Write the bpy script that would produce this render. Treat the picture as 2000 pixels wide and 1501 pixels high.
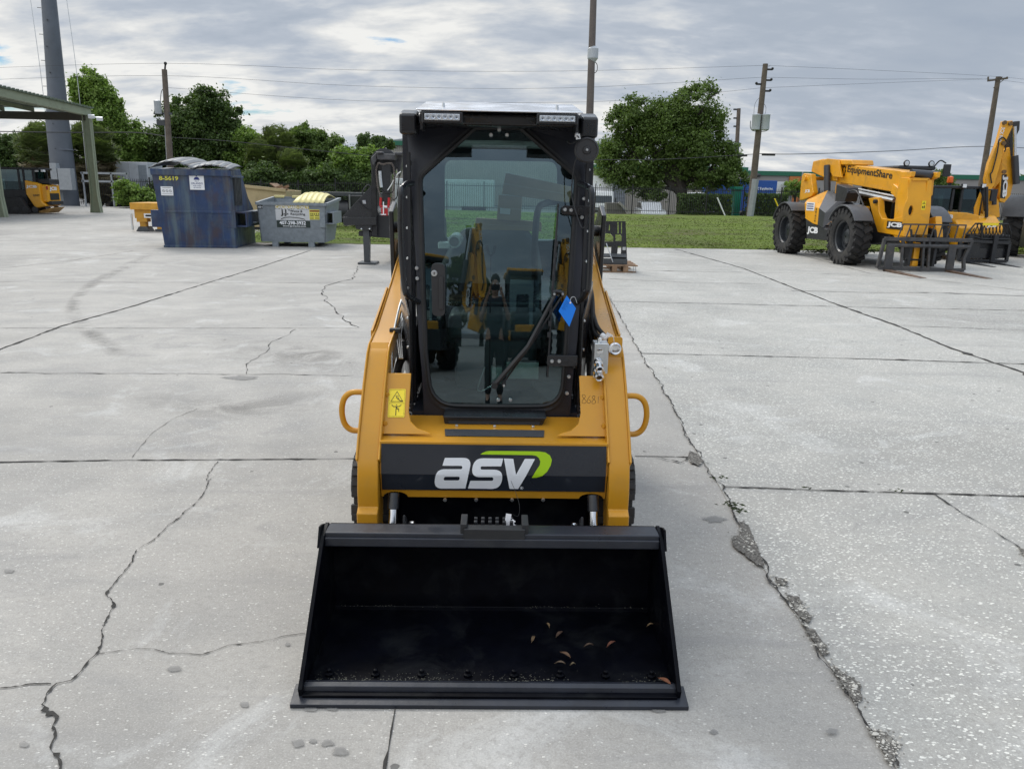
import bpy, math, random
from mathutils import Vector, Matrix, noise
from mathutils.geometry import tessellate_polygon
R=math.radians; PI=math.pi
rng=random.Random(7)
scene=bpy.context.scene
C=scene.collection
for o in list(bpy.data.objects): bpy.data.objects.remove(o)
# ---------------------------------------------------------------- camera
F=1500.; TH=R(14.29); RO=R(1.1); H=1.6
cd=bpy.data.cameras.new('camera'); cam=bpy.data.objects.new('camera',cd); C.objects.link(cam)
cam.location=(0,0,H)
cam.matrix_world=Matrix.Translation((0,0,H))@Matrix.Rotation(PI/2-TH,4,'X')@Matrix.Rotation(RO,4,'Z')
cd.sensor_fit='HORIZONTAL'; cd.sensor_width=36; cd.lens=F/2000*36
cd.clip_start=.05; cd.clip_end=6000
scene.camera=cam
# ---------------------------------------------------------------- sky + sun
SUN_EL,SUN_AZ=R(48),R(-32)      # sun in front-left of the viewer, veiled by cloud
w=bpy.data.worlds.new('World'); scene.world=w; w.use_nodes=True
nt=w.node_tree; nt.nodes.clear(); N=nt.nodes.new; K=nt.links.new
out=N('ShaderNodeOutputWorld'); bg=N('ShaderNodeBackground'); K(bg.outputs[0],out.inputs[0]); bg.inputs[1].default_value=.1
sky=N('ShaderNodeTexSky'); sky.sky_type='NISHITA'; sky.sun_disc=False
sky.sun_elevation=SUN_EL; sky.sun_rotation=SUN_AZ; sky.air_density=1.3; sky.dust_density=.4
tc=N('ShaderNodeTexCoord'); sx=N('ShaderNodeSeparateXYZ'); K(tc.outputs['Generated'],sx.inputs[0])
def mth(op,a,b=None,c=None,tree=None,clamp=False):
    n=(tree or nt).nodes.new('ShaderNodeMath'); n.operation=op; n.use_clamp=clamp
    for i,x in enumerate((a,b,c)):
        if x is None: continue
        if isinstance(x,(int,float)): n.inputs[i].default_value=x
        else: (tree or nt).links.new(x,n.inputs[i])
    return n.outputs[0]
zz=mth('ADD',mth('MAXIMUM',sx.outputs[2],0),.24)
cx=N('ShaderNodeCombineXYZ'); K(mth('DIVIDE',sx.outputs[0],zz),cx.inputs[0]); K(mth('DIVIDE',sx.outputs[1],zz),cx.inputs[1]); cx.inputs[2].default_value=3.3
def nz(vec,scale,detail,rough,dist=0.,tree=None,loc=(0,0,0),sc=(1,1,1)):
    t=tree or nt
    m=t.nodes.new('ShaderNodeMapping'); m.inputs['Location'].default_value=loc; m.inputs['Scale'].default_value=sc
    t.links.new(vec,m.inputs[0])
    n=t.nodes.new('ShaderNodeTexNoise'); n.inputs['Scale'].default_value=scale; n.inputs['Detail'].default_value=detail
    n.inputs['Roughness'].default_value=rough; n.inputs['Distortion'].default_value=dist
    t.links.new(m.outputs[0],n.inputs[0]); return n.outputs['Fac']
def ramp(fac,stops,tree=None,interp='LINEAR'):
    t=tree or nt
    r=t.nodes.new('ShaderNodeValToRGB'); r.color_ramp.interpolation=interp
    e=r.color_ramp.elements
    while len(e)>1: e.remove(e[0])
    for i,(p,c) in enumerate(stops):
        if not isinstance(c,tuple): c=(c,c,c)
        el=e[0] if i==0 else e.new(p)
        el.position=p; el.color=(*c,1)
    t.links.new(fac,r.inputs[0]); return r.outputs[0]
def mix(fac,a,b,tree=None,mode='MIX'):
    t=tree or nt
    m=t.nodes.new('ShaderNodeMix'); m.data_type='RGBA'; m.blend_type=mode
    for s,x in ((m.inputs[0],fac),(m.inputs[6],a),(m.inputs[7],b)):
        if isinstance(x,(int,float)): s.default_value=x
        elif isinstance(x,tuple): s.default_value=(*x,1) if len(x)==3 else x
        else: t.links.new(x,s)
    return m.outputs[2]
# cloud deck: broad banks, broken cells and fine wisps; thinner (brighter) to the left and in a pale band above the horizon
n1=nz(cx.outputs[0],.95,6,.5,.1,loc=(7.3,2.2,0),sc=(.8,1.0,1))
n2=nz(cx.outputs[0],2.9,9,.58,.25,loc=(9.2,4.4,2),sc=(.75,1.15,1))
n3=nz(cx.outputs[0],7.5,8,.55,.2,loc=(1.2,8.4,5),sc=(.7,1.3,1))
n0=mth('ADD',mth('ADD',mth('MULTIPLY',n1,.38),mth('MULTIPLY',n2,.40)),mth('MULTIPLY',n3,.22))
side=ramp(sx.outputs[0],[(.0,-.02),(.0001,0),(1.,0)])
side=mth('MULTIPLY',mth('MINIMUM',mth('MAXIMUM',sx.outputs[0],-.6),.6),.23)
band=ramp(sx.outputs[2],[(.0,.085),(.08,.085),(.15,.0)])
dens=mth('SUBTRACT',mth('ADD',mth('ADD',mth('MULTIPLY',n0,1.6),-.235),side),band)
cloudcol=ramp(dens,[(.0,(9.2,9.2,9.0)),(.37,(8.6,8.6,8.4)),(.43,(7.1,7.25,7.35)),(.485,(5.9,6.25,6.7)),(.55,(4.7,5.2,5.95)),(.63,(4.1,4.65,5.45)),(.9,(3.5,4.1,5.0))])
cover=ramp(dens,[(.27,0.),(.33,1.)])
lift=ramp(sx.outputs[2],[(.24,1.),(.58,2.2)])
K(mix(1.,mix(cover,mix(1.,sky.outputs[0],(.5,.66,.86),mode='MULTIPLY'),cloudcol),lift,mode='MULTIPLY'),bg.inputs[0])
sl=bpy.data.lights.new('sun','SUN'); sl.energy=1.5; sl.angle=R(16); sl.color=(1,.95,.88)
so=bpy.data.objects.new('sun',sl); C.objects.link(so)
sd=Vector((math.sin(SUN_AZ)*math.cos(SUN_EL),math.cos(SUN_AZ)*math.cos(SUN_EL),math.sin(SUN_EL)))
so.rotation_euler=(-sd).to_track_quat('-Z','Y').to_euler()
vs=scene.view_settings; vs.view_transform='Standard'; vs.look='None'; vs.gamma=1; vs.exposure=0.03
scene.render.engine='CYCLES'
scene.cycles.max_bounces=6; scene.cycles.transparent_max_bounces=12
# ---------------------------------------------------------------- projection helpers (pixel of the 2000x1501 photo -> place)
def ray(u,v):
    a=u-1000.;b=v-750.5;c,s=math.cos(RO),math.sin(RO)
    x=a*c+b*s; y=-a*s+b*c
    Yf=F*math.cos(TH)-y*math.sin(TH)
    return x/Yf,(-F*math.sin(TH)-y*math.cos(TH))/Yf
def at(u,v,Y): x,z=ray(u,v); return Vector((x*Y,Y,H+z*Y))
def gr(u,v,z=0): x,q=ray(u,v); Y=(z-H)/q; return Vector((x*Y,Y,z))
LA=R(1.2); LO=Vector((-.05,2.16,0))
def L(u,v,y):
    rx,rz=ray(u,v); c,s=math.cos(LA),math.sin(LA)
    lx=(rx*(LO.y+y*c)-LO.x+y*s)/(c-rx*s)
    return Vector((lx,y,H+rz*(LO.y+lx*s+y*c)))
def Lf(u,v,fy,y0=1.1,off=0.):
    y=y0
    for _ in range(6):
        p=L(u,v,y); y=fy(p.x,p.z)
    p=L(u,v,y); p.y+=off; return p
# ---------------------------------------------------------------- materials
MATS={}
def mat(name,col,rough=.5,metal=0.,var=.12,vs_=6.,bump=.0,bs=60.,spec=.5,coat=0.,rv=.1,dirt=None,emit=None,dirts=3.):
    if name in MATS: return MATS[name]
    m=bpy.data.materials.new(name); m.use_nodes=True; t=m.node_tree; b=t.nodes['Principled BSDF']
    b.inputs['Metallic'].default_value=metal; b.inputs['Specular IOR Level'].default_value=spec
    b.inputs['Coat Weight'].default_value=coat; b.inputs['Coat Roughness'].default_value=.08
    tc=t.nodes.new('ShaderNodeTexCoord'); ob=tc.outputs['Object']
    f=nz(ob,vs_,5,.6,tree=t)
    lo=tuple(c*(1-var) for c in col); hi=tuple(min(1,c*(1+var)) for c in col)
    c=ramp(f,[(.3,lo),(.7,hi)],tree=t)
    if dirt:
        f2=nz(ob,dirts,7,.65,.6,tree=t,loc=(5,2,8))
        c=mix(ramp(f2,[(.5,0.),(.72,dirt[3] if len(dirt)>3 else .6)],tree=t),c,dirt[:3],tree=t)
    t.links.new(c,b.inputs['Base Color'])
    r=ramp(nz(ob,vs_*2.3,4,.6,tree=t,loc=(2,7,1)),[(.3,max(.02,rough-rv)),(.7,min(1,rough+rv))],tree=t)
    t.links.new(r,b.inputs['Roughness'])
    if bump:
        bn=t.nodes.new('ShaderNodeBump'); bn.inputs['Strength'].default_value=bump; bn.inputs['Distance'].default_value=.01
        t.links.new(nz(ob,bs,4,.6,tree=t),bn.inputs['Height']); t.links.new(bn.outputs[0],b.inputs['Normal'])
    if emit:
        b.inputs['Emission Color'].default_value=(*col,1); b.inputs['Emission Strength'].default_value=emit
    MATS[name]=m; return m
def glass(name,tint,ior=1.5,rough=.0,extra=0.):
    if name in MATS: return MATS[name]
    m=bpy.data.materials.new(name); m.use_nodes=True; t=m.node_tree; t.nodes.clear()
    o=t.nodes.new('ShaderNodeOutputMaterial'); ms=t.nodes.new('ShaderNodeMixShader')
    tr=t.nodes.new('ShaderNodeBsdfTransparent'); gl=t.nodes.new('ShaderNodeBsdfGlossy')
    fr=t.nodes.new('ShaderNodeFresnel'); fr.inputs[0].default_value=ior
    tr.inputs[0].default_value=(*tint,1); gl.inputs['Roughness'].default_value=rough
    tc=t.nodes.new('ShaderNodeTexCoord')
    g=ramp(nz(tc.outputs['Object'],5,5,.6,tree=t),[(.3,(.70,.90,1.)),(.7,(.74,.93,1.))],tree=t)
    t.links.new(g,gl.inputs[0])
    t.links.new(mth('ADD',fr.outputs[0],extra,tree=t,clamp=True),ms.inputs[0])
    t.links.new(tr.outputs[0],ms.inputs[1]); t.links.new(gl.outputs[0],ms.inputs[2]); t.links.new(ms.outputs[0],o.inputs[0])
    MATS[name]=m; return m
ASVY=mat('ochre_paint',(.56,.265,.018),.33,var=.06,vs_=2,bump=.03,bs=90,coat=.15,spec=.35,rv=.07,dirt=(.40,.22,.05,.35),dirts=5.)
JCBY=mat('amber_paint',(.78,.36,.012),.36,var=.08,vs_=2,coat=.25,dirt=(.36,.20,.05,.6),dirts=2.2)
BLK=mat('black_paint',(.012,.013,.016),.3,var=.2,vs_=4,coat=.2,bump=.02)
BLKM=mat('satin_black',(.018,.019,.022),.48,var=.25,vs_=5,bump=.05)
BUCK=mat('bucket_black',(.0016,.002,.0042),.42,var=.4,vs_=7,bump=.06,bs=25,spec=.10,dirt=(.018,.020,.021,.5),dirts=6.)
BEDGE=mat('bucket_edge_black',(.016,.019,.028),.36,var=.3,vs_=7,bump=.08,bs=25,spec=.45,dirt=(.04,.042,.045,.35),dirts=9.)
RUB=mat('rubber',(.018,.018,.018),.75,var=.3,vs_=8,bump=.25,bs=40,dirt=(.07,.066,.06,.5))
DRUB=mat('track_rubber',(.022,.022,.023),.62,var=.3,vs_=8,bump=.2,bs=50)
PLAS=mat('dark_plastic',(.03,.03,.032),.5,var=.15)
CHR=mat('chrome',(.75,.76,.78),.16,metal=1.,var=.05)
ZINC=mat('zinc',(.6,.62,.63),.35,metal=.9,var=.1,vs_=20)
WHT=mat('white_paint',(.78,.79,.8),.4,var=.04)
LETW=mat('white_vinyl',(.88,.90,.93),.35,var=.02)
LIME=mat('lime_vinyl',(.42,.68,.015),.35,var=.03)
SIGN=mat('navy_black_vinyl',(.020,.024,.033),.22,var=.1,vs_=1.5,coat=.3)
INK=mat('black_ink',(.01,.01,.01),.5)
YDEC=mat('yellow_vinyl',(.88,.68,.02),.4,var=.03)
GRIP=mat('grit_tape',(.05,.055,.065),.85,var=.4,vs_=300,bump=.6,bs=500)
DGREY=mat('dark_grey_steel',(.05,.055,.06),.4,var=.15,coat=.1)
STEEL=mat('bare_steel',(.3,.31,.32),.4,metal=.8,var=.2,vs_=12)
SEATM=mat('seat_vinyl',(.11,.115,.125),.55,var=.15,bump=.1,bs=120)
CARD=mat('cardboard',(.42,.30,.19),.85,var=.08,vs_=9)
BLUE=mat('blue_tag',(.01,.22,.85),.45,var=.04)
# ---------------------------------------------------------------- mesh builder
class MB:
    def __init__(s): s.v=[];s.f=[];s.m=[];s.mi=0;s.M=None
    def add(s,vs,fs,flip=False):
        n=len(s.v)
        for p in vs:
            p=Vector(p); s.v.append(s.M@p if s.M else p)
        for f in fs:
            f=[i+n for i in f]
            s.f.append(f[::-1] if flip else f); s.m.append(s.mi)
        return s
    def box(s,c,d,rot=None,taper=1.):
        x,y,z=d[0]/2,d[1]/2,d[2]/2
        vs=[Vector((a*x*(taper if e>0 else 1),b*y*(taper if e>0 else 1),e*z)) for e in(-1,1) for a,b in((-1,-1),(1,-1),(1,1),(-1,1))]
        if rot is not None:
            if isinstance(rot,(tuple,list)): 
                from mathutils import Euler
                rot=Euler(rot).to_matrix()
            vs=[rot@p for p in vs]
        vs=[p+Vector(c) for p in vs]
        return s.add(vs,[(3,2,1,0),(4,5,6,7),(0,1,5,4),(1,2,6,5),(2,3,7,6),(3,0,4,7)])
    def bb(s,x0,x1,y0,y1,z0,z1): return s.box(((x0+x1)/2,(y0+y1)/2,(z0+z1)/2),(abs(x1-x0),abs(y1-y0),abs(z1-z0)))
    def prism(s,pts,axis,a,b):
        """extrude 2D polygon; axis 'x': pts=(y,z), 'y': pts=(x,z), 'z': pts=(x,y)"""
        g={'x':lambda p,t:(t,p[0],p[1]),'y':lambda p,t:(p[0],t,p[1]),'z':lambda p,t:(p[0],p[1],t)}[axis]
        n=len(pts); ar=sum(pts[i][0]*pts[(i+1)%n][1]-pts[(i+1)%n][0]*pts[i][1] for i in range(n))
        if (ar<0): pts=pts[::-1]
        if axis=='y': a,b=max(a,b),min(a,b)
        else: a,b=min(a,b),max(a,b)
        vs=[g(p,a) for p in pts]+[g(p,b) for p in pts]
        return s.add(vs,[list(range(n))[::-1],list(range(n,2*n))]+[(i,(i+1)%n,n+(i+1)%n,n+i) for i in range(n)])
    def flat(s,loops,fn,th=None):
        """2D loops (outer + holes) mapped to 3D by fn(x,y,t) ; th=(t0,t1) gives thickness"""
        flat2=[p for l in loops for p in l]
        tri=tessellate_polygon([[Vector((p[0]*1000,p[1]*1000,0)) for p in l] for l in loops])
        tri=[t for t in tri if len(set(t))==3]
        def ori(t): 
            a,b,c=[flat2[i] for i in t]; return (b[0]-a[0])*(c[1]-a[1])-(b[1]-a[1])*(c[0]-a[0])>0
        tri=[t if ori(t) else t[::-1] for t in tri]
        if th is None:
            return s.add([fn(p[0],p[1],0) for p in flat2],tri)
        n=len(flat2); vs=[fn(p[0],p[1],th[0]) for p in flat2]+[fn(p[0],p[1],th[1]) for p in flat2]
        fs=[t[::-1] for t in tri]+[tuple(i+n for i in t) for t in tri]
        o=0
        for l in loops:
            k=len(l)
            for i in range(k): fs.append((o+i,o+(i+1)%k,o+(i+1)%k+n,o+i+n))
            o+=k
        return s.add(vs,fs)
    def flatcut(s,loops,fn,cut):
        """flat sheet of 2D loops creased along y=cut before being mapped to 3D"""
        import bmesh
        q=MB().flat(loops,lambda x,y,t:Vector((x,y,0))); bm=bmesh.new(); vv=[bm.verts.new(p) for p in q.v]
        for f in q.f:
            try: bm.faces.new([vv[i] for i in f])
            except ValueError: pass
        bmesh.ops.bisect_plane(bm,geom=bm.verts[:]+bm.edges[:]+bm.faces[:],plane_co=(0,cut,0),plane_no=(0,1,0))
        bm.verts.index_update(); s.add([fn(v.co.x,v.co.y,0) for v in bm.verts],[[v.index for v in f.verts] for f in bm.faces]); bm.free(); return s
    def tube(s,path,r,n=8,closed=False,caps=True,sq=None):
        P=[Vector(p) for p in path]; m=len(P)
        if not isinstance(r,(list,tuple)): r=[r]*m
        T=[]
        for i in range(m):
            a=P[(i-1)%m] if (i>0 or closed) else P[i]; b=P[(i+1)%m] if (i<m-1 or closed) else P[i]
            T.append((b-a).normalized())
        up=Vector((0,0,1)) if abs(T[0].z)<.9 else Vector((1,0,0))
        nx=T[0].cross(up).normalized(); vs=[]
        for i in range(m):
            if i: 
                q=T[i-1].rotation_difference(T[i]); nx=(q@nx).normalized()
            ny=T[i].cross(nx)
            for j in range(n):
                a=2*PI*j/n+(PI/4 if n==4 else 0)
                vs.append(P[i]+r[i]*(nx*math.cos(a)+ny*math.sin(a)))
        fs=[]
        for i in range(m if closed else m-1):
            k=(i+1)%m
            for j in range(n):
                l=(j+1)%n; fs.append((i*n+j,i*n+l,k*n+l,k*n+j))
        if caps and not closed:
            fs.append(tuple(range(n))[::-1]); fs.append(tuple((m-1)*n+j for j in range(n)))
        return s.add(vs,fs)
    def cyl(s,p0,p1,r0,r1=None,n=16): return s.tube([p0,p1],[r0,r0 if r1 is None else r1],n)
    def lathe(s,prof,o,axis,n=24,caps=True):
        """prof=(r,h) along axis from o"""
        axis=Vector(axis).normalized(); up=Vector((0,0,1)) if abs(axis.z)<.9 else Vector((1,0,0))
        nx=axis.cross(up).normalized(); ny=axis.cross(nx); o=Vector(o); vs=[];fs=[]
        for r,h in prof:
            for j in range(n):
                a=2*PI*j/n; vs.append(o+axis*h+(nx*math.cos(a)+ny*math.sin(a))*r)
        for i in range(len(prof)-1):
            for j in range(n):
                l=(j+1)%n; fs.append((i*n+j,i*n+l,(i+1)*n+l,(i+1)*n+j))
        if caps: fs.append(tuple(range(n))[::-1]); fs.append(tuple((len(prof)-1)*n+j for j in range(n)))
        return s.add(vs,fs)
    def ball(s,c,r,n=12,sc=(1,1,1)):
        vs=[];fs=[];m=n//2
        for i in range(m+1):
            t=PI*i/m
            for j in range(n):
                a=2*PI*j/n; vs.append(Vector(c)+Vector((r*sc[0]*math.sin(t)*math.cos(a),r*sc[1]*math.sin(t)*math.sin(a),r*sc[2]*math.cos(t))))
        for i in range(m):
            for j in range(n): fs.append((i*n+j,(i+1)*n+j,(i+1)*n+(j+1)%n,i*n+(j+1)%n))
        return s.add(vs,fs)
    def build(s,name,mats,parent=None,bevel=0.,ang=35,label=None,seg=2):
        me=bpy.data.meshes.new(name); me.from_pydata([tuple(p) for p in s.v],[],s.f)
        for m in (mats if isinstance(mats,(list,tuple)) else [mats]): me.materials.append(m)
        if any(s.m): me.polygons.foreach_set('material_index',s.m)
        me.validate(); me.shade_smooth(); me.set_sharp_from_angle(angle=R(ang))
        o=bpy.data.objects.new(name,me); C.objects.link(o)
        if parent: o.parent=parent
        if bevel:
            b=o.modifiers.new('bevel','BEVEL'); b.width=bevel; b.segments=seg; b.limit_method='ANGLE'; b.angle_limit=R(30); b.harden_normals=True
        if label: o['label']=label
        return o
def tag(o,label,cat,group=None):
    o['label']=label; o['category']=cat
    if group: o['group']=group
    return o
def thing(name,label,cat,loc=(0,0,0),rz=0.,group=None):
    o=bpy.data.objects.new(name,None); C.objects.link(o); o.location=loc; o.rotation_euler=(0,0,rz); o.empty_display_size=.2
    return tag(o,label,cat,group)
def struct(o): o['kind']='structure'; return o
def dup(o,parent=None,loc=None,rz=None):
    c=o.copy(); C.objects.link(c)
    if parent: c.parent=parent
    if loc is not None: c.location=loc
    if rz is not None: c.rotation_euler=(0,0,rz)
    for ch in list(o.children): dup(ch,c)
    return c
def rounded(pts,k=6):
    """pts (x,y,r) -> polygon with rounded corners"""
    out=[];n=len(pts)
    for i in range(n):
        a=Vector(pts[i-1][:2]);b=Vector(pts[i][:2]);c=Vector(pts[(i+1)%n][:2]);r=pts[i][2] if len(pts[i])>2 else 0
        if r<=0: out.append((b.x,b.y)); continue
        u=(a-b);v=(c-b);lu,lv=u.length,v.length;u/=lu;v/=lv
        t=min(r/max(.05,math.tan(max(.05,math.acos(max(-1,min(1,u.dot(v))))/2))),lu*.49,lv*.49)
        p0=b+u*t;p2=b+v*t
        for j in range(k+1):
            s=j/k; q=p0*(1-s)**2+b*2*s*(1-s)+p2*s*s; out.append((q.x,q.y))
    return out
_tc={}
def textpolys(txt,bold=0.,sx=1.,shear=0.,ext=0.,spacing=1.):
    key=(txt,bold,sx,shear,ext,spacing)
    if key in _tc: return _tc[key]
    cu=bpy.data.curves.new('t','FONT'); cu.body=txt; cu.size=1; cu.offset=bold; cu.shear=shear; cu.extrude=ext; cu.resolution_u=3; cu.space_character=spacing
    ob=bpy.data.objects.new('t',cu); C.objects.link(ob)
    dg=bpy.context.evaluated_depsgraph_get(); dg.update()
    me=bpy.data.meshes.new_from_object(ob.evaluated_get(dg))
    vs=[(v.co.x*sx,v.co.y) for v in me.vertices]; fs=[tuple(p.vertices) for p in me.polygons]
    bpy.data.objects.remove(ob); bpy.data.curves.remove(cu); bpy.data.meshes.remove(me)
    _tc[key]=(vs,fs); return vs,fs
def text(mb,txt,o,ux,uy,w=None,h=None,bold=0.,align='l',shear=0.,spacing=1.):
    """lay text in the plane o + a*ux + b*uy (unit vectors); cap height h, total width w"""
    vs,fs=textpolys(txt,bold,1.,shear,0.,spacing)
    x0=min(p[0] for p in vs);x1=max(p[0] for p in vs);y0=min(p[1] for p in vs);y1=max(p[1] for p in vs)
    ky=h/(y1-y0) if h else None; kx=w/(x1-x0) if w else ky
    if ky is None: ky=kx
    W=(x1-x0)*kx; sh={'l':0,'c':-W/2,'r':-W}[align]
    o=Vector(o);ux=Vector(ux).normalized();uy=Vector(uy).normalized()
    mb.add([o+ux*((p[0]-x0)*kx+sh)+uy*((p[1]-y0)*ky) for p in vs],fs)
def cat(pts,k=6,closed=False):
    P=[Vector(p) for p in pts];n=len(P);out=[]
    for i in range(n if closed else n-1):
        g=lambda j:P[j%n] if closed else P[max(0,min(n-1,j))]
        a,b,c,d=g(i-1),g(i),g(i+1),g(i+2)
        for j in range(k):
            t=j/k; out.append(.5*((2*b)+(c-a)*t+(2*a-5*b+4*c-d)*t*t+(3*b-a-3*c+d)*t**3))
    if not closed: out.append(P[-1])
    return out
# ---------------------------------------------------------------- ground
def concrete(name,base,speck,spk_amt,spk_scale,tint):
    m=bpy.data.materials.new(name); m.use_nodes=True; t=m.node_tree; b=t.nodes['Principled BSDF']
    tc=t.nodes.new('ShaderNodeTexCoord'); ob=tc.outputs['Object']
    big=nz(ob,.35,6,.62,.4,tree=t,sc=(1,1,1)); c=ramp(big,[(.3,tuple(x*.72 for x in base)),(.5,base),(.68,tuple(x*1.14 for x in base))],tree=t)
    med=nz(ob,2.2,7,.68,.3,tree=t,loc=(7,3,0),sc=(.7,1,1)); c=mix(ramp(med,[(.42,.0),(.72,.55)],tree=t),c,tuple(x*.74 for x in tint),tree=t)
    st=nz(ob,.9,8,.72,1.2,tree=t,loc=(31,13,0)); c=mix(ramp(st,[(.585,0.),(.66,.42)],tree=t),c,(.24,.235,.23),tree=t)
    lt=nz(ob,1.3,6,.7,.8,tree=t,loc=(11,53,0)); c=mix(ramp(lt,[(.56,0.),(.68,.45)],tree=t),c,(.60,.60,.585),tree=t)
    fine=nz(ob,38,8,.75,tree=t); c=mix(ramp(fine,[(.33,.55),(.52,0.)],tree=t),c,tuple(x*.62 for x in base),tree=t)
    gr_=nz(ob,150,5,.8,tree=t); c=mix(ramp(gr_,[(.32,.55),(.5,0.)],tree=t),c,tuple(x*.55 for x in base),tree=t); c=mix(ramp(gr_,[(.55,0.),(.7,.5)],tree=t),c,speck,tree=t)
    v=t.nodes.new('ShaderNodeTexVoronoi'); v.inputs['Scale'].default_value=spk_scale; v.inputs['Randomness'].default_value=1
    wv=nz(ob,9,3,.6,tree=t,loc=(2,2,5))
    nn_=t.nodes.new('ShaderNodeTexNoise'); nn_.inputs['Scale'].default_value=spk_scale*1.1; nn_.inputs['Detail'].default_value=2; t.links.new(ob,nn_.inputs[0])
    mp=t.nodes.new('ShaderNodeMapping'); mp.inputs['Rotation'].default_value=(0,0,.5); mp.inputs['Scale'].default_value=(.62,1.15,1); t.links.new(ob,mp.inputs[0])
    va=t.nodes.new('ShaderNodeVectorMath'); va.operation='SCALE'; va.inputs['Scale'].default_value=.9/spk_scale; t.links.new(nn_.outputs['Color'],va.inputs[0])
    vb=t.nodes.new('ShaderNodeVectorMath'); vb.operation='ADD'; t.links.new(mp.outputs[0],vb.inputs[0]); t.links.new(va.outputs[0],vb.inputs[1]); t.links.new(vb.outputs[0],v.inputs['Vector'])
    sep=t.nodes.new('ShaderNodeSeparateColor'); t.links.new(v.outputs['Color'],sep.inputs[0])
    size=mth('ADD',mth('MULTIPLY',sep.outputs[0],.30,tree=t),.10,tree=t)
    isp=mth('LESS_THAN',v.outputs['Distance'],size,tree=t)
    thr=mth('LESS_THAN',sep.outputs[1],mth('MULTIPLY',ramp(nz(ob,.8,6,.65,.5,tree=t,loc=(4,9,1)),[(.33,.15),(.68,1.)],tree=t),spk_amt,tree=t),tree=t)
    spm=mth('MULTIPLY',mth('MULTIPLY',isp,thr,tree=t),mth('ADD',mth('MULTIPLY',sep.outputs[2],.65,tree=t),.25,tree=t),tree=t); c=mix(spm,c,speck,tree=t)
    # small dark pocks
    v2=t.nodes.new('ShaderNodeTexVoronoi'); v2.inputs['Scale'].default_value=5.; t.links.new(ob,v2.inputs['Vector'])
    s2=t.nodes.new('ShaderNodeSeparateColor'); t.links.new(v2.outputs['Color'],s2.inputs[0])
    dk=mth('MULTIPLY',mth('LESS_THAN',mth('ADD',v2.outputs['Distance'],mth('MULTIPLY',nz(ob,30,3,.6,tree=t),.10,tree=t),tree=t),.115,tree=t),mth('LESS_THAN',s2.outputs[2],.16,tree=t),tree=t)
    c=mix(mth('MULTIPLY',dk,.75,tree=t),c,(.06,.058,.055),tree=t)
    # tyre polish streaks running across the yard
    sk=nz(ob,1.0,6,.7,.3,tree=t,loc=(3,0,0),sc=(.22,3.2,1)); c=mix(ramp(sk,[(.56,0.),(.66,.35)],tree=t),c,(.25,.245,.24),tree=t)
    t.links.new(c,b.inputs['Base Color'])
    t.links.new(ramp(med,[(.3,.62),(.7,.85)],tree=t),b.inputs['Roughness'])
    b.inputs['Specular IOR Level'].default_value=.4
    bn=t.nodes.new('ShaderNodeBump'); bn.inputs['Strength'].default_value=.35; bn.inputs['Distance'].default_value=.004
    t.links.new(mth('ADD',fine,mth('MULTIPLY',isp,.25,tree=t),tree=t),bn.inputs['Height']); t.links.new(bn.outputs[0],b.inputs['Normal'])
    return m
CONL=concrete('smooth_concrete',(.372,.355,.326),(.74,.72,.67),.42,110,(.36,.355,.345))
CONR=concrete('shell_concrete',(.392,.38,.35),(.80,.79,.73),1.5,78,(.38,.39,.38))
GRASS=bpy.data.materials.new('turf'); GRASS.use_nodes=True
def _g():
    t=GRASS.node_tree; b=t.nodes['Principled BSDF']; tc=t.nodes.new('ShaderNodeTexCoord'); ob=tc.outputs['Object']
    c=ramp(nz(ob,.5,8,.7,.5,tree=t,sc=(.45,1,1)),[(.28,(.20,.16,.09)),(.40,(.13,.14,.05)),(.50,(.14,.20,.035)),(.6,(.20,.26,.05)),(.72,(.27,.25,.12))],tree=t)
    c=mix(ramp(nz(ob,9,7,.75,tree=t),[(.35,.6),(.6,0.)],tree=t),c,(.07,.09,.03),tree=t)
    t.links.new(c,b.inputs['Base Color']); b.inputs['Roughness'].default_value=.9; b.inputs['Specular IOR Level'].default_value=.15
    bn=t.nodes.new('ShaderNodeBump'); bn.inputs['Distance'].default_value=.08; t.links.new(nz(ob,14,6,.8,tree=t),bn.inputs['Height']); t.links.new(bn.outputs[0],b.inputs['Normal'])
_g()
ASPH=mat('worn_asphalt',(.13,.13,.13),.9,var=.2,vs_=.5,bump=.2,bs=20)
DIRTM=mat('joint_dirt',(.035,.033,.030),.95,var=.5,vs_=14,bump=.5,bs=60)
SPALL=mat('spalled_concrete',(.13,.12,.10),.95,var=.8,vs_=60,bump=1.,bs=60)
def sheet(name,pts,z,m):
    o=MB().add([(p[0],p[1],z) for p in pts],[tuple(range(len(pts)))]).build(name,m); return struct(o)
sheet('ground',[(-900,-900),(900,-900),(900,3000),(-900,3000)],-.75,ASPH)
sheet('concrete_yard',[(-70,-60),(60,-60),(60,22.95),(7,22.9),(-8.2,21.7),(-9,30),(-13,50.5),(-70,50.5)],0,CONL)
def crkx(Y,a=gr(1207,610),b=gr(1755,1495)): t=(Y-a.y)/(b.y-a.y); return a.x+(b.x-a.x)*t
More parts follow.
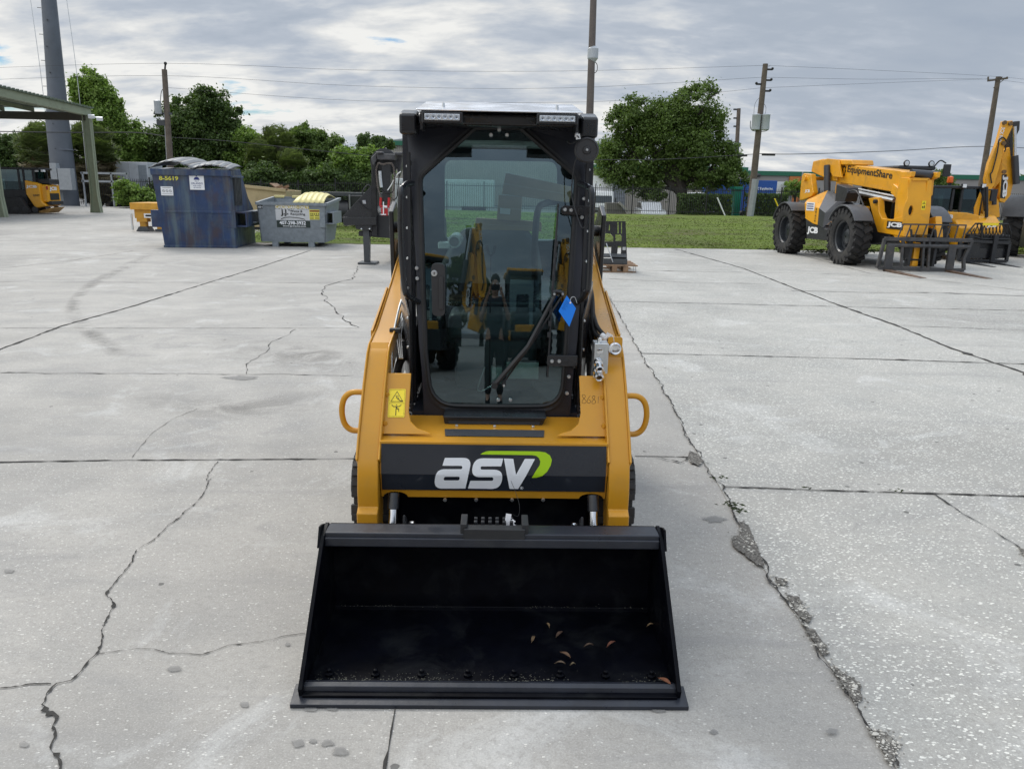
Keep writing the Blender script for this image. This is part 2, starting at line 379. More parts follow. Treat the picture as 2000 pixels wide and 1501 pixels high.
# shell aggregate slab right of the long joint
ys=[-2,0,.6,1.2,1.8,2.4,3,4,5,6,8,10,14,18,22.0]
jl=[gr(1750,1501),gr(1640,1330),gr(1560,1210),gr(1500,1125),gr(1452,1040),gr(1405,950),gr(1352,868),gr(1300,770),gr(1250,690),gr(1207,610)]
jx=[( .0,0)]
slabl=[(p.x,p.y) for p in jl]+[(crkx(10)+0,10),(crkx(22.6),22.6)]
slab=[(crkx(-20),-20)]+slabl+[(7,22.8),(58,22.9),(58,-20)]
sheet('shell_concrete_slab',slab,.004,CONR)
def strip(name,pts,w,z,m=DIRTM,jag=.45,sub=.04,seed=1,taper=False,wob=0.):
    """ragged dark line on the slab: real joint filler or a crack"""
    r=random.Random(seed); w=w*(.60 if sub>.02 else .62); P=[Vector((p[0],p[1],0)) for p in pts]; line=[]
    for i in range(len(P)-1):
        d=(P[i+1]-P[i]).length; dist=max(1.,P[i].y); k=max(1,int(d/(sub*max(1,dist*.25))))
        for j in range(k): line.append(P[i].lerp(P[i+1],j/k))
    line.append(P[-1]); n=len(line); vs=[];fs=[]
    for i,p in enumerate(line):
        t=(line[min(n-1,i+1)]-line[max(0,i-1)]).normalized(); nn=Vector((-t.y,t.x,0))
        ww=w*(1+r.uniform(-jag,jag))*(1+.9*noise.noise(p*9))
        if r.random()<.03: ww*=2.2
        if taper: ww*=max(.25,1-abs(2*i/n-1)**3)
        c=p+nn*(r.uniform(-1,1)*w*jag*.6+wob*(noise.noise(p*3.7+Vector((seed,0,0)))+.6*noise.noise(p*11+Vector((0,seed,0)))+.35*noise.noise(p*37+Vector((seed,seed,0)))))
        vs+= [c+nn*ww*r.uniform(.35,.65),c-nn*ww*r.uniform(.35,.65)]
    for i in range(n-1): fs.append((2*i,2*i+1,2*i+3,2*i+2))
    o=MB().add([(v.x,v.y,z) for v in vs],fs).build(name,m); return struct(o)
PX=lambda l:[gr(u,v) for u,v in l]
J='joint'
strip('pavement_joint',PX([(-60,904),(0,903),(220,899),(430,898),(700,896)]),.022,.004,seed=2)
strip('pavement_joint',PX([(1240,891),(1352,893)]),.014,.004,seed=3)
strip('pavement_joint',PX([(0,641),(300,641),(700,641)]),.016,.004,seed=4,wob=.01)
strip('pavement_joint',PX([(0,728),(150,729),(330,730),(500,731),(690,733)]),.010,.004,seed=5,wob=.03)
strip('pavement_joint',PX([(0,551),(400,552),(760,552)]),.02,.004,seed=6)
strip('pavement_joint',PX([(-150,735),(0,683),(120,637),(260,598),(410,551),(500,524),(607,489)]),.04,.005,seed=7,wob=.01)
strip('pavement_joint',PX([(1411,952),(1600,959),(1800,965),(2000,971),(2100,974)]),.02,.009,seed=8)
strip('pavement_joint',PX([(1252,691),(1500,697),(1700,702),(2000,712),(2100,715)]),.03,.009,seed=9)
strip('pavement_joint',PX([(1190,589),(1500,596),(1700,601),(2000,607)]),.03,.009,seed=10)
strip('pavement_joint',PX([(1190,545),(1340,552),(1500,555)]),.03,.009,seed=11,wob=.03)
strip('pavement_joint',PX([(1545,568),(1700,572),(1820,572),(1900,575),(2000,579)]),.04,.009,seed=12,wob=.02)
strip('pavement_joint',PX([(1260,529),(1500,533),(1700,538)]),.03,.009,seed=13)
strip('pavement_joint',PX([(1750,637),(1850,640),(2000,646)]),.02,.009,seed=14,wob=.03)
strip('pavement_joint',PX([(1320,487),(1450,524),(1620,590),(1760,640),(1860,682),(1990,726),(2080,758)]),.05,.010,seed=15,wob=.01)
strip('pavement_joint',PX([(1535,490),(1700,535),(1900,556),(2000,568)]),.03,.009,seed=16)
strip('pavement_joint',PX([(0,524),(120,512),(260,490)]),.02,.004,seed=17)
strip('pavement_joint',PX([(772,1383),(768,1410),(757,1465),(750,1510),(745,1560)]),.009,.004,seed=18,wob=.004)
strip('pavement_joint',[(p.x,p.y) for p in jl]+[(crkx(10),10),(crkx(22.6),22.6)],.011,.010,seed=19,wob=.03,jag=.8,sub=.018)
crk=[(424,902),(410,925),(405,940),(412,935),(400,962),(380,985),(350,1010),(325,1030),(300,1055),(266,1072),(262,1078),(250,1110),(232,1135),(212,1160),(226,1180),(205,1210),(195,1245),(188,1275),(165,1305),(138,1328),(110,1335),(92,1350),(78,1378),(84,1395),(108,1403),(98,1420),(108,1440),(104,1465),(122,1490),(130,1515)]
strip('pavement_crack',PX(crk),.008,.005,seed=20,jag=.8,sub=.014,wob=.014)
strip('pavement_crack',PX([(190,1280),(240,1270),(300,1268),(330,1277),(395,1279),(450,1261),(510,1256),(560,1243),(596,1238)]),.004,.004,seed=21,jag=.7,sub=.014,wob=.014)
strip('pavement_crack',PX([(-40,1352),(0,1345),(60,1335),(100,1336)]),.008,.004,seed=22,jag=.8,sub=.014,wob=.014)
strip('pavement_crack',PX([(700,520),(688,545),(640,556),(628,572),(640,590),(655,605),(672,625),(700,640)]),.018,.004,seed=23,jag=.8,wob=.05)
strip('pavement_crack',PX([(578,643),(560,655),(530,668),(522,685),(480,715),(478,730)]),.008,.004,seed=24,jag=.8,wob=.03)
strip('pavement_crack',PX([(385,798),(345,815),(300,845),(280,868),(258,893)]),.005,.004,seed=25,jag=.8,wob=.02)
strip('pavement_crack',PX([(1825,967),(1880,1005),(1935,1035),(1975,1062),(2010,1085)]),.011,.010,seed=26,jag=.8,sub=.04,wob=.01)
strip('pavement_crack',PX([(1280,893),(1330,905),(1352,890),(1385,908)]),.008,.009,seed=27,jag=.8,sub=.03,wob=.02)
# spalled pockets along the long joint: broken, ragged patches plus loose aggregate
def fadepatch(name,P,z,m,k=5,sub=6):
    """patch whose cover thins out towards a ragged rim"""
    c=sum(P,Vector())/len(P); rim=[]
    for i in range(len(P)):
        for j in range(sub): rim.append(P[i].lerp(P[(i+1)%len(P)],j/sub))
    n=len(rim); vs=[(c.x,c.y,z)]; al=[1.]; fs=[]
    for q in range(1,k+1):
        for p in rim: w=c+(p-c)*(q/k*.98); vs.append((w.x,w.y,z)); al.append(1-(q/k)**2.2)
    for j in range(n): fs.append((0,1+j,1+(j+1)%n))
    for q in range(k-1):
        for j in range(n): a=1+q*n; fs.append((a+j,a+n+j,a+n+(j+1)%n,a+(j+1)%n))
    o=MB().add(vs,fs).build(name,m); ca=o.data.attributes.new('fade','FLOAT','POINT'); ca.data.foreach_set('value',al); return struct(o)
def fademat(name,ca,cb,sc,lo,hi,amt,rough=.9,bump=0.):
    m=bpy.data.materials.new(name); m.use_nodes=True; t=m.node_tree; b=t.nodes['Principled BSDF']; tc=t.nodes.new('ShaderNodeTexCoord'); ob=tc.outputs['Object']
    t.links.new(ramp(nz(ob,sc*2.2,7,.7,tree=t),[(.35,ca),(.65,cb)],tree=t),b.inputs['Base Color']); b.inputs['Roughness'].default_value=rough
    if bump: bn=t.nodes.new('ShaderNodeBump'); bn.inputs['Strength'].default_value=1; bn.inputs['Distance'].default_value=bump; t.links.new(nz(ob,sc*2.2,7,.7,tree=t),bn.inputs['Height']); t.links.new(bn.outputs[0],b.inputs['Normal'])
    at_=t.nodes.new('ShaderNodeAttribute'); at_.attribute_name='fade'
    f=ramp(mth('ADD',at_.outputs['Fac'],mth('SUBTRACT',nz(ob,sc,7,.7,.3,tree=t),.5,tree=t),tree=t),[(lo,0.),(hi,amt)],tree=t)
    tr=t.nodes.new('ShaderNodeBsdfTransparent'); ms=t.nodes.new('ShaderNodeMixShader'); o=t.nodes['Material Output']
    t.links.new(f,ms.inputs[0]); t.links.new(tr.outputs[0],ms.inputs[1]); t.links.new(b.outputs[0],ms.inputs[2]); t.links.new(ms.outputs[0],o.inputs[0]); return m
SPALLF=fademat('spalled_concrete_edge',(.05,.046,.04),(.30,.28,.25),34,.28,.36,1.,bump=.02)
STAINF=fademat('damp_stain_soft',(.19,.185,.175),(.24,.235,.225),18,.15,.6,.75,rough=.6)
SHELL=mat('shell_stones',(.50,.48,.43),.8,var=.3,vs_=30)
STONE=mat('grey_stones',(.20,.19,.17),.9,var=.5,vs_=30)
def spall(poly,seed,n=60,z=.011):
    r=random.Random(seed); P=[gr(u,v) for u,v in poly]; c=sum(P,Vector())/len(P)
    fadepatch('pavement_spall',P,z,SPALLF)
    mb=MB()
    for k in range(int(n*1.8)):
        w_=[r.random()**4 for _ in P]; s_=sum(w_); q=sum((p*x for p,x in zip(P,w_)),Vector())/s_
        q=q+Vector((r.gauss(0,.012),r.gauss(0,.012),0)); rr=r.uniform(.0015,.0055)*(1.7 if r.random()<.10 else 1)
        mb.mi=0 if r.random()<.42 else 1
        mb.ball((q.x,q.y,z),rr,6,(r.uniform(.7,1.5),r.uniform(.7,1.2),.4))
    o=mb.build('loose_aggregate',[SHELL,STONE]); o['kind']='stuff'
spall([(1345,880),(1362,886),(1378,905),(1366,914),(1348,908),(1340,895)],1,30)
spall([(1440,1010),(1462,1020),(1472,1045),(1495,1100),(1502,1125),(1478,1112),(1452,1090),(1425,1070),(1422,1050),(1444,1040)],2,110)
spall([(1510,1128),(1540,1134),(1538,1148),(1516,1146)],3,25)
spall([(1530,1160),(1560,1165),(1570,1190),(1592,1215),(1582,1228),(1560,1212),(1545,1185)],4,80)
spall([(1568,1220),(1590,1230),(1610,1260),(1625,1285),(1608,1290),(1590,1260),(1575,1240)],5,45)
spall([(1618,1290),(1640,1310),(1685,1340),(1690,1380),(1672,1385),(1650,1350),(1628,1315)],6,90)
spall([(1700,1425),(1730,1430),(1758,1455),(1750,1500),(1735,1500),(1712,1450)],7,80)
spall([(1985,1068),(2010,1080),(2020,1100),(1996,1088)],8,15)
# damp drips under the cutting edge and scattered stains
STAIN=mat('damp_stain',(.27,.265,.255),.55,var=.12,vs_=20)
for k,(u,v,w_,h_) in enumerate([(340,1307,14,6),(478,1376,9,6),(640,1452,12,7),(582,1452,13,8),(612,1448,8,5),(665,1468,16,8),(47,1455,9,6),(18,1115,12,5),(562,1259,6,4),(1394,1430,8,5),(1624,1431,11,6),(607,1385,14,5),(648,1385,12,4),(1285,1388,16,4),(470,738,34,4),(1398,1015,22,6)]):
    r=random.Random(k); pts=[]
    for j in range(12):
        a=2*PI*j/12; q=1.25+r.uniform(-.3,.3); pts.append(gr(u+math.cos(a)*w_*q,v+math.sin(a)*h_*q))
    fadepatch('pavement_stain',pts,.0095 if u>1450 else .0038,STAINF,sub=3)
pt=[gr(u,v) for u,v in [(860,480),(905,480),(700,570)]]
# tyre scuff curving through the yard on the left
SCUF=bpy.data.materials.new('tyre_scuff'); SCUF.use_nodes=True
def _s():
    t=SCUF.node_tree; b=t.nodes['Principled BSDF']; tc=t.nodes.new('ShaderNodeTexCoord')
    b.inputs['Base Color'].default_value=(.235,.225,.21,1); b.inputs['Roughness'].default_value=.85
    tr=t.nodes.new('ShaderNodeBsdfTransparent'); ms=t.nodes.new('ShaderNodeMixShader'); o=t.nodes['Material Output']
    f=ramp(nz(tc.outputs['Object'],2.2,8,.75,.8,tree=t),[(.42,0.),(.62,.5)],tree=t)
    at_=t.nodes.new('ShaderNodeAttribute'); at_.attribute_name='fade'; f=mth('MULTIPLY',f,at_.outputs['Fac'],tree=t)
    t.links.new(f,ms.inputs[0]); t.links.new(tr.outputs[0],ms.inputs[1]); t.links.new(b.outputs[0],ms.inputs[2]); t.links.new(ms.outputs[0],o.inputs[0])
_s()
def scuff(Lp,Rp,z=.0025):
    a=cat([gr(u,v) for u,v in Lp],6); b=cat([gr(u,v) for u,v in Rp],6); n=len(a); vs=[];al=[]
    for i in range(n):
        for j in range(7):
            t=j/6; p=a[i].lerp(b[i],t); vs.append((p.x,p.y,z)); al.append(min(1,2.2*min(t,1-t))*min(1,i/5,(n-1-i)/5))
    fs=[(i*7+j,i*7+j+1,(i+1)*7+j+1,(i+1)*7+j) for i in range(n-1) for j in range(6)]
    o=MB().add(vs,fs).build('tyre_scuff',SCUF); ca=o.data.attributes.new('fade','FLOAT','POINT'); ca.data.foreach_set('value',al); return struct(o)
scuff([(295,487),(240,515),(170,550),(130,590),(128,625),(170,665),(215,700)],[(325,487),(275,515),(205,550),(160,590),(175,625),(225,665),(270,700)])
scuff([(400,655),(620,665),(700,690)],[(420,720),(600,728),(700,730)])
scuff([(250,760),(450,770),(700,745)],[(250,800),(450,825),(690,800)])

def grass_z(x,y):
    if y<23.2: return -.004
    return .02+.22*max(0,min(1,(y-23)/20))*(.6+.4*noise.noise(Vector((x*.12,y*.12,0))))-(max(0,y-53)*.1)
gx=[-14+.9*i for i in range(85)]; gy=[21.6+.5*j for j in range(4)]+[23.6+1.2*j for j in range(31)]
mb=MB(); vs=[];fs=[]
for j,y in enumerate(gy):
    for x in gx:
        x2=x; 
        lo=-8.2-.06*max(0,y-21.7)-.0
        x2=lo+(x+14)*1.0
        vs.append((x2,(y if j else 21.72+ (x2+8.2)*.08 if x2<7 else 22.93+(x2-7)*.0005),.0 if j==0 else grass_z(x2,y)+(.05*noise.noise(Vector((x2*.8,y*.8,3))) if j>2 else 0)))
n=len(gx)
for j in range(len(gy)-1):
    for i in range(n-1): fs.append((j*n+i,j*n+i+1,(j+1)*n+i+1,(j+1)*n+i))
mb.add(vs,fs); o=mb.build('grass_verge',GRASS,ang=180); struct(o)
import numpy as np
def quads(name,cen,nor,size,asp,mats,parent=None,midx=None,curl=0.,updir=None):
    """many small leaf faces in one mesh, vectorised"""
    n=len(cen); rs=np.random.RandomState(n%997)
    r=rs.normal(size=(n,3)) if updir is None else updir
    t=np.cross(nor,r); t/=np.linalg.norm(t,axis=1)[:,None]+1e-9; b=np.cross(nor,t); b/=np.linalg.norm(b,axis=1)[:,None]+1e-9
    s=size[:,None]; a=asp
    v=np.empty((n,4,3)); v[:,0]=cen-b*s; v[:,1]=cen+t*s*a; v[:,2]=cen+b*s; v[:,3]=cen-t*s*a
    if curl: v[:,0]+=nor*s*curl; v[:,2]+=nor*s*curl
    me=bpy.data.meshes.new(name); me.vertices.add(4*n); me.vertices.foreach_set('co',v.ravel())
    me.loops.add(4*n); me.loops.foreach_set('vertex_index',np.arange(4*n,dtype=np.int32))
    me.polygons.add(n); me.polygons.foreach_set('loop_start',np.arange(0,4*n,4,dtype=np.int32)); me.polygons.foreach_set('loop_total',np.full(n,4,dtype=np.int32))
    for m in mats: me.materials.append(m)
    if midx is not None: me.polygons.foreach_set('material_index',midx.astype(np.int32))
    me.update(); me.validate()
    o=bpy.data.objects.new(name,me); C.objects.link(o)
    if parent: o.parent=parent
    return o
strip('verge_soil',[(-8.3,21.70),(-2,22.17),(4,22.62),(7,22.88),(20,22.93),(40,22.95)],.20,.006,m=mat('verge_soil',(.11,.095,.06),.95,var=.5,vs_=12,bump=.5),jag=.9,sub=.03,seed=41,wob=.10)
rs=np.random.RandomState(9); wc=[];wn=[];ws=[]
for u,v,k,rad in((1428,992,16,.03),(1440,1003,14,.03),(1402,938,10,.03),(1580,958,6,.02),(1752,962,6,.02),(1612,495,60,.25),(1598,497,50,.2),(1500,492,30,.2),(1700,497,40,.3)):
    p=gr(u,v)
    for i in range(k): wc.append((p.x+rs.normal()*rad,p.y+rs.normal()*rad*.5,.012+.3*rad)); wn.append((rs.normal()*.5,-1,rs.normal()*.5)); ws.append(.006+.35*rad*rs.rand()+.004)
wc=np.array(wc);wn=np.array(wn);wn/=np.linalg.norm(wn,axis=1)[:,None]
wg=quads('weeds',wc,wn,np.array(ws),.3,[mat('weed_green',(.06,.08,.03),.8,var=.5,vs_=20)],updir=np.cross(np.stack([rs.normal(size=len(wc))*.5,rs.normal(size=len(wc))*.2,np.ones(len(wc))],1),wn)); wg['kind']='stuff'
# blades on the near part of the verge
rs=np.random.RandomState(5); n=42000
yy=22.9+ (rs.rand(n)**2.0)*22; xx=-8.5-.06*(yy-21.7)+rs.rand(n)*(42)
keep=[i for i in range(n) if noise.noise(Vector((xx[i]*.9,yy[i]*.9,1)))+rs.rand()*.8>.15]
xx=xx[keep];yy=yy[keep];n=len(xx)
zz_=np.array([grass_z(x,y) for x,y in zip(xx,yy)])
hh=.014+.022*rs.rand(n)+.0005*(yy-22)
cen=np.stack([xx,yy,zz_+hh*.7],1); nor=np.stack([rs.normal(size=n)*.5,-np.ones(n),rs.normal(size=n)*.5],1); nor/=np.linalg.norm(nor,axis=1)[:,None]
up=np.stack([rs.normal(size=n)*.4,rs.normal(size=n)*.2,np.ones(n)],1); side_=np.cross(up,nor)
BLADE=mat('grass_blade',(.17,.23,.04),.8,var=.6,vs_=.6,dirt=(.22,.18,.10,.8),dirts=.5)
go=quads('grass',cen,nor,hh,.45,[BLADE],updir=np.cross(up,nor)); go['kind']='stuff'
class Frame:
    """local frame of a thing: pt() gives the local point seen at pixel (u,v) on the plane local axis=val"""
    def __init__(s,o,rz): s.o=Vector(o); s.rz=rz; s.R=Matrix.Rotation(rz,3,'Z'); s.I=s.R.transposed()
    def pt(s,u,v,ax,val):
        rx,rz=ray(u,v); d=s.I@Vector((rx,1,rz)); c=s.I@(Vector((0,0,H))-s.o); i='xyz'.index(ax)
        t=(val-c[i])/d[i]; return c+d*t
# ================================================================ HERO: compact track loader
T=thing('compact_track_loader','ochre and black track loader in the foreground with wide black bucket on the concrete','track loader',LO,LA)
def py_(x,z):   # gently convex, leaned back cab front
    return 1.165+.125*(z-1.2)+x*x/6.4+(z-1.2)**2/13
def Lc(u,v,off=0.): return Lf(u,v,py_,1.15,off)
def c2(pl): 
    out=[]
    for p in pl:
        q=Lc(p[0],p[1]); out.append((q.x,q.z)+((p[2],) if len(p)>2 else ()))
    return out
def subdiv(P,d=.06):
    out=[]
    for i in range(len(P)):
        a,b=P[i],P[(i+1)%len(P)]; n=max(1,int(math.hypot(b[0]-a[0],b[1]-a[1])/d))
        for j in range(n): out.append((a[0]+(b[0]-a[0])*j/n,a[1]+(b[1]-a[1])*j/n))
    return out
fm=lambda off:(lambda x,z,t:Vector((x,py_(x,z)+off+t,z)))
glassP=rounded(c2([(821,345,.05),(928,250,.03),(1016,250,.03),(1126,345,.05),(1103,700),(1096,792,.13),(843,790,.13),(832,690)]),8)
cabouter=subdiv(rounded(c2([(793,240),(803,357),(812,505),(818,662),(824,728),(829,823),(1112,825),(1120,728),(1128,662),(1136,534),(1147,332),(1155,243)]),1),.08)
def scaleP(P,k,add=0):
    c=(sum(p[0] for p in P)/len(P),sum(p[1] for p in P)/len(P)); out=[]
    for p in P:
        d=math.hypot(p[0]-c[0],p[1]-c[1]); s=(d+add)/d*k; out.append((c[0]+(p[0]-c[0])*s,c[1]+(p[1]-c[1])*s))
    return out
cab=MB()
cab.flat([cabouter,scaleP(subdiv(glassP,.05),1,.004)],fm(.0),th=(.03,0.))
# cab shell behind the door: roof, posts, floor, rear wall with window opening
def rearwall(y,t): 
    o=[(-.41,.62),(.41,.62),(.41,1.86),(-.41,1.86)]
    h=[(p.x,p.z) for p in (L(868,470,2.08),L(1090,470,2.08),L(1088,316,2.08),L(868,312,2.08))]
    h=rounded([(p[0],p[1],.05) for p in h],5)
    return o,h
o_,h_=rearwall(2.08,.03)
cab.flat([o_,h_],lambda x,z,t:Vector((x,2.08+t,z)),th=(.03,0))
for s in(-1,1):
    cab.bb(s*.395,s*.42,1.9,2.09,.62,1.85)
    cab.bb(s*.37,s*.415,1.31,1.36,.62,1.84)
    cab.bb(s*.385,s*.415,1.3,1.9,.62,.95)
cab.bb(-.40,.40,1.32,2.08,1.80,1.835); cab.bb(-.37,.37,1.14,2.08,.60,.63)
body_cab=cab.build('cab',mat('cab_black',(.020,.022,.030),.42,var=.12,vs_=3,bump=.03,bs=150),T,.004)
# roof
rf=MB()
rf.prism([(1.12,1.845),(1.12,1.885),(1.2,1.915),(2.15,1.95),(2.2,1.9),(2.15,1.845)],'x',-.33,.33)
for s in(-1,1): rf.prism([(1.10,1.805),(1.10,1.885),(1.18,1.905),(2.13,1.93),(2.18,1.87),(2.15,1.84),(1.26,1.838),(1.22,1.805)],'x',s*.402,s*.332)
rf.build('roof',BLK,T,.012,seg=3)
vz=MB()
vz.prism([(1.0,1.888),(1.0,1.894),(1.46,1.968),(1.50,1.962),(1.5,1.945),(1.46,1.95)],'x',-.322,.328)
vy=MB(); vy.prism([(1.03,1.82),(1.03,1.886),(1.14,1.886),(1.14,1.82)],'x',-.31,-.3);vy.build('visor_bracket',BLK,T); vy=MB(); vy.prism([(1.03,1.82),(1.03,1.886),(1.14,1.886),(1.14,1.82)],'x',.315,.305); vy.build('visor_bracket',BLK,T)
vz.build('roof_plate',mat('roof_sky_sheen',(.80,.81,.84),.22,metal=.9,var=.06,vs_=3),T,.002)  # pale metal colour stands in for bright sky mirrored on the plate
# seam + rubber seal + glass
sl_=MB(); sl_.tube([fm(-.006)(p[0],p[1],0) for p in subdiv(glassP,.03)],.0105,8,closed=True)
door=sl_
doorp=MB(); doorp.flat([subdiv(scaleP(glassP,1,.022),.04),subdiv(glassP,.04)],fm(-.012),th=(.012,0)); DOOR=doorp.build('door',BLKM,T,.003)
sl_.build('door_seal',mat('seal_rubber',(.008,.008,.009),.55),DOOR)
gp=subdiv(glassP,.03); cxx=sum(p[0] for p in gp)/len(gp); czz=sum(p[1] for p in gp)/len(gp)
g=MB(); rings=12; vs=[(cxx,py_(cxx,czz)-.004,czz)]; fs=[]; n=len(gp)
for k in range(1,rings+1):
    for p in gp:
        x=cxx+(p[0]-cxx)*k/rings; z=czz+(p[1]-czz)*k/rings; vs.append((x,py_(x,z)-.004,z))
for j in range(n): fs.append((0,1+(j+1)%n,1+j))
for k in range(rings-1):
    for j in range(n):
        a=1+k*n; fs.append((a+j,a+(j+1)%n,a+n+(j+1)%n,a+n+j))
g.add([Vector(p) for p in vs],fs); g.build('door_glass',glass('tinted_glass',(.38,.56,.54),1.78,extra=.035),DOOR,ang=60)
# three top fixings, two bottom ones, hinge hardware
def bolt(mb,p,r=.009,d=Vector((0,-1,0)),h=.008,n=12):
    mb.lathe([(r,0),(r,h*.5),(r*.75,h),(r*.3,h)],p,d,n)
for u,v in[(975,254),(959,264),(990,264),(973,779),(997,779),(1077,702),(1091,702),(1102,409),(1114,410),(815,523),(816,543),(1139,388),(1135,424),(1110,732),(1106,764)]:
    bt=MB(); bolt(bt,Lc(u,v,-.030 if u>1070 else -.012),.0088); bt.build('door_bolt',ZINC,DOOR)
# hinges
for (u0,v0,u1,v1,rr) in((1096,401,1151,420,.012),(1068,691,1126,712,.006)):
    h=MB(); a=Lc(u0,v0);b=Lc(u1,v1)
    h.prism(rounded([(a.x,a.z,.015),(b.x,a.z,rr/3),(b.x,b.z,rr/3),(a.x,b.z,.015)]),'y',a.y-.028,a.y-.016)
    q=Lc(u0+36,(v0+v1)/2); h.cyl((q.x,a.y-.03,q.z),(q.x,a.y-.01,q.z),.010)
    h.cyl((b.x-.01,a.y-.014,a.z),(b.x-.01,a.y-.014,b.z-.01),.009)
    h.build('door_hinge',BLK,DOOR,.002)
# handle
h=MB(); a=Lc(857,512);b=Lc(855,616)
h.prism(rounded([(a.x-.029,a.z,.025),(a.x+.030,a.z,.025),(a.x+.030,b.z,.025),(a.x-.026,b.z,.025)]),'y',a.y-.022,a.y-.05)
h.prism(rounded([(a.x+.004,a.z-.06,.01),(a.x+.022,a.z-.05,.01),(a.x+.024,b.z+.03,.01),(a.x+.004,b.z+.03,.01)]),'y',a.y-.05,a.y-.058)
HD=h.build('door_handle',PLAS,DOOR,.006,seg=3)
k=MB(); p=Lc(850,531); k.lathe([(.013,0),(.013,.006),(.009,.007)],(p.x,p.y-.047,p.z),(0,-1,0),16); k.build('lock',ZINC,HD)
k=MB(); k.box((p.x,p.y-.056,p.z),(.003,.004,.012)); k.build('keyhole',INK,HD)
# grab rails both sides
def rail(pts):
    m=MB(); m.tube(cat([L(*q) for q in pts],5),.0125,10); m.build('grab_rail',BLK,T)
rail([(806,358,1.13),(795,359,1.10),(787,366,1.06),(783,380,1.04),(783,470,1.04),(790,560,1.04),(796,577,1.06),(806,584,1.09),(818,590,1.13)])
rail([(1132,358,1.13),(1142,362,1.10),(1150,367,1.06),(1156,380,1.04),(1154,470,1.04),(1150,555,1.04),(1145,573,1.06),(1137,583,1.09),(1126,591,1.13)])
# wiper: motor pivot, twin arms, blade
wp=MB(); o=-.03
def W(u,v,off=-.03): return Lc(u,v,off)
wp.tube([W(966,748,-.035),W(1030,672,-.05),W(1084,571,-.04)],[.013,.010,.007],6)
wp.tube([W(980,748,-.03),W(1040,664,-.035),W(1099,572,-.03)],[.005,.005,.004],6)
wp.tube([W(1078,568,-.045),W(1086,566,-.045),W(1099,570,-.045)],.009,6)
wp.cyl(W(966,748,-.005),W(966,748,-.05),.014); wp.cyl(W(984,745,-.005),W(984,745,-.045),.009)
wp.tube([W(1089,400,-.03),W(1084,480,-.03),W(1078,570,-.03)],[.003,.006,.007],6)
wp.tube([W(1090,398,-.016),W(1084,490,-.016),W(1076,610,-.016),W(1069,735,-.016)],.004,6)
for i in range(9): 
    v=470+i*22; wp.tube([W(1085-(v-480)*.085,v,-.03),W(1085-(v-480)*.085,v+10,-.03)],.009,4)
WI=wp.build('wiper',BLKM,DOOR)
for u,v in[(1081,571),(1097,571),(984,747)]: b_=MB(); bolt(b_,W(u,v,-.05),.006); b_.build('wiper_bolt',ZINC,WI)
# side screens (slotted steel)
for s in(-1,1):
    m=MB(); y0,y1=1.215,1.66; x0,x1=.375,.43
    rows=34; zb,zt=.62,1.74
    for i in range(rows+1):
        z=zb+(zt-zb)*i/rows
        m.tube([(s*x0,y0+.012+(z-1.2)*.1,z),(s*x1,y1,z)],.0055,4)
        if i<rows:
            for j in range(5):
                f=(j+(.5 if i%2 else 0))/5+.02; q=Vector((s*(x0+(x1-x0)*f),y0+(y1-y0)*f+(z-1.2)*.1*(1-f),z))
                m.tube([q,q+Vector((0,0,(zt-zb)/rows))],.006,4)
    m.bb(s*.372,s*.385,1.20,1.23,zb,zt)
    S_=m.build('side_screen',BLKM,T)
    for i in range(9):
        b_=MB(); z=.66+i*.128; q=Vector((s*.385,1.215+(z-1.2)*.1,z)); bolt(b_,q+Vector((s*.0,-.02,0)),.0065,Vector((s*.3,-1,0)),.012,6); b_.build('screen_bolt',ZINC,S_)
    # lower kick panel beside the cab
    k=MB(); k.flat([[(1.15,.74),(1.15,1.06),(1.5,1.18),(1.5,.80)]],lambda y,z,t:Vector((s*(.375+(y-1.15)*.22+t),y,z)),th=(0,s*.006) if s>0 else (0,.006)); k.build('side_panel',BLK,T)
# lights
for (u0,v0,u1,v1) in((827,220,900,238),(1052,224,1125,241)):
    a=L(u0,v0,1.0);b=L(u1,v1,1.0); m=MB(); m.bb(a.x-.008,b.x+.008,1.0,1.05,b.z-.006,a.z+.006); m.bb((a.x+b.x)/2-.01,(a.x+b.x)/2+.01,1.03,1.1,a.z-.01,1.89)
    Lt=m.build('work_light',BLK,T,.006,seg=3)
    m=MB(); m.bb(a.x+.004,b.x-.004,.995,1.0,b.z+.004,a.z-.003); m.build('lens',mat('lamp_reflector',(.62,.66,.7),.25,metal=.4,var=.15,vs_=80),Lt,.002)
    m=MB()
    for i in range(6): m.lathe([(.0098,0),(.0085,.004),(.004,.001)],(a.x+.016+(b.x-a.x-.032)*i/5,.996,(a.z+b.z)/2),(0,-1,0),14)
    m.build('led_emitters',mat('led_lens',(.42,.45,.5),.15,metal=.6),Lt)
for u in(866,1088): m=MB(); q=L(u,212,1.12); m.cyl((q.x,1.12,1.90),(q.x,1.12,1.93),.008,.005,8); m.build('roof_bolt',ZINC,T)
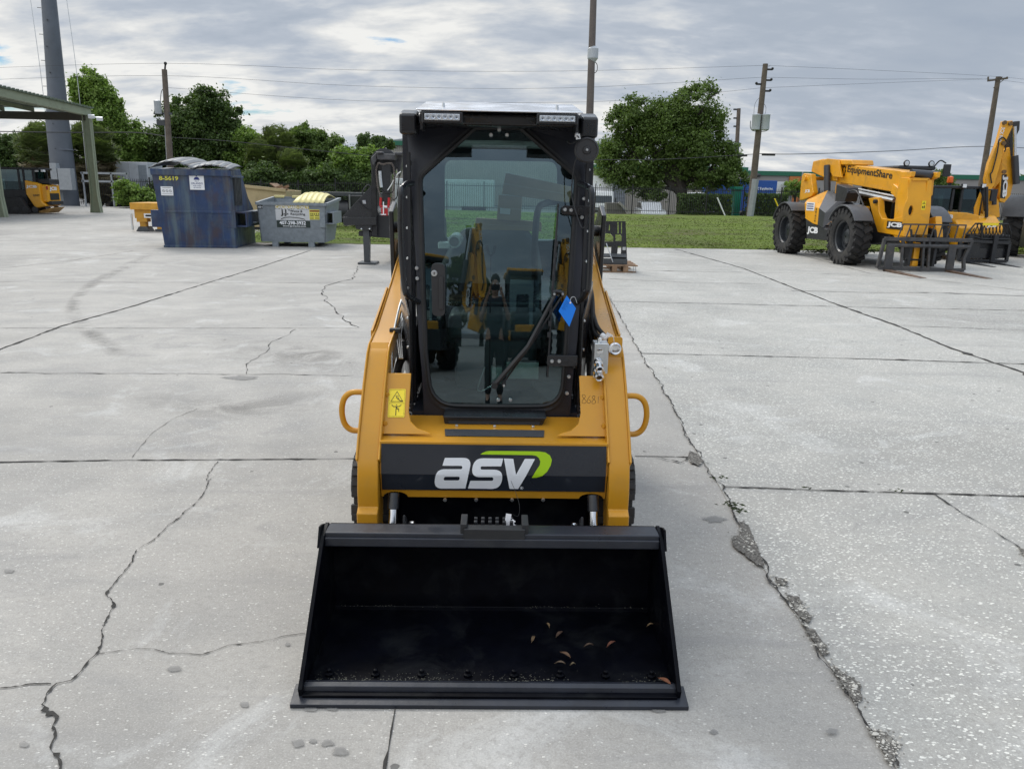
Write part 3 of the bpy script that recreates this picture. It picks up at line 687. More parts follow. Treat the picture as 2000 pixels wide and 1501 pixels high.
# horn / round mirror disc with wiring
hc=L(1146,293,1.09); m=MB(); m.lathe([(.010,0),(.046,.004),(.05,.012),(.05,.024),(.044,.03),(.040,.026),(.018,.026),(.014,.032),(.006,.033)],(hc.x,1.115,hc.z),(0,-1,0),32)
m.tube([(hc.x,1.12,hc.z),(hc.x-.01,1.14,hc.z+.07),(hc.x-.02,1.14,hc.z+.1)],.012,8); HN=m.build('round_horn',PLAS,T)
m=MB(); bolt(m,Vector((hc.x,1.083,hc.z)),.006); m.build('horn_bolt',ZINC,HN)
m=MB(); m.tube(cat([L(1131,300,1.14),L(1122,320,1.14),L(1118,350,1.15),L(1117,385,1.15),L(1130,430,1.13),L(1137,445,1.12),L(1143,440,1.12)],5),.0025,6); m.tube(cat([L(1128,275,1.14),L(1115,280,1.13),L(1108,276,1.14)],4),.004,6); m.build('wiring',BLKM,T)
# cab interior
m=MB(); m.prism(rounded([(-.30,1.20,0),(-.235,1.33,.05),(-.17,1.40,.06),(.15,1.40,.06),(.21,1.33,.05),(.235,1.2,0),(.24,.95,0),(-.24,.95,0)],5),'y',1.98,1.86); m.bb(-.23,.23,1.45,1.9,.90,1.02); m.bb(-.20,.2,1.5,1.85,.63,.9)
m.build('seat',SEATM,T,.03,seg=3)
m=MB(); m.tube(cat([(.20,1.86,1.05),(.19,1.8,1.3),(.2,1.8,1.49),(.24,1.84,1.53),(.32,1.95,1.54)],5),.018,8); m.tube([(.2,1.7,.9),(.17,1.55,1.05)],.02,8)
for s in(-1,1): m.bb(s*.26,s*.37,1.4,1.95,.85,1.0); m.tube([(s*.30,1.45,.98),(s*.29,1.42,1.14)],[.018,.022],8)
m.build('control_console',BLKM,T,.01)
m=MB(); m.flat([h_],lambda x,z,t:Vector((x,2.10,z))); m.build('rear_window',glass('rear_glass',(.78,.88,.86),1.3),T)
m=MB(); m.tube([(-.03,1.5,1.30),(-.03,1.5,.63)],.003,6)
for s in(-1,1): m.tube(cat([(-.03,1.5,1.29),(-.03+s*.012,1.5,1.305),(-.03+s*.02,1.5,1.34)],3),[.004]*3+[.008]*3+[.007],6)
m.build('antenna',INK,T)
m=MB(); m.bb(-.02,.03,1.3,1.34,.72,.80); m.bb(.05,.20,1.32,1.36,.74,.82); m.tube(cat([(.0,1.3,.72),(-.08,1.28,.69),(-.05,1.3,.80)],4),.004,6); m.build('wiper_motor',ZINC,T,.006)
# rear engine body
m=MB(); m.prism([(1.7,.35),(1.7,1.05),(2.1,1.22),(2.75,1.30),(2.85,1.1),(2.85,.35)],'x',-.40,.40); m.build('engine_cover',BLK,T,.02)
m=MB(); m.prism([(.86,.16),(.86,.50),(1.08,.56),(2.4,.56),(2.4,.2)],'x',-.40,.40);  m.build('chassis',BUCK,T,.01)
for s in(-1,1):
    m=MB(); m.prism([(2.25,.5),(2.05,1.0),(2.0,1.5),(2.12,1.57),(2.45,1.5),(2.65,.5)],'x',s*.43,s*.445); m.prism([(2.3,.5),(2.12,1.0),(2.06,1.47),(2.2,1.52),(2.4,1.4),(2.6,.5)],'x',s*.56,s*.585)
    m.cyl((s*.43,2.2,1.38),(s*.60,2.2,1.38),.03); m.build('lift_tower',BLK,T,.006)
# ---- tracks
for s in(-1,1):
    prof=rounded([(.80,.0,.14),(.86,.50,.16),(1.15,.47,.1),(2.35,.47,.14),(2.45,.0,.14)],6)
    pr=[Vector((0,p[0],p[1])) for p in prof]
    m=MB(); m.prism(prof,'x',s*.415,s*.585)
    peri=subdiv([(p.y,p.z) for p in pr],.075); cc=(1.6,.24)
    for i,p in enumerate(peri):
        q=peri[(i+1)%len(peri)]; t=Vector((0,q[0]-p[0],q[1]-p[1])).normalized(); nn=Vector((0,p[0]-cc[0],(p[1]-cc[1])*3)).normalized()
        Mx=Matrix((Vector((1,0,0)),t,t.cross(Vector((1,0,0))))).transposed()
        off=t.cross(Vector((1,0,0)))
        if off.dot(nn)<0: off=-off
        m.box(Vector((s*.497,p[0],p[1]))+off*.004,(.19,.032,.022),Mx)
        m.box(Vector((s*(.572),p[0],p[1]))+off*.002+t*.03,(.045,.05,.018),Mx)
    m.build('rubber_track',DRUB,T,.004,seg=1)
# ---- front yellow structure
def fy(x,z):
    return .775-.02*(z-.37)/.11 if z<.48 else .755+.015*(z-.48)/.125
fp=MB()
prof=[(-.458,.372),(.458,.372),(.458,.48),(.458,.607),(-.458,.607),(-.458,.48)]
bp=[(.458,.48),(.458,.610),(-.458,.610),(-.458,.48)]
ar=[( .40+.05*math.cos(a),.372+.024*math.sin(a)) for a in [PI*i/8 for i in range(9)]]
al=[(-.40+.05*math.cos(a),.372+.024*math.sin(a)) for a in [PI*i/8 for i in range(9)]]
low=[(-.458,.372)]+al[::-1]+ar[::-1]+[(.458,.372),(.458,.48),(-.458,.48)]
xs=sorted(set([-.458,.458]+[p[0] for p in al+ar]+[-.2,-.1,0,.1,.2])); zb_=lambda x:.372+(.024*math.sqrt(max(0,1-((abs(x)-.40)/.05)**2)))
vs=[];fs=[];n_=len(xs)
for off in(0,.012):
    for x in xs: vs.append(Vector((x,fy(x,zb_(x))+off,zb_(x))))
    for x in xs: vs.append(Vector((x,fy(x,.48)+off,.48)))
for i in range(n_-1): fs+=[(i,i+1,n_+i+1,n_+i),(2*n_+i+1,2*n_+i,3*n_+i,3*n_+i+1),(i+1,i,2*n_+i,2*n_+i+1)]
fp.add(vs,fs); fp.flat([bp[::-1]],lambda x,z,t:Vector((x,fy(x,z)+t,z)),th=(.012,0))
# deck plate from the sign back to the cab, stepped up to the sill
fp.prism([(.768,.600),(.768,.612),(.99,.616),(1.12,.618),(1.12,.606)],'x',-.458,.458)
FP=fp.build('front_frame',ASVY,T,.004)
# side shoulders with the flared inner edge
for s in(-1,1):
    q=[L(u,v,0) if False else None for u,v in()]
    prof=[(-.462,.835),(-.356,.835),(-.356,.70),(-.345,.665),(-.315,.642),(-.27,.630),(-.255,.622),(-.462,.622)]
    P2=[(s*x,z) for x,z in prof]
    if s>0: P2=P2[::-1]
    m=MB(); m.flat([P2],lambda x,z,t:Vector((x,.83+(z-.622)*.82+t,z)),th=(.010,0))
    SH=m.build('shoulder_plate',ASVY,T,.004)
    for zz_ in(.66,.76): m=MB(); bolt(m,Vector((s*.45,.83+(zz_-.622)*.82-.002,zz_)),.010,Vector((-s*.6,-1,0))); m.build('shoulder_bolt',ASVY,SH)
# the black vinyl band with the lettering
def sy(x,z): return fy(x,z)-.004
m=MB()
for zl,zh in((.4075,.4799),(.4801,.603)): m.flat([[(-.4535,zl),(.4525,zl),(.4515,zh),(-.4525,zh)]],lambda x,z,t:Vector((x,sy(x,z),z)))
SG=m.build('name_panel',SIGN,T)
def logo(P): 
    out=[]
    for p in P:
        q=Lf(840+p[0]/8,870+p[1]/8,sy,.76); out.append((q.x,q.z))
    return out
def dens_(P,z0=.48):
    out=[]
    for i in range(len(P)):
        a,b=P[i],P[(i+1)%len(P)]; out.append(a)
        if (a[1]-z0)*(b[1]-z0)<0: t=(z0-a[1])/(b[1]-a[1]); out.append((a[0]+(b[0]-a[0])*t,z0))
    return out
aO=rounded([(232,185,15),(655,185,115),(553,665,4),(50,665,120),(105,362,150),(503,362,28),(503,310,28),(192,308,3)],8)
aH=rounded([(222,480,30),(467,480,30),(455,537,30),(208,537,30)],8)
S_=rounded([(690,190,170),(1143,195,3),(1112,318,15),(790,318,28),(790,368,28),(1145,370,130),(1105,672,170),(592,663,3),(628,543,20),(987,543,28),(987,487,28),(635,487,140)],8)
V_=rounded([(1153,195,3),(1300,200,15),(1342,452,2),(1480,200,25),(1640,202,3),(1375,672,10),(1242,670,10)],4)
G_=[(785,133),(830,102),(880,84),(930,78),(1300,80),(1700,85),(1800,100),(1870,145),(1903,215),(1885,300),(1830,400),(1750,470),(1660,497),(1587,497),(1640,410),(1712,300),(1722,240),(1700,190),(1660,155),(1590,143)]
m=MB(); o3=lambda x,z,t:Vector((x,sy(x,z)-.0025,z))
for lps in((aO,aH),(S_,),(V_,)): m.flatcut([logo(l) for l in lps],o3,.48)
q=Lf(1019,952,sy,.76,-.003)
m.flat([[(q.x+.0065*math.cos(a*PI/10),q.z+.0065*math.sin(a*PI/10)) for a in range(20)],[(q.x+.0052*math.cos(a*PI/10),q.z+.0052*math.sin(a*PI/10)) for a in range(20)]],o3)
text(m,'R',q+Vector((-.0026,0,-.0035)),(1,0,0),(0,0,1),h=.007,bold=.02)
m.build('lettering',LETW,SG)
m=MB(); m.flatcut([logo(G_)],o3,.48); m.build('swoosh',LIME,SG)
# grip strips and the sill step
m=MB(); m.flat([[(-.202,.835),(.202,.835),(.21,.925),(-.21,.925)]],lambda x,y,t:Vector((x,y,.6165+(y-.835)*.01))); m.build('grip_strip',GRIP,T)
m=MB(); m.prism([(-.215,.612),(.205,.612),(.222,.652),(-.222,.652)],'y',1.0,1.11); m.prism([(-.21,.64),(.21,.64),(.222,.654),(-.222,.654)],'y',.985,1.0); ST=m.build('door_step',BLK,T,.003)
m=MB(); m.flat([[(-.197,.619),(.190,.619),(.205,.648),(-.205,.648)]],lambda x,z,t:Vector((x,.995+(z-.6)*.05,z))); m.build('step_grip',GRIP,ST)
for u in(892,966,1041): m=MB(); q=L(u,841,.97); bolt(m,Vector((q.x,.965,.617)),.007,Vector((0,0,1)),.008,6); m.build('frame_bolt',ZINC,T)
for u in(869,930,1000,1061): m=MB(); q=L(u,977,.76); bolt(m,Vector((q.x,.770,q.z)),.008,Vector((0,-1,0)),.009,8); m.build('frame_bolt',ZINC,T)
# ---- lift arms
for s in(-1,1):
    outer=[(.70,.19),(.685,.29),(.685,.335),(.715,.352),(.712,.42),(.737,.54),(.813,.642),(.95,.80),(1.06,.905),(1.11,.935),(1.32,.972),(1.83,1.115),(2.2,1.24),(2.32,1.31)]
    inner=[(2.36,1.20),(1.85,.99),(1.4,.85),(1.2,.78),(1.0,.62),(.90,.50),(.87,.36),(.86,.19)]
    web=outer+inner
    m=MB(); m.prism(web,'x',s*.462,s*.545)
    # flange lips running proud along both edges of the front face
    for xo,wd in((.5475,.010),(.4595,.010)):
        pth=[(y-.006,z+.006) for y,z in outer[5:]]; back=[(y+.06,z-.05) for y,z in outer[5:]][::-1]
        m.prism(pth+back,'x',s*(xo-wd/2),s*(xo+wd/2))
    AR=m.build('lift_arm',ASVY,T,.005)
    # fold seam on the upper arm
    m=MB(); m.prism([(1.075,.912),(1.12,.945),(1.12,.938),(1.08,.904)],'x',s*.464,s*.543); m.build('weld_bead',ASVY,AR,.002)
    m=MB(); m.prism([(1.25,.90),(1.25,.972),(1.75,1.105),(1.78,1.06)],'x',s*.553,s*.563); m.build('arm_doubler',ASVY,AR,.002)
    # tie-down loop on the outside
    c=s; pth=cat([(s*.548,.95,.765),(s*.60,.95,.763),(s*.632,.95,.735),(s*.643,.95,.68),(s*.632,.95,.625),(s*.60,.95,.598),(s*.548,.95,.600)],5)
    m=MB(); m.tube(pth,.0125,12); m.build('tie_down_loop',ASVY,AR)
    # tilt cylinder rod behind the bucket
    m=MB(); m.cyl((s*.405,.76,.395),(s*.405,.73,.335),.024); m.cyl((s*.405,.733,.34),(s*.405,.70,.27),.016); m.mi=0
    CY=m.build('tilt_cylinder',BLK,T,.003)
    m=MB(); m.cyl((s*.405,.729,.336),(s*.405,.705,.282),.0172); m.build('rod',CHR,CY)
    m=MB(); m.prism([(.55,.22),(.60,.37),(.66,.33),(.70,.2)],'x',s*.34,s*.35); m.prism([(.55,.22),(.60,.32),(.66,.31),(.70,.2)],'x',s*.44,s*.45)
    m.cyl((s*.33,.64,.285),(s*.46,.64,.285),.016); m.tube([(s*.33,.60,.30),(s*.30,.58,.325),(s*.27,.55,.26)],.016,6); m.box((s*.39,.60,.26),(.16,.05,.10))
    CP=m.build('coupler_link',BLKM,T,.003)
    m=MB(); bolt(m,Vector((s*.325,.62,.325)),.010,Vector((-s,-.4,.4)),.02); m.build('link_pin',CHR,CP)
# hydraulic lines: left steel tube bundle, right hoses
def hose(pts,r=.007,m_=None,name='hose',k=5): 
    m=MB(); m.tube(cat([L(*p) for p in pts],k),r,8); return m.build(name,m_ or RUB,T)
hose([(787,580,1.5),(780,600,1.42),(770,645,1.3),(765,672,1.2),(765,730,1.03)],.0055,ZINC,'steel_line')
for i in range(3): hose([(790+2*i,590,1.5),(783+3*i,625,1.42),(775+4*i,655,1.35),(780+3*i,700,1.2)],.004,ZINC,'steel_line')
m=MB(); q=L(772,645,1.28); m.box(q,(.05,.03,.02)); m.build('line_clamp',BLKM,T,.003)
hose([(775,730,1.3),(780,710,1.3),(787,695,1.3),(788,670,1.35)],.018)
hose([(1150,550,1.6),(1156,580,1.5),(1158,620,1.4),(1163,650,1.3),(1176,662,1.2)],.012)
hose([(1152,560,1.6),(1152,600,1.5),(1152,640,1.4),(1160,675,1.3)],.011)
hose([(1150,580,1.6),(1158,610,1.45),(1168,640,1.3),(1190,664,1.17)],.010)
hose([(1148,640,1.5),(1150,680,1.4),(1156,700,1.3),(1162,720,1.22)],.012)
hose([(1145,600,1.5),(1147,650,1.42),(1150,740,1.3)],.010)
m=MB(); a=L(1160,668,1.03); b=L(1186,742,1.0); m.bb(a.x,b.x,1.0,1.08,b.z,a.z); VB=m.build('valve_block',ZINC,T,.003)
for u,v,r_ in((1171,718,.017),(1170,735,.020)): 
    m=MB(); q=L(u,v,.95); m.lathe([(r_*1.1,0),(r_*1.1,.02),(r_*.8,.022),(r_*.8,.04),(r_,.042),(r_,.062),(r_*.7,.066),(r_*.6,.060),(r_*.2,.060)],(q.x,1.0,q.z+.016),(0,-1,-.35),20); m.build('quick_coupling',CHR,VB)
m=MB(); q=L(1172,686,.995); m.lathe([(.013,0),(.013,.003),(.01,.004)],(q.x,1.001,q.z),(0,-1,0),16); q=L(1171,668,1.03); m.lathe([(.010,0),(.010,.018),(.006,.02)],(q.x,1.03,a.z),(0,0,1),8)
m.build('port_plug',CHR,VB)
m=MB(); q=L(1199,676,1.03); m.prism(rounded([(q.x-.028,q.z-.045,.004),(q.x+.034,q.z-.045,.004),(q.x+.034,q.z+.042,.012),(q.x-.028,q.z+.042,.012)]),'y',1.018,1.028); PB=m.build('coupler_bracket',ASVY,T,.002)
m=MB(); m.lathe([(.027,0),(.027,.022),(.022,.024),(.021,.030),(.018,.028),(.004,.028)],(q.x,1.017,q.z-.004),(0,-1,0),28); m.build('coupler_cap',CHR,PB)
m=MB(); m.tube(cat([(q.x-.005,.99,q.z+.02),(q.x-.012,.99,q.z+.05),(q.x-.02,1.0,q.z+.045)],4),.0015,6); m.build('cap_lanyard',CHR,PB)
m=MB(); m.cyl(L(1176,655,1.2),L(1186,662,1.17),.013); m.box(L(1189,655,1.17),(.028,.002,.020),(0,.5,0)); m.build('white_label_sleeve',WHT,T)
# warning sticker on the left shoulder (two pictograms)
def shp(x,z,o=0): return Vector((x,.83+(z-.622)*.82-.0025-o,z))
def D(u,v): q=L(u,v,.95); return Lf(u,v,lambda x,z:.83+(z-.622)*.82,.95)
def dq(cx_,cy_): q=D(740+cx_/16.68,740+cy_/16.68); return (q.x,q.z)
m=MB(); m.flat([rounded([(*dq(335,318),.004),(*dq(880,318),.004),(*dq(833,1238),.004),(*dq(285,1238),.004)],3)[::-1]],lambda x,z,t:shp(x,z)); WS=m.build('warning_sticker',YDEC,T)
m=MB(); f_=lambda x,z,t:shp(x,z,.002)
def ln(pts,w_):
    P=[Vector((*dq(*p),0)) for p in pts]
    for a,b in zip(P,P[1:]):
        d=(b-a).normalized(); n_=Vector((-d.y,d.x,0))*w_/2; a2=a-d*w_*.3;b2=b+d*w_*.3
        m.flat([[((a2+n_).x,(a2+n_).y),((a2-n_).x,(a2-n_).y),((b2-n_).x,(b2-n_).y),((b2+n_).x,(b2+n_).y)]],f_)
ln([(600,395),(392,720),(785,720),(600,395)],.0016); ln([(590,600),(640,650),(700,690),(780,700)],.0022); ln([(560,530),(590,610)],.002); ln([(590,560),(655,545)],.0015); ln([(600,630),(640,600),(660,640)],.0015)
ln([(350,345),(850,345),(810,1200),(325,1200),(350,345)],.0006); ln([(345,775),(830,775)],.0006)
ln([(430,830),(480,880),(660,880),(730,830)],.0022); ln([(568,880),(550,1160)],.0026); ln([(590,890),(595,960),(650,950),(645,1045)],.0022)
q=dq(580,828); m.flat([[(q[0]+.0018*math.cos(i*PI/5),q[1]+.0018*math.sin(i*PI/5)) for i in range(10)]],f_)
q=dq(590,520); m.flat([[(q[0]+.0012*math.cos(i*PI/5),q[1]+.0012*math.sin(i*PI/5)) for i in range(10)]],f_)
m.build('pictogram',INK,WS)
# 8681 in pen on the right shoulder
m=MB()
strokes=[[(1143,772),(1139,770),(1137,773),(1141,778),(1145,783),(1142,787),(1137,786),(1138,781),(1143,775),(1143,772)],[(1153,772),(1148,779),(1147,785),(1151,787),(1154,783),(1150,780)],
[(1162,773),(1158,773),(1157,777),(1162,781),(1163,786),(1158,788),(1156,784),(1161,778),(1162,773)],[(1169,774),(1168,787)]]
for st in strokes:
    m.tube(cat([D(u,v)+Vector((0,-.0005,0)) for u,v in st],3),.0009,4)
m.build('pen_marking',mat('pen_ink',(.10,.05,.015),.6),T)
# ================= bucket (an attachment moving with the arms)
BK=MB(); hw=.60
prof=[(-.03,.012),(.48,.018),(.50,.03),(.505,.10),(.515,.13),(.50,.33),(.47,.395),(.44,.402),(.44,.39),(.462,.383),(.485,.325),(.498,.13),(.488,.105),(.485,.045),(.47,.036),(-.03,.03)]
BK.prism(prof,'x',-hw,hw)
BK.build('bucket',BUCK,T,.003)
BKo=[o for o in T.children if o.name.startswith('bucket')][0]
m=MB(); m.bb(-hw,hw,.366,.448,.374,.404); m.bb(-hw,hw,.358,.372,.352,.388); m.build('top_bar',BEDGE,BKo,.006)
for s in(-1,1):
    m=MB(); m.prism([(-.02,.012),(-.03,.05),(.36,.395),(.44,.41),(.50,.36),(.52,.13),(.51,.012)],'x',s*.598,s*.612)
    m.prism([(.33,.36),(.37,.425),(.40,.42),(.44,.405),(.40,.37)],'x',s*.612,s*.620)
    m.build('bucket_side',BUCK,BKo,.002)
m=MB(); m.prism([(-.055,.0),(-.055,.014),(.025,.034),(.025,.014)],'x',-.632,.632); m.prism([(-.01,.0255),(-.005,.045),(.012,.050),(.035,.040),(.035,.03)],'x',-.60,.60); m.build('cutting_edge',BEDGE,BKo,.002)
for i in range(8):
    x=-.535+1.07*i/7; m=MB(); m.lathe([(.016,0),(.016,.009),(.009,.010),(.009,.022),(.004,.024)],(x,.075,.031),(0,0,1),6); m.build('edge_bolt',BUCK,BKo,.002)
m=MB(); m.bb(-.105,.115,.36,.40,.36,.425); 
for s,x in((-1,-.105),(1,.115)): m.bb(x-.012,x+.012,.37,.46,.38,.44)
for j in range(2):
    for i in range(6): m.bb(-.07+i*.026,-.057+i*.026,.41+j*.03,.425+j*.03,.40,.432)
m.build('bucket_step',BLKM,BKo,.003)
m=MB(); rr=random.Random(3)
for i in range(4600):
    x=rr.uniform(-.58,.58); y=.04+.43*rr.random()**2.2; 
    if rr.random()<.45: y=rr.gauss(.470,.010); 
    d_=.031+max(0,(y-.47))*.9
    if noise.noise(Vector((x*4,y*9,0)))+rr.uniform(-.3,.3)<-.05: continue
    r_=rr.uniform(.0006,.0021); m.ball((x,min(y,.483),d_),r_,4,(1.3,1,.5))
m.build('sand_grit',mat('sand_grit',(.17,.165,.13),.95,var=.5,vs_=60),BKo)['kind']='stuff'
# loose dry leaves lying in the bucket
lf=[(1270,1225,.018,.3,(.30,.20,.10)),(1041,1252,.020,1.2,(.26,.17,.09)),(1070,1225,.016,2.,(.33,.22,.11)),(1093,1243,.028,.9,(.14,.08,.05)),(1150,1265,.022,.2,(.13,.08,.05)),(1194,1262,.026,.6,(.22,.075,.04)),(1104,1283,.028,-.7,(.20,.11,.06)),(1094,1300,.024,-.3,(.16,.11,.07)),(1118,1302,.014,.5,(.24,.18,.10)),(1298,1335,.034,-.9,(.30,.11,.05))]
wh=['pale leaf high at the far right of the bucket floor','small tan leaf left of centre among the leaves in the bucket','pale upright leaf farthest back in the bucket','dark curled leaf in the middle of the bucket floor','dark brown leaf just left of the red one in the bucket','red leaf right of the middle of the bucket floor','long brown leaf above the third pair of bolts in the bucket','thin dark leaf close to the row of bolts in the bucket','tiny tan leaf beside the thin dark one in the bucket','large orange leaf leaning at the right end of the cutting edge']
for i,(u,v,sz,a,c) in enumerate(lf):
    q=gr(u,v,.036); sz*=.75; loc=(q-LO); cA,sA=math.cos(-LA),math.sin(-LA); q=Vector((q.x,q.y,.042))
    m=MB(); vs=[];fs=[]
    for k in range(9):
        t=k/8; w2=sz*.34*math.sin(PI*t)**.8+.0006; x=(t-.5)*2*sz
        for j in(-1,0,1): vs.append((x,j*w2,.004*abs(j)+.006*math.sin(PI*t)+.003*t))
    for k in range(8):
        for j in range(2): fs.append((k*3+j,(k+1)*3+j,(k+1)*3+j+1,k*3+j+1))
    m.add([Vector(p) for p in vs],fs); m.tube([(-sz,0,.003),(-sz*1.15,.0,.003)],.0007,5)
    o=m.build('dry_leaf',mat('leaf_%d'%i,tuple(x*.6 for x in c),.8,var=.3,vs_=50)); o.location=q+Vector((0,0,0)); o.rotation_euler=(rng.uniform(-.2,.2),rng.uniform(-.2,.2),a)
    tag(o,wh[i],'leaf','dry leaves lying in the bucket')
# hanging tags
m=MB(); cs=[L(1107,577,1.03),L(1125,602,1.03),L(1112,638,1.03),L(1091,607,1.03)]
cc=LO+Matrix.Rotation(LA,3,'Z')@((cs[0]+cs[2])/2)
TB=thing('hang_tag','bright blue paper tag hanging from the right grab rail of the loader door','tag',cc,LA)
loc=lambda p:p-(cs[0]+cs[2])/2
m.add([loc(p) for p in cs]+[loc(p)+Vector((0,.001,0)) for p in cs],[(0,3,2,1),(4,5,6,7),(0,1,5,4),(1,2,6,5),(2,3,7,6),(3,0,4,7)]); m.build('card',BLUE,TB)
m=MB(); ux=(cs[1]-cs[0]).normalized(); uy=(cs[0]-cs[3]).normalized()
for i in range(6):
    b0=loc(cs[0].lerp(cs[3],.2+.1*i)).copy(); b0+=Vector((0,-.0008,0)); l_=[.02,.017,.023,.014,.02,.012][i]
    pts=[b0+ux*(.006+l_*t/14)+uy*(.0012*math.sin(t*2.3+i)) for t in range(15)]; m.tube(pts,.0004,4)
m.build('handwriting',mat('blue_ink',(.0,.04,.18),.6),TB)
m=MB(); q=loc(L(1114,591,1.028)); m.lathe([(.004,0),(.004,.001),(.002,.0012)],q,(0,-1,0),14); m.tube(cat([q,q+Vector((.004,.01,.02)),q+Vector((.02,.02,.02)),q+Vector((.03,.02,-.005))],4),.0008,5); m.build('eyelet',WHT,TB)
q=L(988,1028,.43); TW=thing('paper_tag','torn white paper tag wired onto the middle of the bucket top edge','tag',LO+Matrix.Rotation(LA,3,'Z')@q,LA)
m=MB(); m.add([(-.006,0,.0),(.014,.003,.004),(.020,.01,.045),(-.0,.012,.047)],[(0,1,2,3)]); m.add([(.014,.003,.0),(.038,-.004,.006),(.028,.004,.013),(.036,.006,.018),(.022,.012,.028),(.017,.012,.03)],[(0,1,2,3,4,5)])
m.build('paper',mat('paper',(.82,.82,.84),.6,var=.05),TW)
m=MB(); m.tube(cat([(.022,.01,.045),(.045,.03,.03),(.05,.05,.06),(.035,.12,.09),(.02,.2,.10)],5),.0008,5); m.build('wire',INK,TW)
q=L(1126,262,1.08); TC=thing('product_tag','small white tag tied above the round horn on the loader cab','tag',LO+Matrix.Rotation(LA,3,'Z')@q,LA)
m=MB(); m.box((0,0,.0),(.011,.002,.024),(0,.15,0)); m.box((.006,-.004,-.01),(.018,.002,.020),(0,-.2,0)); m.build('paper',WHT,TC)
m=MB(); m.tube([(.001,-.006,-.006),(.011,-.006,-.014)],.0025,5); m.build('printing',INK,TC)
# cardboard boxes inside the cab
def wbox(name,label,corners,y0,depth,group='boxes stacked in the loader cab'):
    P=[L(u,v,y0) for u,v in corners]; c=sum(P,Vector())/4; loc=LO+Matrix.Rotation(LA,3,'Z')@c
    m=MB(); vs=[p-c for p in P]; vs2=[p+Vector((0,depth,0)) for p in vs]
    m.add(vs+vs2,[(0,3,2,1),(4,5,6,7),(0,1,5,4),(1,2,6,5),(2,3,7,6),(3,0,4,7)])
    o=thing(name,label,'box',loc,LA,group); m.build('carton',CARD,o,.003,seg=1)
    m=MB(); a=vs[0].lerp(vs[3],.47);b=vs[1].lerp(vs[2],.47);d=vs[1].lerp(vs[2],.53);e=vs[0].lerp(vs[3],.53); of=Vector((0,-.001,0)); m.add([a+of,e+of,d+of,b+of],[(0,1,2,3)]); m.build('packing_tape',mat('tape',(.46,.36,.25),.3,var=.03),o); return o
wbox('cardboard_box','long cardboard box lying tilted, topmost in the cab behind the door glass',[(988,338),(1118,365),(1112,396),(980,379)],1.86,.14)
b2=wbox('cardboard_box','small square cardboard box with a white label, between the long boxes in the cab',[(974,381),(1020,385),(1017,433),(970,429)],1.84,.16)
m=MB(); a=L(977,407,1.838)-L(995,407,1.84); 
P=[L(977,406,1.838),L(997,408,1.838),L(996,419,1.838),L(976,417,1.838)]; c=sum([L(u,v,1.84) for u,v in((974,381),(1020,385),(1017,433),(970,429))],Vector())/4
m.add([p-c for p in P],[(0,3,2,1)]); m.build('address_label',WHT,b2)
wbox('cardboard_box','flat cardboard box lying level on the seat back under the other boxes in the cab',[(929,426),(1058,434),(1058,452),(928,449)],1.87,.12)
m=MB(); q=L(887,472,1.7); o=LO+Matrix.Rotation(LA,3,'Z')@q; RT=thing('manual_roll','white manual bag and roll resting beside the seat in the loader cab','document bag',o,LA)
m.lathe([(.022,0),(.034,.001),(.034,.09),(.02,.091)],(0,0,0),(.1,1,.1),20); m.box((-.05,.05,-.02),(.06,.10,.03)); m.build('bag',mat('plastic_bag',(.75,.8,.78),.2,var=.08,vs_=30,bump=.2),RT,.004)
m=MB(); m.lathe([(.024,0),(.024,.002)],(0,-.003,0),(.1,1,.1),20); m.build('roll_end',mat('grey_cap',(.2,.2,.2),.6),RT)
# ================================================================ BACKGROUND: trees, fence, poles, buildings
def leafmat(name,a,b,c):
    m=bpy.data.materials.new(name); m.use_nodes=True; t=m.node_tree; t.nodes.clear()
    o=t.nodes.new('ShaderNodeOutputMaterial'); d=t.nodes.new('ShaderNodeBsdfPrincipled'); tr=t.nodes.new('ShaderNodeBsdfTranslucent'); ms=t.nodes.new('ShaderNodeMixShader')
    tc=t.nodes.new('ShaderNodeTexCoord'); ob=tc.outputs['Object']
    g=t.nodes.new('ShaderNodeNewGeometry')
    col=ramp(nz(ob,.55,4,.6,.3,tree=t),[(.3,a),(.5,b),(.7,c)],tree=t)
    col=mix(mth('MULTIPLY',g.outputs['Random Per Island'],.55,tree=t),col,tuple(x*1.7 for x in c),tree=t)
    t.links.new(col,d.inputs['Base Color']); d.inputs['Roughness'].default_value=.6; d.inputs['Specular IOR Level'].default_value=.25
    t.links.new(mix(1.,col,(1.3,1.5,.6),tree=t,mode='MULTIPLY'),tr.inputs[0]); ms.inputs[0].default_value=.28
    t.links.new(d.outputs[0],ms.inputs[1]); t.links.new(tr.outputs[0],ms.inputs[2]); t.links.new(ms.outputs[0],o.inputs[0]); return m
LF_OAK=leafmat('oak_leaf',(0.037,0.060,0.011),(0.069,0.106,0.027),(0.125,0.181,0.050))
LF_DARK=leafmat('dark_leaf',(0.027,0.048,0.015),(0.050,0.083,0.025),(0.088,0.131,0.037))
LF_BR=leafmat('bright_leaf',(0.056,0.094,0.020),(0.106,0.175,0.035),(0.188,0.263,0.062))
LF_PALM=leafmat('palm_leaf',(.05,.07,.03),(.09,.12,.045),(.15,.18,.075))
LF_DEAD=leafmat('dead_frond',(.10,.08,.05),(.17,.14,.09),(.26,.22,.15))
BARK=mat('bark',(.045,.038,.032),.9,var=.4,vs_=5,bump=.6,bs=14)
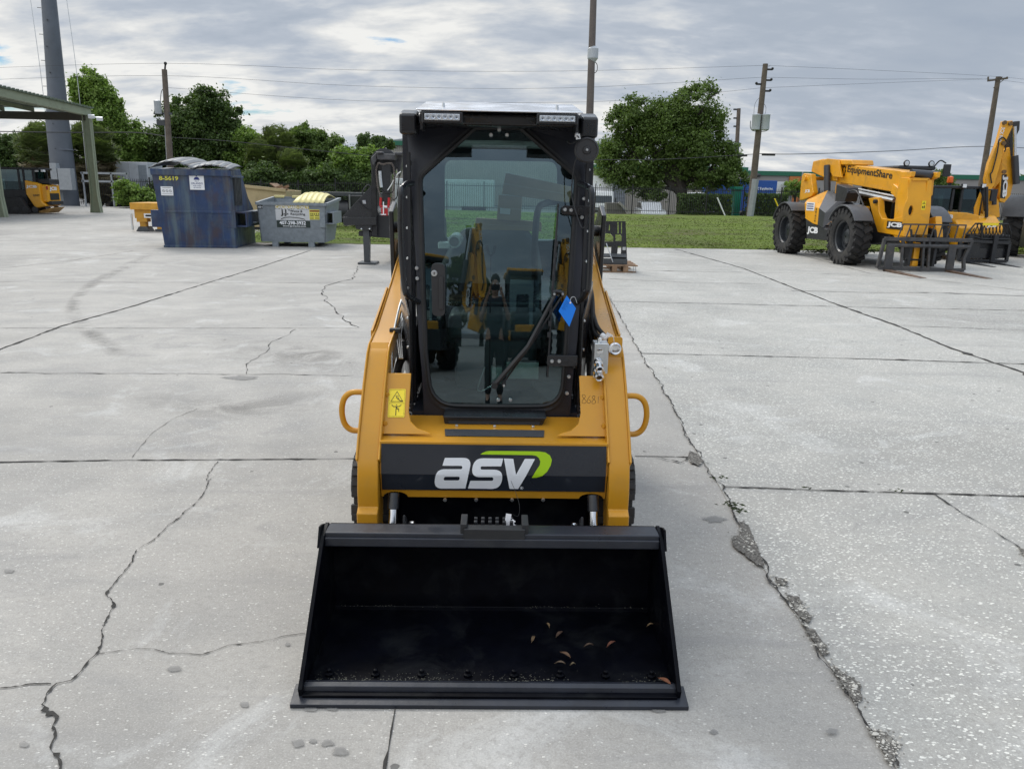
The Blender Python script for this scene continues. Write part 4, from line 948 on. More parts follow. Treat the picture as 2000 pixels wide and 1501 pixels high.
def crown(blobs,n,size,seed,gap=.12,shell=.55):
    rs=np.random.RandomState(seed); vol=np.array([b[3]*b[4]*b[5] for b in blobs])**.72; cnt=(vol/vol.sum()*n).astype(int); C_=[];N_=[];S_=[]
    for b,k in zip(blobs,cnt):
        # secondary clumps on the blob
        nc=max(8,int(20*(b[3]*b[4]*b[5])**.33)); 
        d=rs.normal(size=(nc,3)); d/=np.linalg.norm(d,axis=1)[:,None]; rad=shell+(1.12-shell)*rs.rand(nc)[:,None]
        cc=d*rad; 
        idx=rs.randint(0,nc,k); q=rs.normal(size=(k,3)); q/=np.linalg.norm(q,axis=1)[:,None]; cr=(.16+.36*rs.rand(nc)**1.5)
        p=cc[idx]+q*(cr[idx]*(rs.rand(k)**.45))[:,None]
        w=p*np.array(b[3:6])+np.array(b[:3])
        w+=rs.normal(size=(k,3))*np.where(rs.rand(k)<.3,.30,.06)[:,None]*np.array(b[3:6]).mean()*.5
        C_.append(w); nn=q*.6+rs.normal(size=(k,3))*.7+np.array([0,0,.35]); N_.append(nn/np.linalg.norm(nn,axis=1)[:,None]); S_.append(size*(.55+.8*rs.rand(k)))
    return np.concatenate(C_),np.concatenate(N_),np.concatenate(S_)
def tree(name,label,base,trunk,blobs,n,size,m,seed,group='trees behind the fence',cat_='tree',tr=.3):
    """trunk: list of (path, r0, r1); blobs in world coordinates relative to base"""
    o=thing(name,label,cat_,base,0,group); mb=MB()
    for pth,r0,r1 in trunk:
        P=cat(pth,4); k=len(P); P=[p+Vector((noise.noise(p*.9)*.12,noise.noise(p*.9+Vector((5,0,0)))*.12,0)) for p in P]
        mb.tube(P,[r0+(r1-r0)*i/(k-1) for i in range(k)],8)
    # limbs to each blob
    top=Vector(trunk[0][0][-1])
    for b in blobs:
        c=Vector(b[:3]); s_=top*.75 if c.z>top.z*.8 else top*.6
        mid=s_.lerp(c,.5)+Vector((0,0,.2)); mb.tube([s_,mid,c],[tr*.45,tr*.28,tr*.10],6)
        for j in range(5):
            d=Vector((rng.uniform(-1,1)*b[3],rng.uniform(-1,1)*b[4],rng.uniform(-.7,1)*b[5]))*.8; mb.tube([mid.lerp(c,.5),c+d*.5,c+d],[tr*.16,tr*.1,tr*.04],4)
    mb.build('trunk',BARK,o)
    ce,no,si=crown(blobs,n,size,seed); quads('crown',ce,no,si,.62,[m],o,curl=.25); return o
def pxblobs(base,Y,lst,dep=1.,seed=1):
    """lst: (u,v,ru,rv) circles in the photo at distance Y -> blobs relative to base"""
    out=[];r=random.Random(seed)
    for u,v,ru,rv in lst:
        p=at(u,v,Y); k=Y/1500*1.02; y=r.uniform(-.35,.35)*ru*k*dep
        out.append((p.x-base.x,y,p.z-base.z,ru*k,max(1.2,min(ru,rv)*k*.95*dep),rv*k))
    return out
def T_(name,label,u,v0,Y,trunk_top,lst,n,size,m,seed,tr=.3,forks=None,zb=-.6,**k):
    p=at(u,v0,Y); base=Vector((p.x,Y,zb)); tt=at(trunk_top[0],trunk_top[1],Y)-base
    trk=[([(0,0,-.2),(tt.x*.4,0,tt.z*.5),(tt.x,0,tt.z)],tr,tr*.6)]
    for f in (forks or []):
        q=at(f[0],f[1],Y)-base; trk.append(([(tt.x*.5,0,tt.z*.55),(tt.x*.5+(q.x-tt.x*.5)*.6,.1,tt.z*.75),(q.x,.2,q.z)],tr*.62,tr*.35))
    return tree(name,label,base,trk,pxblobs(base,Y,lst,seed=seed),n,size,m,seed,tr=tr,**k)
T_('oak_tree','large spreading oak with a forked trunk behind the fence right of the cab',1337,420,60,(1322,330),
   [(1365,205,42,36),(1340,235,40,30),(1385,245,30,35),(1262,215,46,26),(1220,245,30,28),(1245,250,45,32),(1300,235,40,30),(1300,275,60,38),(1230,300,45,34),(1195,330,40,34),(1360,290,50,38),(1400,330,40,32),(1435,345,26,24),(1250,345,50,26),(1310,330,55,28),(1390,352,50,18),(1275,372,26,20),(1190,300,26,26),(1420,300,22,20)],
   83200,0.095,LF_OAK,11,tr=.55,forks=[(1350,320),(1290,330)])
T_('broadleaf_tree','tall bright green tree rising behind the canopy corner, left of the blue bin',215,400,62,(215,300),
   [(178,165,26,24),(195,190,38,28),(165,190,24,20),(215,205,26,26),(205,235,40,30),(225,265,40,36),(250,275,36,36),(270,310,32,30),(215,310,45,34),(262,350,40,26)],
   54400,0.114,LF_BR,12,tr=.4)
T_('broadleaf_tree','broad dark tree standing behind the leaning utility pole and blue bin',395,400,63,(395,300),
   [(410,200,36,22),(375,215,40,26),(345,240,34,30),(430,235,36,28),(395,255,60,34),(340,285,40,34),(440,275,40,30),(395,305,60,34),(330,325,40,28),(450,320,40,30),(300,290,30,30),(290,330,34,30)],
   64000,0.114,LF_DARK,13,tr=.45)
T_('broadleaf_tree','low green tree between the dark tree and the tall palm, behind the grey bin',490,400,62,(490,330),
   [(490,275,28,18),(515,290,30,22),(470,300,30,24),(500,325,36,24),(545,330,36,24),(480,345,40,22)],27200,0.114,LF_BR,14)
T_('broadleaf_tree','round green tree rising above the grey bin, right of the palms',610,400,66,(610,320),
   [(585,262,20,16),(605,265,24,16),(630,285,30,20),(590,290,30,22),(655,290,24,18),(620,310,40,24),(590,340,40,26),(650,330,36,24)],38400,0.114,LF_OAK,15)
T_('broadleaf_tree','bright thicket tree right of the round tree, beside the black trailer mast',700,400,58,(690,345),
   [(672,305,24,16),(700,315,30,18),(735,310,26,20),(690,335,34,22),(660,350,36,22),(730,345,30,26),(700,362,40,20)],35200,0.106,LF_BR,16)
T_('broadleaf_tree','dark spiky treetop far behind, just left of the pale warehouse corner',735,400,90,(735,300),
   [(712,278,10,14),(735,280,16,12),(750,285,14,14),(725,298,24,14)],12800,0.152,LF_DARK,17)
T_('broadleaf_tree','dark tree at the far left edge under the canopy',30,400,64,(30,330),
   [(15,290,30,18),(45,285,30,18),(20,320,34,24),(60,300,24,20)],22400,0.114,LF_DARK,18)
T_('broadleaf_tree','small leafy tree behind the telehandler in front of the grey warehouse',1828,400,66,(1828,360),
   [(1822,345,22,12),(1838,350,22,14),(1812,358,20,14),(1830,368,26,14)],12800,0.091,LF_OAK,19)
T_('broadleaf_tree','thin young tree against the orange pillar of the warehouse',1552,400,70,(1553,378),
   [(1552,362,14,9),(1545,372,12,8),(1560,374,14,9)],4160,0.091,LF_BR,20,tr=.15)
T_('scrub_bush','sprawling palmetto scrub in front of the fence beside the white trailer',262,400,49,(262,380),
   [(250,372,20,14),(275,380,20,14),(262,388,30,10)],9600,0.091,LF_BR,21,tr=.1,group='scrub by the fence',zb=-.1,cat_='bush')
# hedge thicket filling behind the fence on the left
for i,(u,v,ru,rv,lab) in enumerate([(515,385,50,26,'dark undergrowth behind the fence below the tall palm'),(625,388,60,22,'dark undergrowth behind the fence right of the palms'),(355,392,50,22,'dark undergrowth behind the fence above the blue bin'),(690,392,50,22,'dark undergrowth behind the fence beside the black trailer'),(430,392,45,22,'dark undergrowth behind the fence just right of the blue bin')]):
    T_('thicket',lab,u,v,57,(u,v-5),[(u-ru*.5,v-10,ru*.65,rv*1.2),(u+ru*.5,v-12,ru*.65,rv*1.3),(u,v-18,ru*.65,rv*1.3),(u-ru*.3,v-35,ru*.6,rv),(u+ru*.4,v-38,ru*.6,rv)],25600,0.099,LF_DARK,30+i,tr=.1,group='undergrowth behind the fence',cat_='bush')
# clipped hedges right of the oak
def hedge(u0,u1,vt,vb,Y,label,seed):
    a=at(u0,vb,Y);b=at(u1,vt,Y); w=b.x-a.x;h=b.z+.7; rs=np.random.RandomState(seed); n=int(2600*w)
    o=thing('hedge',label,'hedge',((a.x+b.x)/2,Y,-.7),0,'clipped hedges along the fence')
    f=rs.randint(0,3,n); c=np.stack([(rs.rand(n)-.5)*w,(rs.rand(n)-.5)*1.4,rs.rand(n)*h],1)
    c[f==0,1]=-.7+rs.normal(size=(f==0).sum())*.06; c[f==1,2]=h+rs.normal(size=(f==1).sum())*.06
    nn=rs.normal(size=(n,3)); nn/=np.linalg.norm(nn,axis=1)[:,None]
    quads('foliage',c,nn,.07+.05*rs.rand(n),.6,[LF_DARK],o); m=MB()
    for i in range(int(w/.6)): m.tube([(-w/2+.3+i*.6,0,0),(-w/2+.3+i*.6,0,h*.8)],.03,5)
    m.build('stems',BARK,o)
hedge(1322,1425,384,420,56,'dark clipped hedge behind the fence just right of the oak trunk',40)
hedge(1455,1532,383,422,56,'dark clipped hedge behind the fence below the blue truck box',41)
# palms: fan fronds on a ball, skirt of dead fronds under it
def palm(label,u,Y,ct,cr,nf,skirt,seed,tr=.22):
    c=at(ct[0],ct[1],Y); base=Vector((c.x,Y,-.6)); o=thing('cabbage_palm',label,'palm tree',base,0,'cabbage palms behind the fence'); r=random.Random(seed)
    hz=c.z-base.z; m=MB(); m.tube([(0,0,-.1),(.05,0,hz*.5),(0,0,hz)],[tr*1.2,tr,tr*.9],10); m.build('trunk',BARK,o)
    Rr=cr*Y/1500
    for nm,kk,mt,dead in(('fronds',nf,LF_PALM,False),('dead_skirt',skirt,LF_DEAD,True)):
        ce=[];no=[];si=[];up=[]
        for i in range(kk):
            az=r.uniform(0,2*PI); el=r.uniform(-1.35,-.35) if dead else r.uniform(-.5,1.35)
            d=Vector((math.cos(az)*math.cos(el),math.sin(az)*math.cos(el),math.sin(el))); st=Rr*r.uniform(.35,.6); hub=Vector((0,0,hz*(r.uniform(.55,1.) if dead else 1)))+d*st
            sidev=d.cross(Vector((0,0,1))).normalized(); upv=sidev.cross(d).normalized(); fr=Rr*r.uniform(.6,.8)
            for j in range(16):
                a=(j/15-.5)*3.0; ld=(d*math.cos(a)+sidev*math.sin(a)).normalized(); ld=(ld+Vector((0,0,-.25-.35*r.random()))).normalized()
                pc=hub+ld*fr*.5; ce.append(pc); no.append((upv+sidev*r.uniform(-.5,.5)).normalized()); si.append(fr*.5); up.append(ld)
        ce=np.array(ce);no=np.array(no);si=np.array(si);up=np.array(up)
        quads(nm,ce,no,si,.085,[mt],o,updir=np.cross(up,no)*-1 if False else np.cross(no,np.cross(up,no))*0+np.cross(up,no))
    return o
palm('shaggy cabbage palm left of the grey steel tower',90,54,(88,290),50,120,190,51,.3)
palm('shaggy cabbage palm right of the grey steel tower behind the canopy post',180,54,(178,292),52,130,220,52,.3)
palm('tall cabbage palm behind the grey bin',545,60,(542,285),40,100,60,53)
palm('cabbage palm just left of the tall one behind the grey bin',515,59,(512,310),36,90,70,54)
palm('short cabbage palm close to the fence under the tall one',575,58,(572,322),34,80,50,55)
# ---- fence
FEN=mat('fence_black',(.015,.015,.017),.55,var=.2)
FY=52.; fr_=thing('picket_fence','long black steel picket fence across the back of the yard','fence',(0,FY,0))
x=-46.; seg=2.44; npan=0
def fz(x): return .12 if x>-12 else -.02
while x<52:
    z0=fz(x); m=MB(); m.bb(x-.035,x+.035,-.035,.035,z0-.2,z0+1.86); m.box((x,0,z0+1.88),(.09,.09,.03)); m.build('post',FEN,fr_)
    m=MB()
    for z in(.22,1.62): m.bb(x+.035,x+seg-.035,-.018,.018,z0+z-.018,z0+z+.018)
    k=int(seg/.118)
    for i in range(1,k): m.bb(x+i*seg/k-.011,x+i*seg/k+.011,-.011,.011,z0+.08,z0+1.78)
    m.build('picket_panel',FEN,fr_); x+=seg
# low chain link style cabinet yard at the tower foot is folded into the tower thing
# ---- steel monopole tower
TWR=mat('galvanised_tower',(.12,.135,.16),.5,metal=.15,var=.12,vs_=.8,dirt=(.09,.10,.11,.5),dirts=.5)
b0=at(131,398,51); tw=thing('monopole_tower','tall tapering grey steel monopole tower with climbing pegs','tower',(b0.x,51,0))
m=MB(); tp=at(95,-5,51); dx=tp.x-b0.x; m.tube([(0,0,-.1),(.02,0,5.4)],[.74,.66],12,caps=True); m.tube([(.02,0,5.4),(dx*.5,0,tp.z*.55),(dx,0,tp.z),(dx*1.5,0,tp.z*1.6)],[.62,.53,.42,.28],12); m.build('shaft',TWR,tw)
for z in(3.4,5.4,13.8): m=MB(); m.lathe([(.70-z*.016,0),(.72-z*.016,.02),(.72-z*.016,.08),(.70-z*.016,.1)],(dx*z/tp.z*.9,0,z),(0,0,1),16); m.build('collar',TWR,tw)
for i in range(22):
    z=2.+i*.75; rr_=.72-z*.021; cxp=dx*z/tp.z*.97; m=MB(); 
    if i%2: m.tube([(cxp-rr_,-.05,z),(cxp-rr_-.22,-.1,z)],.02,5)
    else: m.cyl((cxp+.1*math.cos(i),-rr_+.02,z),(cxp+.1*math.cos(i),-rr_-.05,z),.04,n=6)
    m.build('climbing_peg',DGREY,tw)
m=MB(); zz0=at(110,30,51); m.tube([(dx*.85-1.1,0,13.7),(dx*.85+1.1,0,13.3)],.02,5)
m.tube(cat([(dx*.85+1.1,0,13.3),(dx*.85+1.25,0,8),(1.35,.3,2.)],4),.018,4); m.tube(cat([(dx*.85-1.1,0,13.7),(dx*.85-1.0,0,8),(-.9,.3,2.)],4),.018,4); m.tube([(dx*.85+1.1,0,13.3),(dx*.95+1.1,0,18)],.018,4); m.tube([(dx*.85-1.1,0,13.7),(dx*.95-1.1,0,18)],.018,4); m.build('guide_cable',ZINC,tw)
CABM=mat('cabinet_grey',(.30,.32,.34),.5,var=.1)
m=MB(); 
for a in(.8,1.6,2.4): pass
m.bb(.55,1.35,-1.6,-1.1,1.0,2.3); m.bb(.1,.5,-1.6,-1.2,.3,2.6); m.build('equipment_cabinet',CABM,tw,.01)
m=MB(); m.bb(1.6,4.6,-.9,-.84,2.0,2.12); m.bb(1.6,4.6,-.9,-.8,1.5,1.62)
for xx_ in(1.7,2.6,3.5,4.5): m.bb(xx_-.04,xx_+.04,-.9,-.82,0,2.1)
m.build('cable_bridge',CABM,tw)
# ---- poles
WOOD=mat('pole_wood',(.13,.105,.085),.9,var=.3,vs_=3,bump=.3,bs=20); MPOLE=mat('pole_metal',(.32,.34,.36),.45,metal=.4,var=.1)
LPM=mat('bronze_pole',(.12,.10,.09),.6,var=.12,vs_=2,dirt=(.06,.05,.045,.4))
CERA=mat('transformer_grey',(.42,.45,.48),.4,var=.08)
def pole(name,label,top,bot,Y,r0,r1,m_,zb=0.,extra=None):
    a=at(*bot,Y); b=at(*top,Y); d=(b-a); base=a-d*((a.z-zb)/d.z)
    o=thing(name,label,'pole',base); k=MB(); k.tube([(0,0,-.1),b-base],[r0,r1],12); k.build('pole_shaft',m_,o); return o,base,lambda u,v:at(u,v,Y)-base
lp,lb,q=pole('light_pole','tall brown steel light pole rising behind the right side of the cab',(1160,-30),(1152,222),26,.14,.10,LPM)
m=MB(); c=q(1158,105); m.cyl(c-Vector((0,0,.14)),c+Vector((0,0,.14)),.17,n=14); m.lathe([(.17,0),(.10,.07),(.05,.08)],c+Vector((0,0,.14)),(0,0,1),14); m.lathe([(.17,0),(.08,.12),(.05,.16)],c-Vector((0,0,.14)),(0,0,-1),14); m.build('sensor_box',CERA,lp)
m=MB(); m.tube(cat([q(1160,120),q(1166,126),q(1166,138),q(1160,144)],5),.012,6); m.tube([q(1148,182),q(1160,182)],.01,5); m.build('wire_loop',INK,lp)
def transformer(m_,c,h=.95,r=.26):
    m_.lathe([(r*.9,0),(r,.03),(r,h-.1),(r*1.05,h-.08),(r*1.05,h-.04),(r*.6,h),(r*.1,h+.03)],c-Vector((0,0,h/2)),(0,0,1),18)
up,ub,q=pole('utility_pole','weathered utility pole with two grey transformers beside the oak',(1495,125),(1464,425),51,.24,.16,WOOD,.1)
for u in(1475,1493): m=MB(); transformer(m,q(u,239)+Vector((0,-.2,0))); m.tube([q(u,229),q(u+1,222)],.03,6); m.build('transformer',CERA,up)
m=MB(); m.tube(cat([q(1466,236),q(1466,250),q(1474,256),q(1500,254),q(1500,232),q(1494,226)],4),.03,6); m.build('bracket_ring',MPOLE,up)
for v,du in((136,5),(157,5),(178,5),(165,-5)): m=MB(); t=q(1495-(v-125)*.103,v); m.bb(t.x-.05 if du>0 else t.x-.45,t.x+.45 if du>0 else t.x+.05,-.1,.0,t.z-.05,t.z+.05); m.ball((t.x+(.45 if du>0 else -.45),-.05,t.z+.05),.09,8); m.build('insulator_arm',INK,up)
m=MB(); a=q(1463,425);b=q(1474,350); m.bb(0,0,0,0,0,0) if False else m.tube([a+Vector((.0,-.2,0)),b+Vector((.0,-.2,0))],.22,8); m.build('metal_sleeve',MPOLE,up)
m=MB(); m.tube(cat([q(1472,240),q(1474,205),q(1484,190)],4),.012,4); m.tube(cat([q(1494,226),q(1496,210),q(1490,200)],4),.012,4); m.tube([q(1495,135),q(1505,128)],.01,4); m.build('drop_wire',INK,up)
p2,_,q=pole('utility_pole','slim utility pole far behind, between the oak and the transformer pole',(1443,212),(1438,310),85,.26,.2,WOOD,-.7)
for v in(214,231,247): m=MB(); t=q(1442,v); m.bb(t.x-.5,t.x+.1,-.1,.1,t.z-.07,t.z+.07); m.build('insulator_arm',INK,p2)
m=MB(); transformer(m,q(1437,287)+Vector((0,-.3,0)),.9,.3); m.build('transformer',DGREY,p2)
p3,_,q3=pole('utility_pole','bare leaning utility pole with a crossarm behind the backhoe',(1950,150),(1917,360),62,.25,.17,WOOD,-.7)
m=MB(); m.tube([q3(1929,158),q3(1968,153)],.09,4); 
for u in(1930,1956,1967): m.cyl(q3(u,157 if u<1940 else 154),q3(u,150),.06,n=8)
m.tube([q3(1940,172),q3(1960,156)],.03,4); m.build('crossarm',WOOD,p3)
p4,_,q4=pole('utility_pole','wooden pole with one transformer standing behind the blue bin',(321,136),(333,330),48,.20,.15,WOOD,0)
m=MB(); m.tube([q4(323,125),q4(322,138)],.05,6); m.ball(q4(323,124),.1,8); m.build('pole_cap',INK,p4)
m=MB(); transformer(m,q4(312,210)+Vector((0,-.25,0)),.75,.2); m.build('transformer',CERA,p4)
m=MB(); m.tube([q4(324,220),q4(334,400)],.13,8); m.build('metal_sleeve',MPOLE,p4)
m=MB(); m.box(q4(318,222),(1.0,.2,.12)); m.box(q4(316,240),(.5,.3,.3)); m.tube(cat([q4(313,200),q4(315,180),q4(320,172)],4),.02,5); m.build('bracket',DGREY,p4)
# ---- overhead wires: each cable a thing
WIRE=mat('cable_black',(.03,.03,.032),.6)
def wire(label,pts,r=.02,grp='overhead cables'):
    P=[at(u,v,Y) for u,v,Y in pts]; o=MB().tube(cat([p-P[0] for p in P],6),r,5).build('overhead_cable',WIRE); o.location=P[0]; tag(o,label,'cable',grp); return o
wire('topmost thin cable from the far left to the pole with transformers',[(-80,135,50),(323,124,48),(700,137,49),(1100,139,50),(1495,128,51)],.0075)
wire('second cable from the top running to the pole with transformers',[(-80,158,50),(322,148,48),(700,168,49),(1100,172,50),(1490,151,51)],.0075)
wire('third cable from the top reaching the pole with transformers through the oak top',[(322,171,48),(700,197,49),(1100,200,50),(1300,190,50),(1486,172,51)],.0075)
wire('topmost cable from the transformer pole to the crossarm pole',[(1495,128,51),(1700,137,56),(1950,150,62),(2080,166,66)],.0075)
wire('middle cable from the transformer pole to the crossarm pole',[(1490,151,51),(1700,155,56),(1930,155,62),(2080,175,66)],.0075)
wire('lower cable climbing from the transformer pole to the crossarm pole',[(1486,172,51),(1700,163,56),(1967,153,62)],.0075)
wire('thick black service cable crossing low to the bare leaning pole at right',[(1474,300,51),(1560,301,53),(1740,295,57),(1925,286,62),(2080,295,66)],.022)
wire('thick black service cable running left from the transformer pole in front of the oak',[(1474,301,51),(1300,311,50),(1150,312,49),(900,312,49)],.02)
wire('thick black cable sagging from the left pole across the treetops',[(332,268,48),(450,276,48.3),(600,292,48.6),(800,312,49)],.02)
wire('grey conduit cable from the tower to the left pole',[(-60,256,50),(150,259,50),(265,259,49),(332,268,48)],.03)
m=MB(); c=at(1501,302,51); m.bb(-.42,.42,-.06,.06,-.07,.07); o=m.build('splice_case',INK,None,.02); o.location=c; tag(o,'black splice case hanging on the low cable just right of the transformer pole','cable box')
m=MB(); c=at(1450,304,50.6); m.bb(-.3,.3,-.06,.06,-.05,.05); o=m.build('splice_case',INK,None,.02); o.location=c; tag(o,'black splice case hanging on the low cable left of the transformer pole','cable box')
for lab,a,b,c_ in(('white guy wire guard slanting in front of the hedge beside the oak',(1401,386),(1416,421),WHT),('yellow guy wire guard slanting in front of the right hedge',(1513,388),(1527,420),YDEC)):
    P0=at(*b,51.4);P1=at(*a,51.4); o=MB().tube([(0,0,0),P1-P0],.045,6).build('guy_wire_guard',c_); o.location=P0; tag(o,lab,'wire guard')
# ---- buildings behind the fence
WALLG=mat('grey_stucco',(.30,.285,.27),.85,var=.06,vs_=.4); WALLO=mat('orange_stucco',(.50,.17,.05),.8,var=.06); GRN=mat('green_trim',(.02,.14,.08),.5,var=.1); ROOFM=mat('metal_roof',(.33,.35,.35),.5,var=.08)
def corr(name,col,sc):
    m=bpy.data.materials.new(name); m.use_nodes=True; t=m.node_tree; b=t.nodes['Principled BSDF']; tc=t.nodes.new('ShaderNodeTexCoord')
    wv=t.nodes.new('ShaderNodeTexWave'); wv.inputs['Scale'].default_value=sc; t.links.new(tc.outputs['Object'],wv.inputs[0])
    c=ramp(wv.outputs['Fac'],[(.0,tuple(x*.8 for x in col)),(.25,col),(1,col)],tree=t); c=mix(ramp(nz(tc.outputs['Object'],.5,5,.6,tree=t),[(.4,0.),(.7,.3)],tree=t),c,tuple(x*.75 for x in col),tree=t)
    t.links.new(c,b.inputs['Base Color']); b.inputs['Roughness'].default_value=.6
    bn=t.nodes.new('ShaderNodeBump'); bn.inputs['Distance'].default_value=.05; t.links.new(wv.outputs['Fac'],bn.inputs['Height']); t.links.new(bn.outputs[0],b.inputs['Normal']); return m
CORR=corr('tan_siding',(.34,.32,.28),1.1)
Yb=84
a=at(1445,333,Yb);z1=a.z; xl=a.x; xr=at(2060,340,Yb).x
bd=thing('warehouse','long low grey warehouse with green roof edge and orange pillar at right','warehouse',(xl,Yb,-.7)); h=z1+.7
m=MB(); m.bb(0,xr-xl,0,20,0,h-.45); m.build('wall',WALLG,bd)
m=MB(); m.bb(-.1,xr-xl+.1,-.15,20,h-.45,h); m.build('roof_edge',GRN,bd)
xo=at(1541,350,Yb).x-xl; xo2=at(1562,350,Yb).x-xl
m=MB(); m.bb(xo,xo2,-.25,-.003,0,h-.5); m.build('pillar',WALLO,bd)
m=MB(); m.bb(.5,xo-2,-.12,-.003,h-2.6,h-2.45); m.build('ledge',WALLG,bd)
m=MB(); c=at(1479,342,Yb); m.ball((c.x-xl,-.1,c.z+.7),.4,10,(1,.5,.5)); m.build('wall_lamp',DGREY,bd)
m=MB(); m.bb(xo2+.1,xo2+.25,-.2,-.01,0,h); m.build('downpipe',ROOFM,bd)
Yc=80
a=at(1160,340,Yc); xl=a.x; xr=at(1452,350,Yc).x
bd=thing('warehouse','pale ribbed metal warehouse seen behind the oak trunk','warehouse',(xl,Yc,-.7))
z1=at(1300,330,Yc).z+.7
m=MB(); m.bb(0,xr-xl,0,18,0,z1); m.build('wall',CORR,bd); m=MB(); m.prism([(-.3,z1),(-.3,z1+.25),(9,z1+1.3),(18.3,z1+.25),(18.3,z1)],'x',-.3,xr-xl+.3); m.build('roof',ROOFM,bd); m=MB(); m.bb(-.3,xr-xl+.3,-.36,-.303,z1-.1,z1+.3); m.build('roof_edge',GRN,bd)
for u0,u1,vt,cc in((1376,1396,357,DGREY),(1190,1222,355,mat('roller_door',(.20,.22,.24),.5,var=.1))):
    p=at(u0,vt,Yc);p2_=at(u1,vt,Yc); m=MB(); m.bb(p.x-xl,p2_.x-xl,-.06,-.004,.2,p.z+.7); 
    for i in range(8): m.bb(p.x-xl,p2_.x-xl,-.09,-.062,.4+i*.4,.43+i*.4)
    m.build('roller_door',cc,bd)
# tall pale warehouse corner seen between the trees and the cab
Yd=110; a=at(757,300,Yd); b=at(800,300,Yd); zt=at(770,275,Yd).z+.7
bd=thing('warehouse','pale warehouse corner with green gutter visible left of the cab','warehouse',(a.x,Yd,-.7))
WW=at(1200,280,Yd).x-a.x
m=MB(); m.bb(0,WW,0,25,0,zt-.6); m.build('wall',CORR,bd); m=MB(); m.bb(-.3,WW+.3,-.4,25,zt-.6,zt); m.build('gutter',GRN,bd); m=MB(); m.prism([(-.2,zt),(WW/2,zt+2.),(WW+.2,zt)],'y',-.2,25); m.build('roof',ROOFM,bd)
# ---- things parked behind the fence
def at_rel(u,v,Y,o): return at(u,v,Y)-o
TYR=mat('tyre_black',(.02,.02,.02),.8,var=.2,bump=.2); TINT=mat('car_glass',(.02,.03,.035),.08,var=.1); CARW=mat('white_car_paint',(.62,.64,.66),.25,var=.03,coat=.5)
TAIL=mat('tail_lamp',(.35,.02,.02),.3)
def suv(label,u,v,Y,rz,col,s=1.):
    c=at(u,v,Y); o=thing('parked_car',label,'car',(c.x,Y,-.72),rz,'cars parked behind the fence')
    m=MB(); prof=[(-2.2,.35),(-2.25,.8),(-2.1,1.0),(-1.0,1.08),(1.6,1.12),(2.15,1.05),(2.2,.4)]
    m.prism(prof,'y',-.9,.9); m.prism([(-1.3,1.05),(-.5,1.55),(1.5,1.6),(2.1,1.1)],'y',-.72,.72); m.build('body',col,o,.06,seg=3)
    m=MB(); m.prism([(-1.2,1.1),(-.48,1.5),(-.46,1.5),(-1.18,1.09)],'y',-.66,.66); m.prism([(1.56,1.54),(2.04,1.14),(2.1,1.14),(1.6,1.56)],'y',-.64,.64); m.prism([(-1.0,1.12),(-.5,1.48),(1.4,1.52),(1.8,1.14)],'y',-.735,.735); m.build('windows',TINT,o)
    for x in(-1.4,1.4):
        for y in(-.82,.82): k=MB(); k.lathe([(.34,-.1),(.36,-.06),(.36,.06),(.34,.1),(.2,.09),(.18,.05)],(x,y,.36),(0,1 if y>0 else -1,0),18); k.build('wheel',TYR,o)
    for y in(-.7,.7): k=MB(); k.bb(2.16,2.22,y-.15,y+.15,.85,1.02); k.build('tail_light',TAIL,o); k=MB(); k.bb(-2.26,-2.18,y-.17,y+.17,.72,.84); k.build('headlight',WHT,o)
    return o
suv('small white car parked nose out behind the fence left of the oak',1269,410,58,R(88),CARW)
suv('white car partly hidden behind the telehandler rear wheel',1556,410,62,R(80),CARW)
suv('white pickup seen through the rear window of the loader cab',930,410,60,R(88),CARW)
def boxtruck(label,u,v,Y,rz,colbox,name='box_truck',cabc=None):
    c=at(u,v,Y); o=thing(name,label,'truck',(c.x,Y,-.72),rz,'trucks parked behind the fence')
    m=MB(); m.bb(-1.1,1.1,1.9,7.5,.9,3.35); m.bb(-1.12,1.12,1.88,1.95,.88,3.37); m.build('cargo_box',colbox,o,.02)
    m=MB(); m.prism([(-.0,.5),(-.05,1.35),(.35,2.25),(1.8,2.3),(1.8,.5)],'x',-.98,.98); m.build('cab',cabc or WHT,o,.05,seg=3)
    m=MB(); m.prism([(-.03,1.42),(.31,2.15),(.33,2.12),(0,1.4)],'x',-.85,.85); m.bb(-.99,-.985,.5,1.3,1.4,2.05);m.bb(.985,.99,.5,1.3,1.4,2.05); m.build('windscreen',TINT,o)
    m=MB(); m.bb(-.6,.6,-.09,-.03,.75,.95); m.bb(-.7,.7,-.09,-.03,1.02,1.10); m.bb(-1,1,-.16,-.02,.42,.62); m.build('grille',DGREY,o,.01)
    for x in(-.75,.75): k=MB(); k.bb(x-.16,x+.16,-.09,-.02,.72,.92); k.build('headlight',WHT,o); k=MB(); k.bb(x*1.5-.06,x*1.5+.06,.0,.15,1.3,1.8); k.build('mirror',DGREY,o)
    for y in(.9,5.6):
        for x in(-.85,.85): k=MB(); k.lathe([(.38,-.13),(.42,-.08),(.42,.08),(.38,.13),(.2,.1)],(x,y,.42),(1 if x>0 else -1,0,0),18); k.build('wheel',TYR,o)
    return o
boxtruck('white cab-over box truck facing the fence just right of the loader cab',1172,400,58,0,WHT)
tb=boxtruck('white box truck parked behind the right hedge beside the blue truck',1376,400,72,R(-90),WHT)
BLB=mat('blue_box',(.02,.09,.36),.5,var=.06)
tb=boxtruck('blue sided supply truck with white lettering behind the hedge and transformer pole',1330,400,66,R(-90),BLB)
m=MB(); text(m,'A/C Supplies Inc.',(1.115,5.7,2.55),(0,1,0),(0,0,1),w=1.5,h=.26,bold=.03); m.build('lettering',LETW,tb)
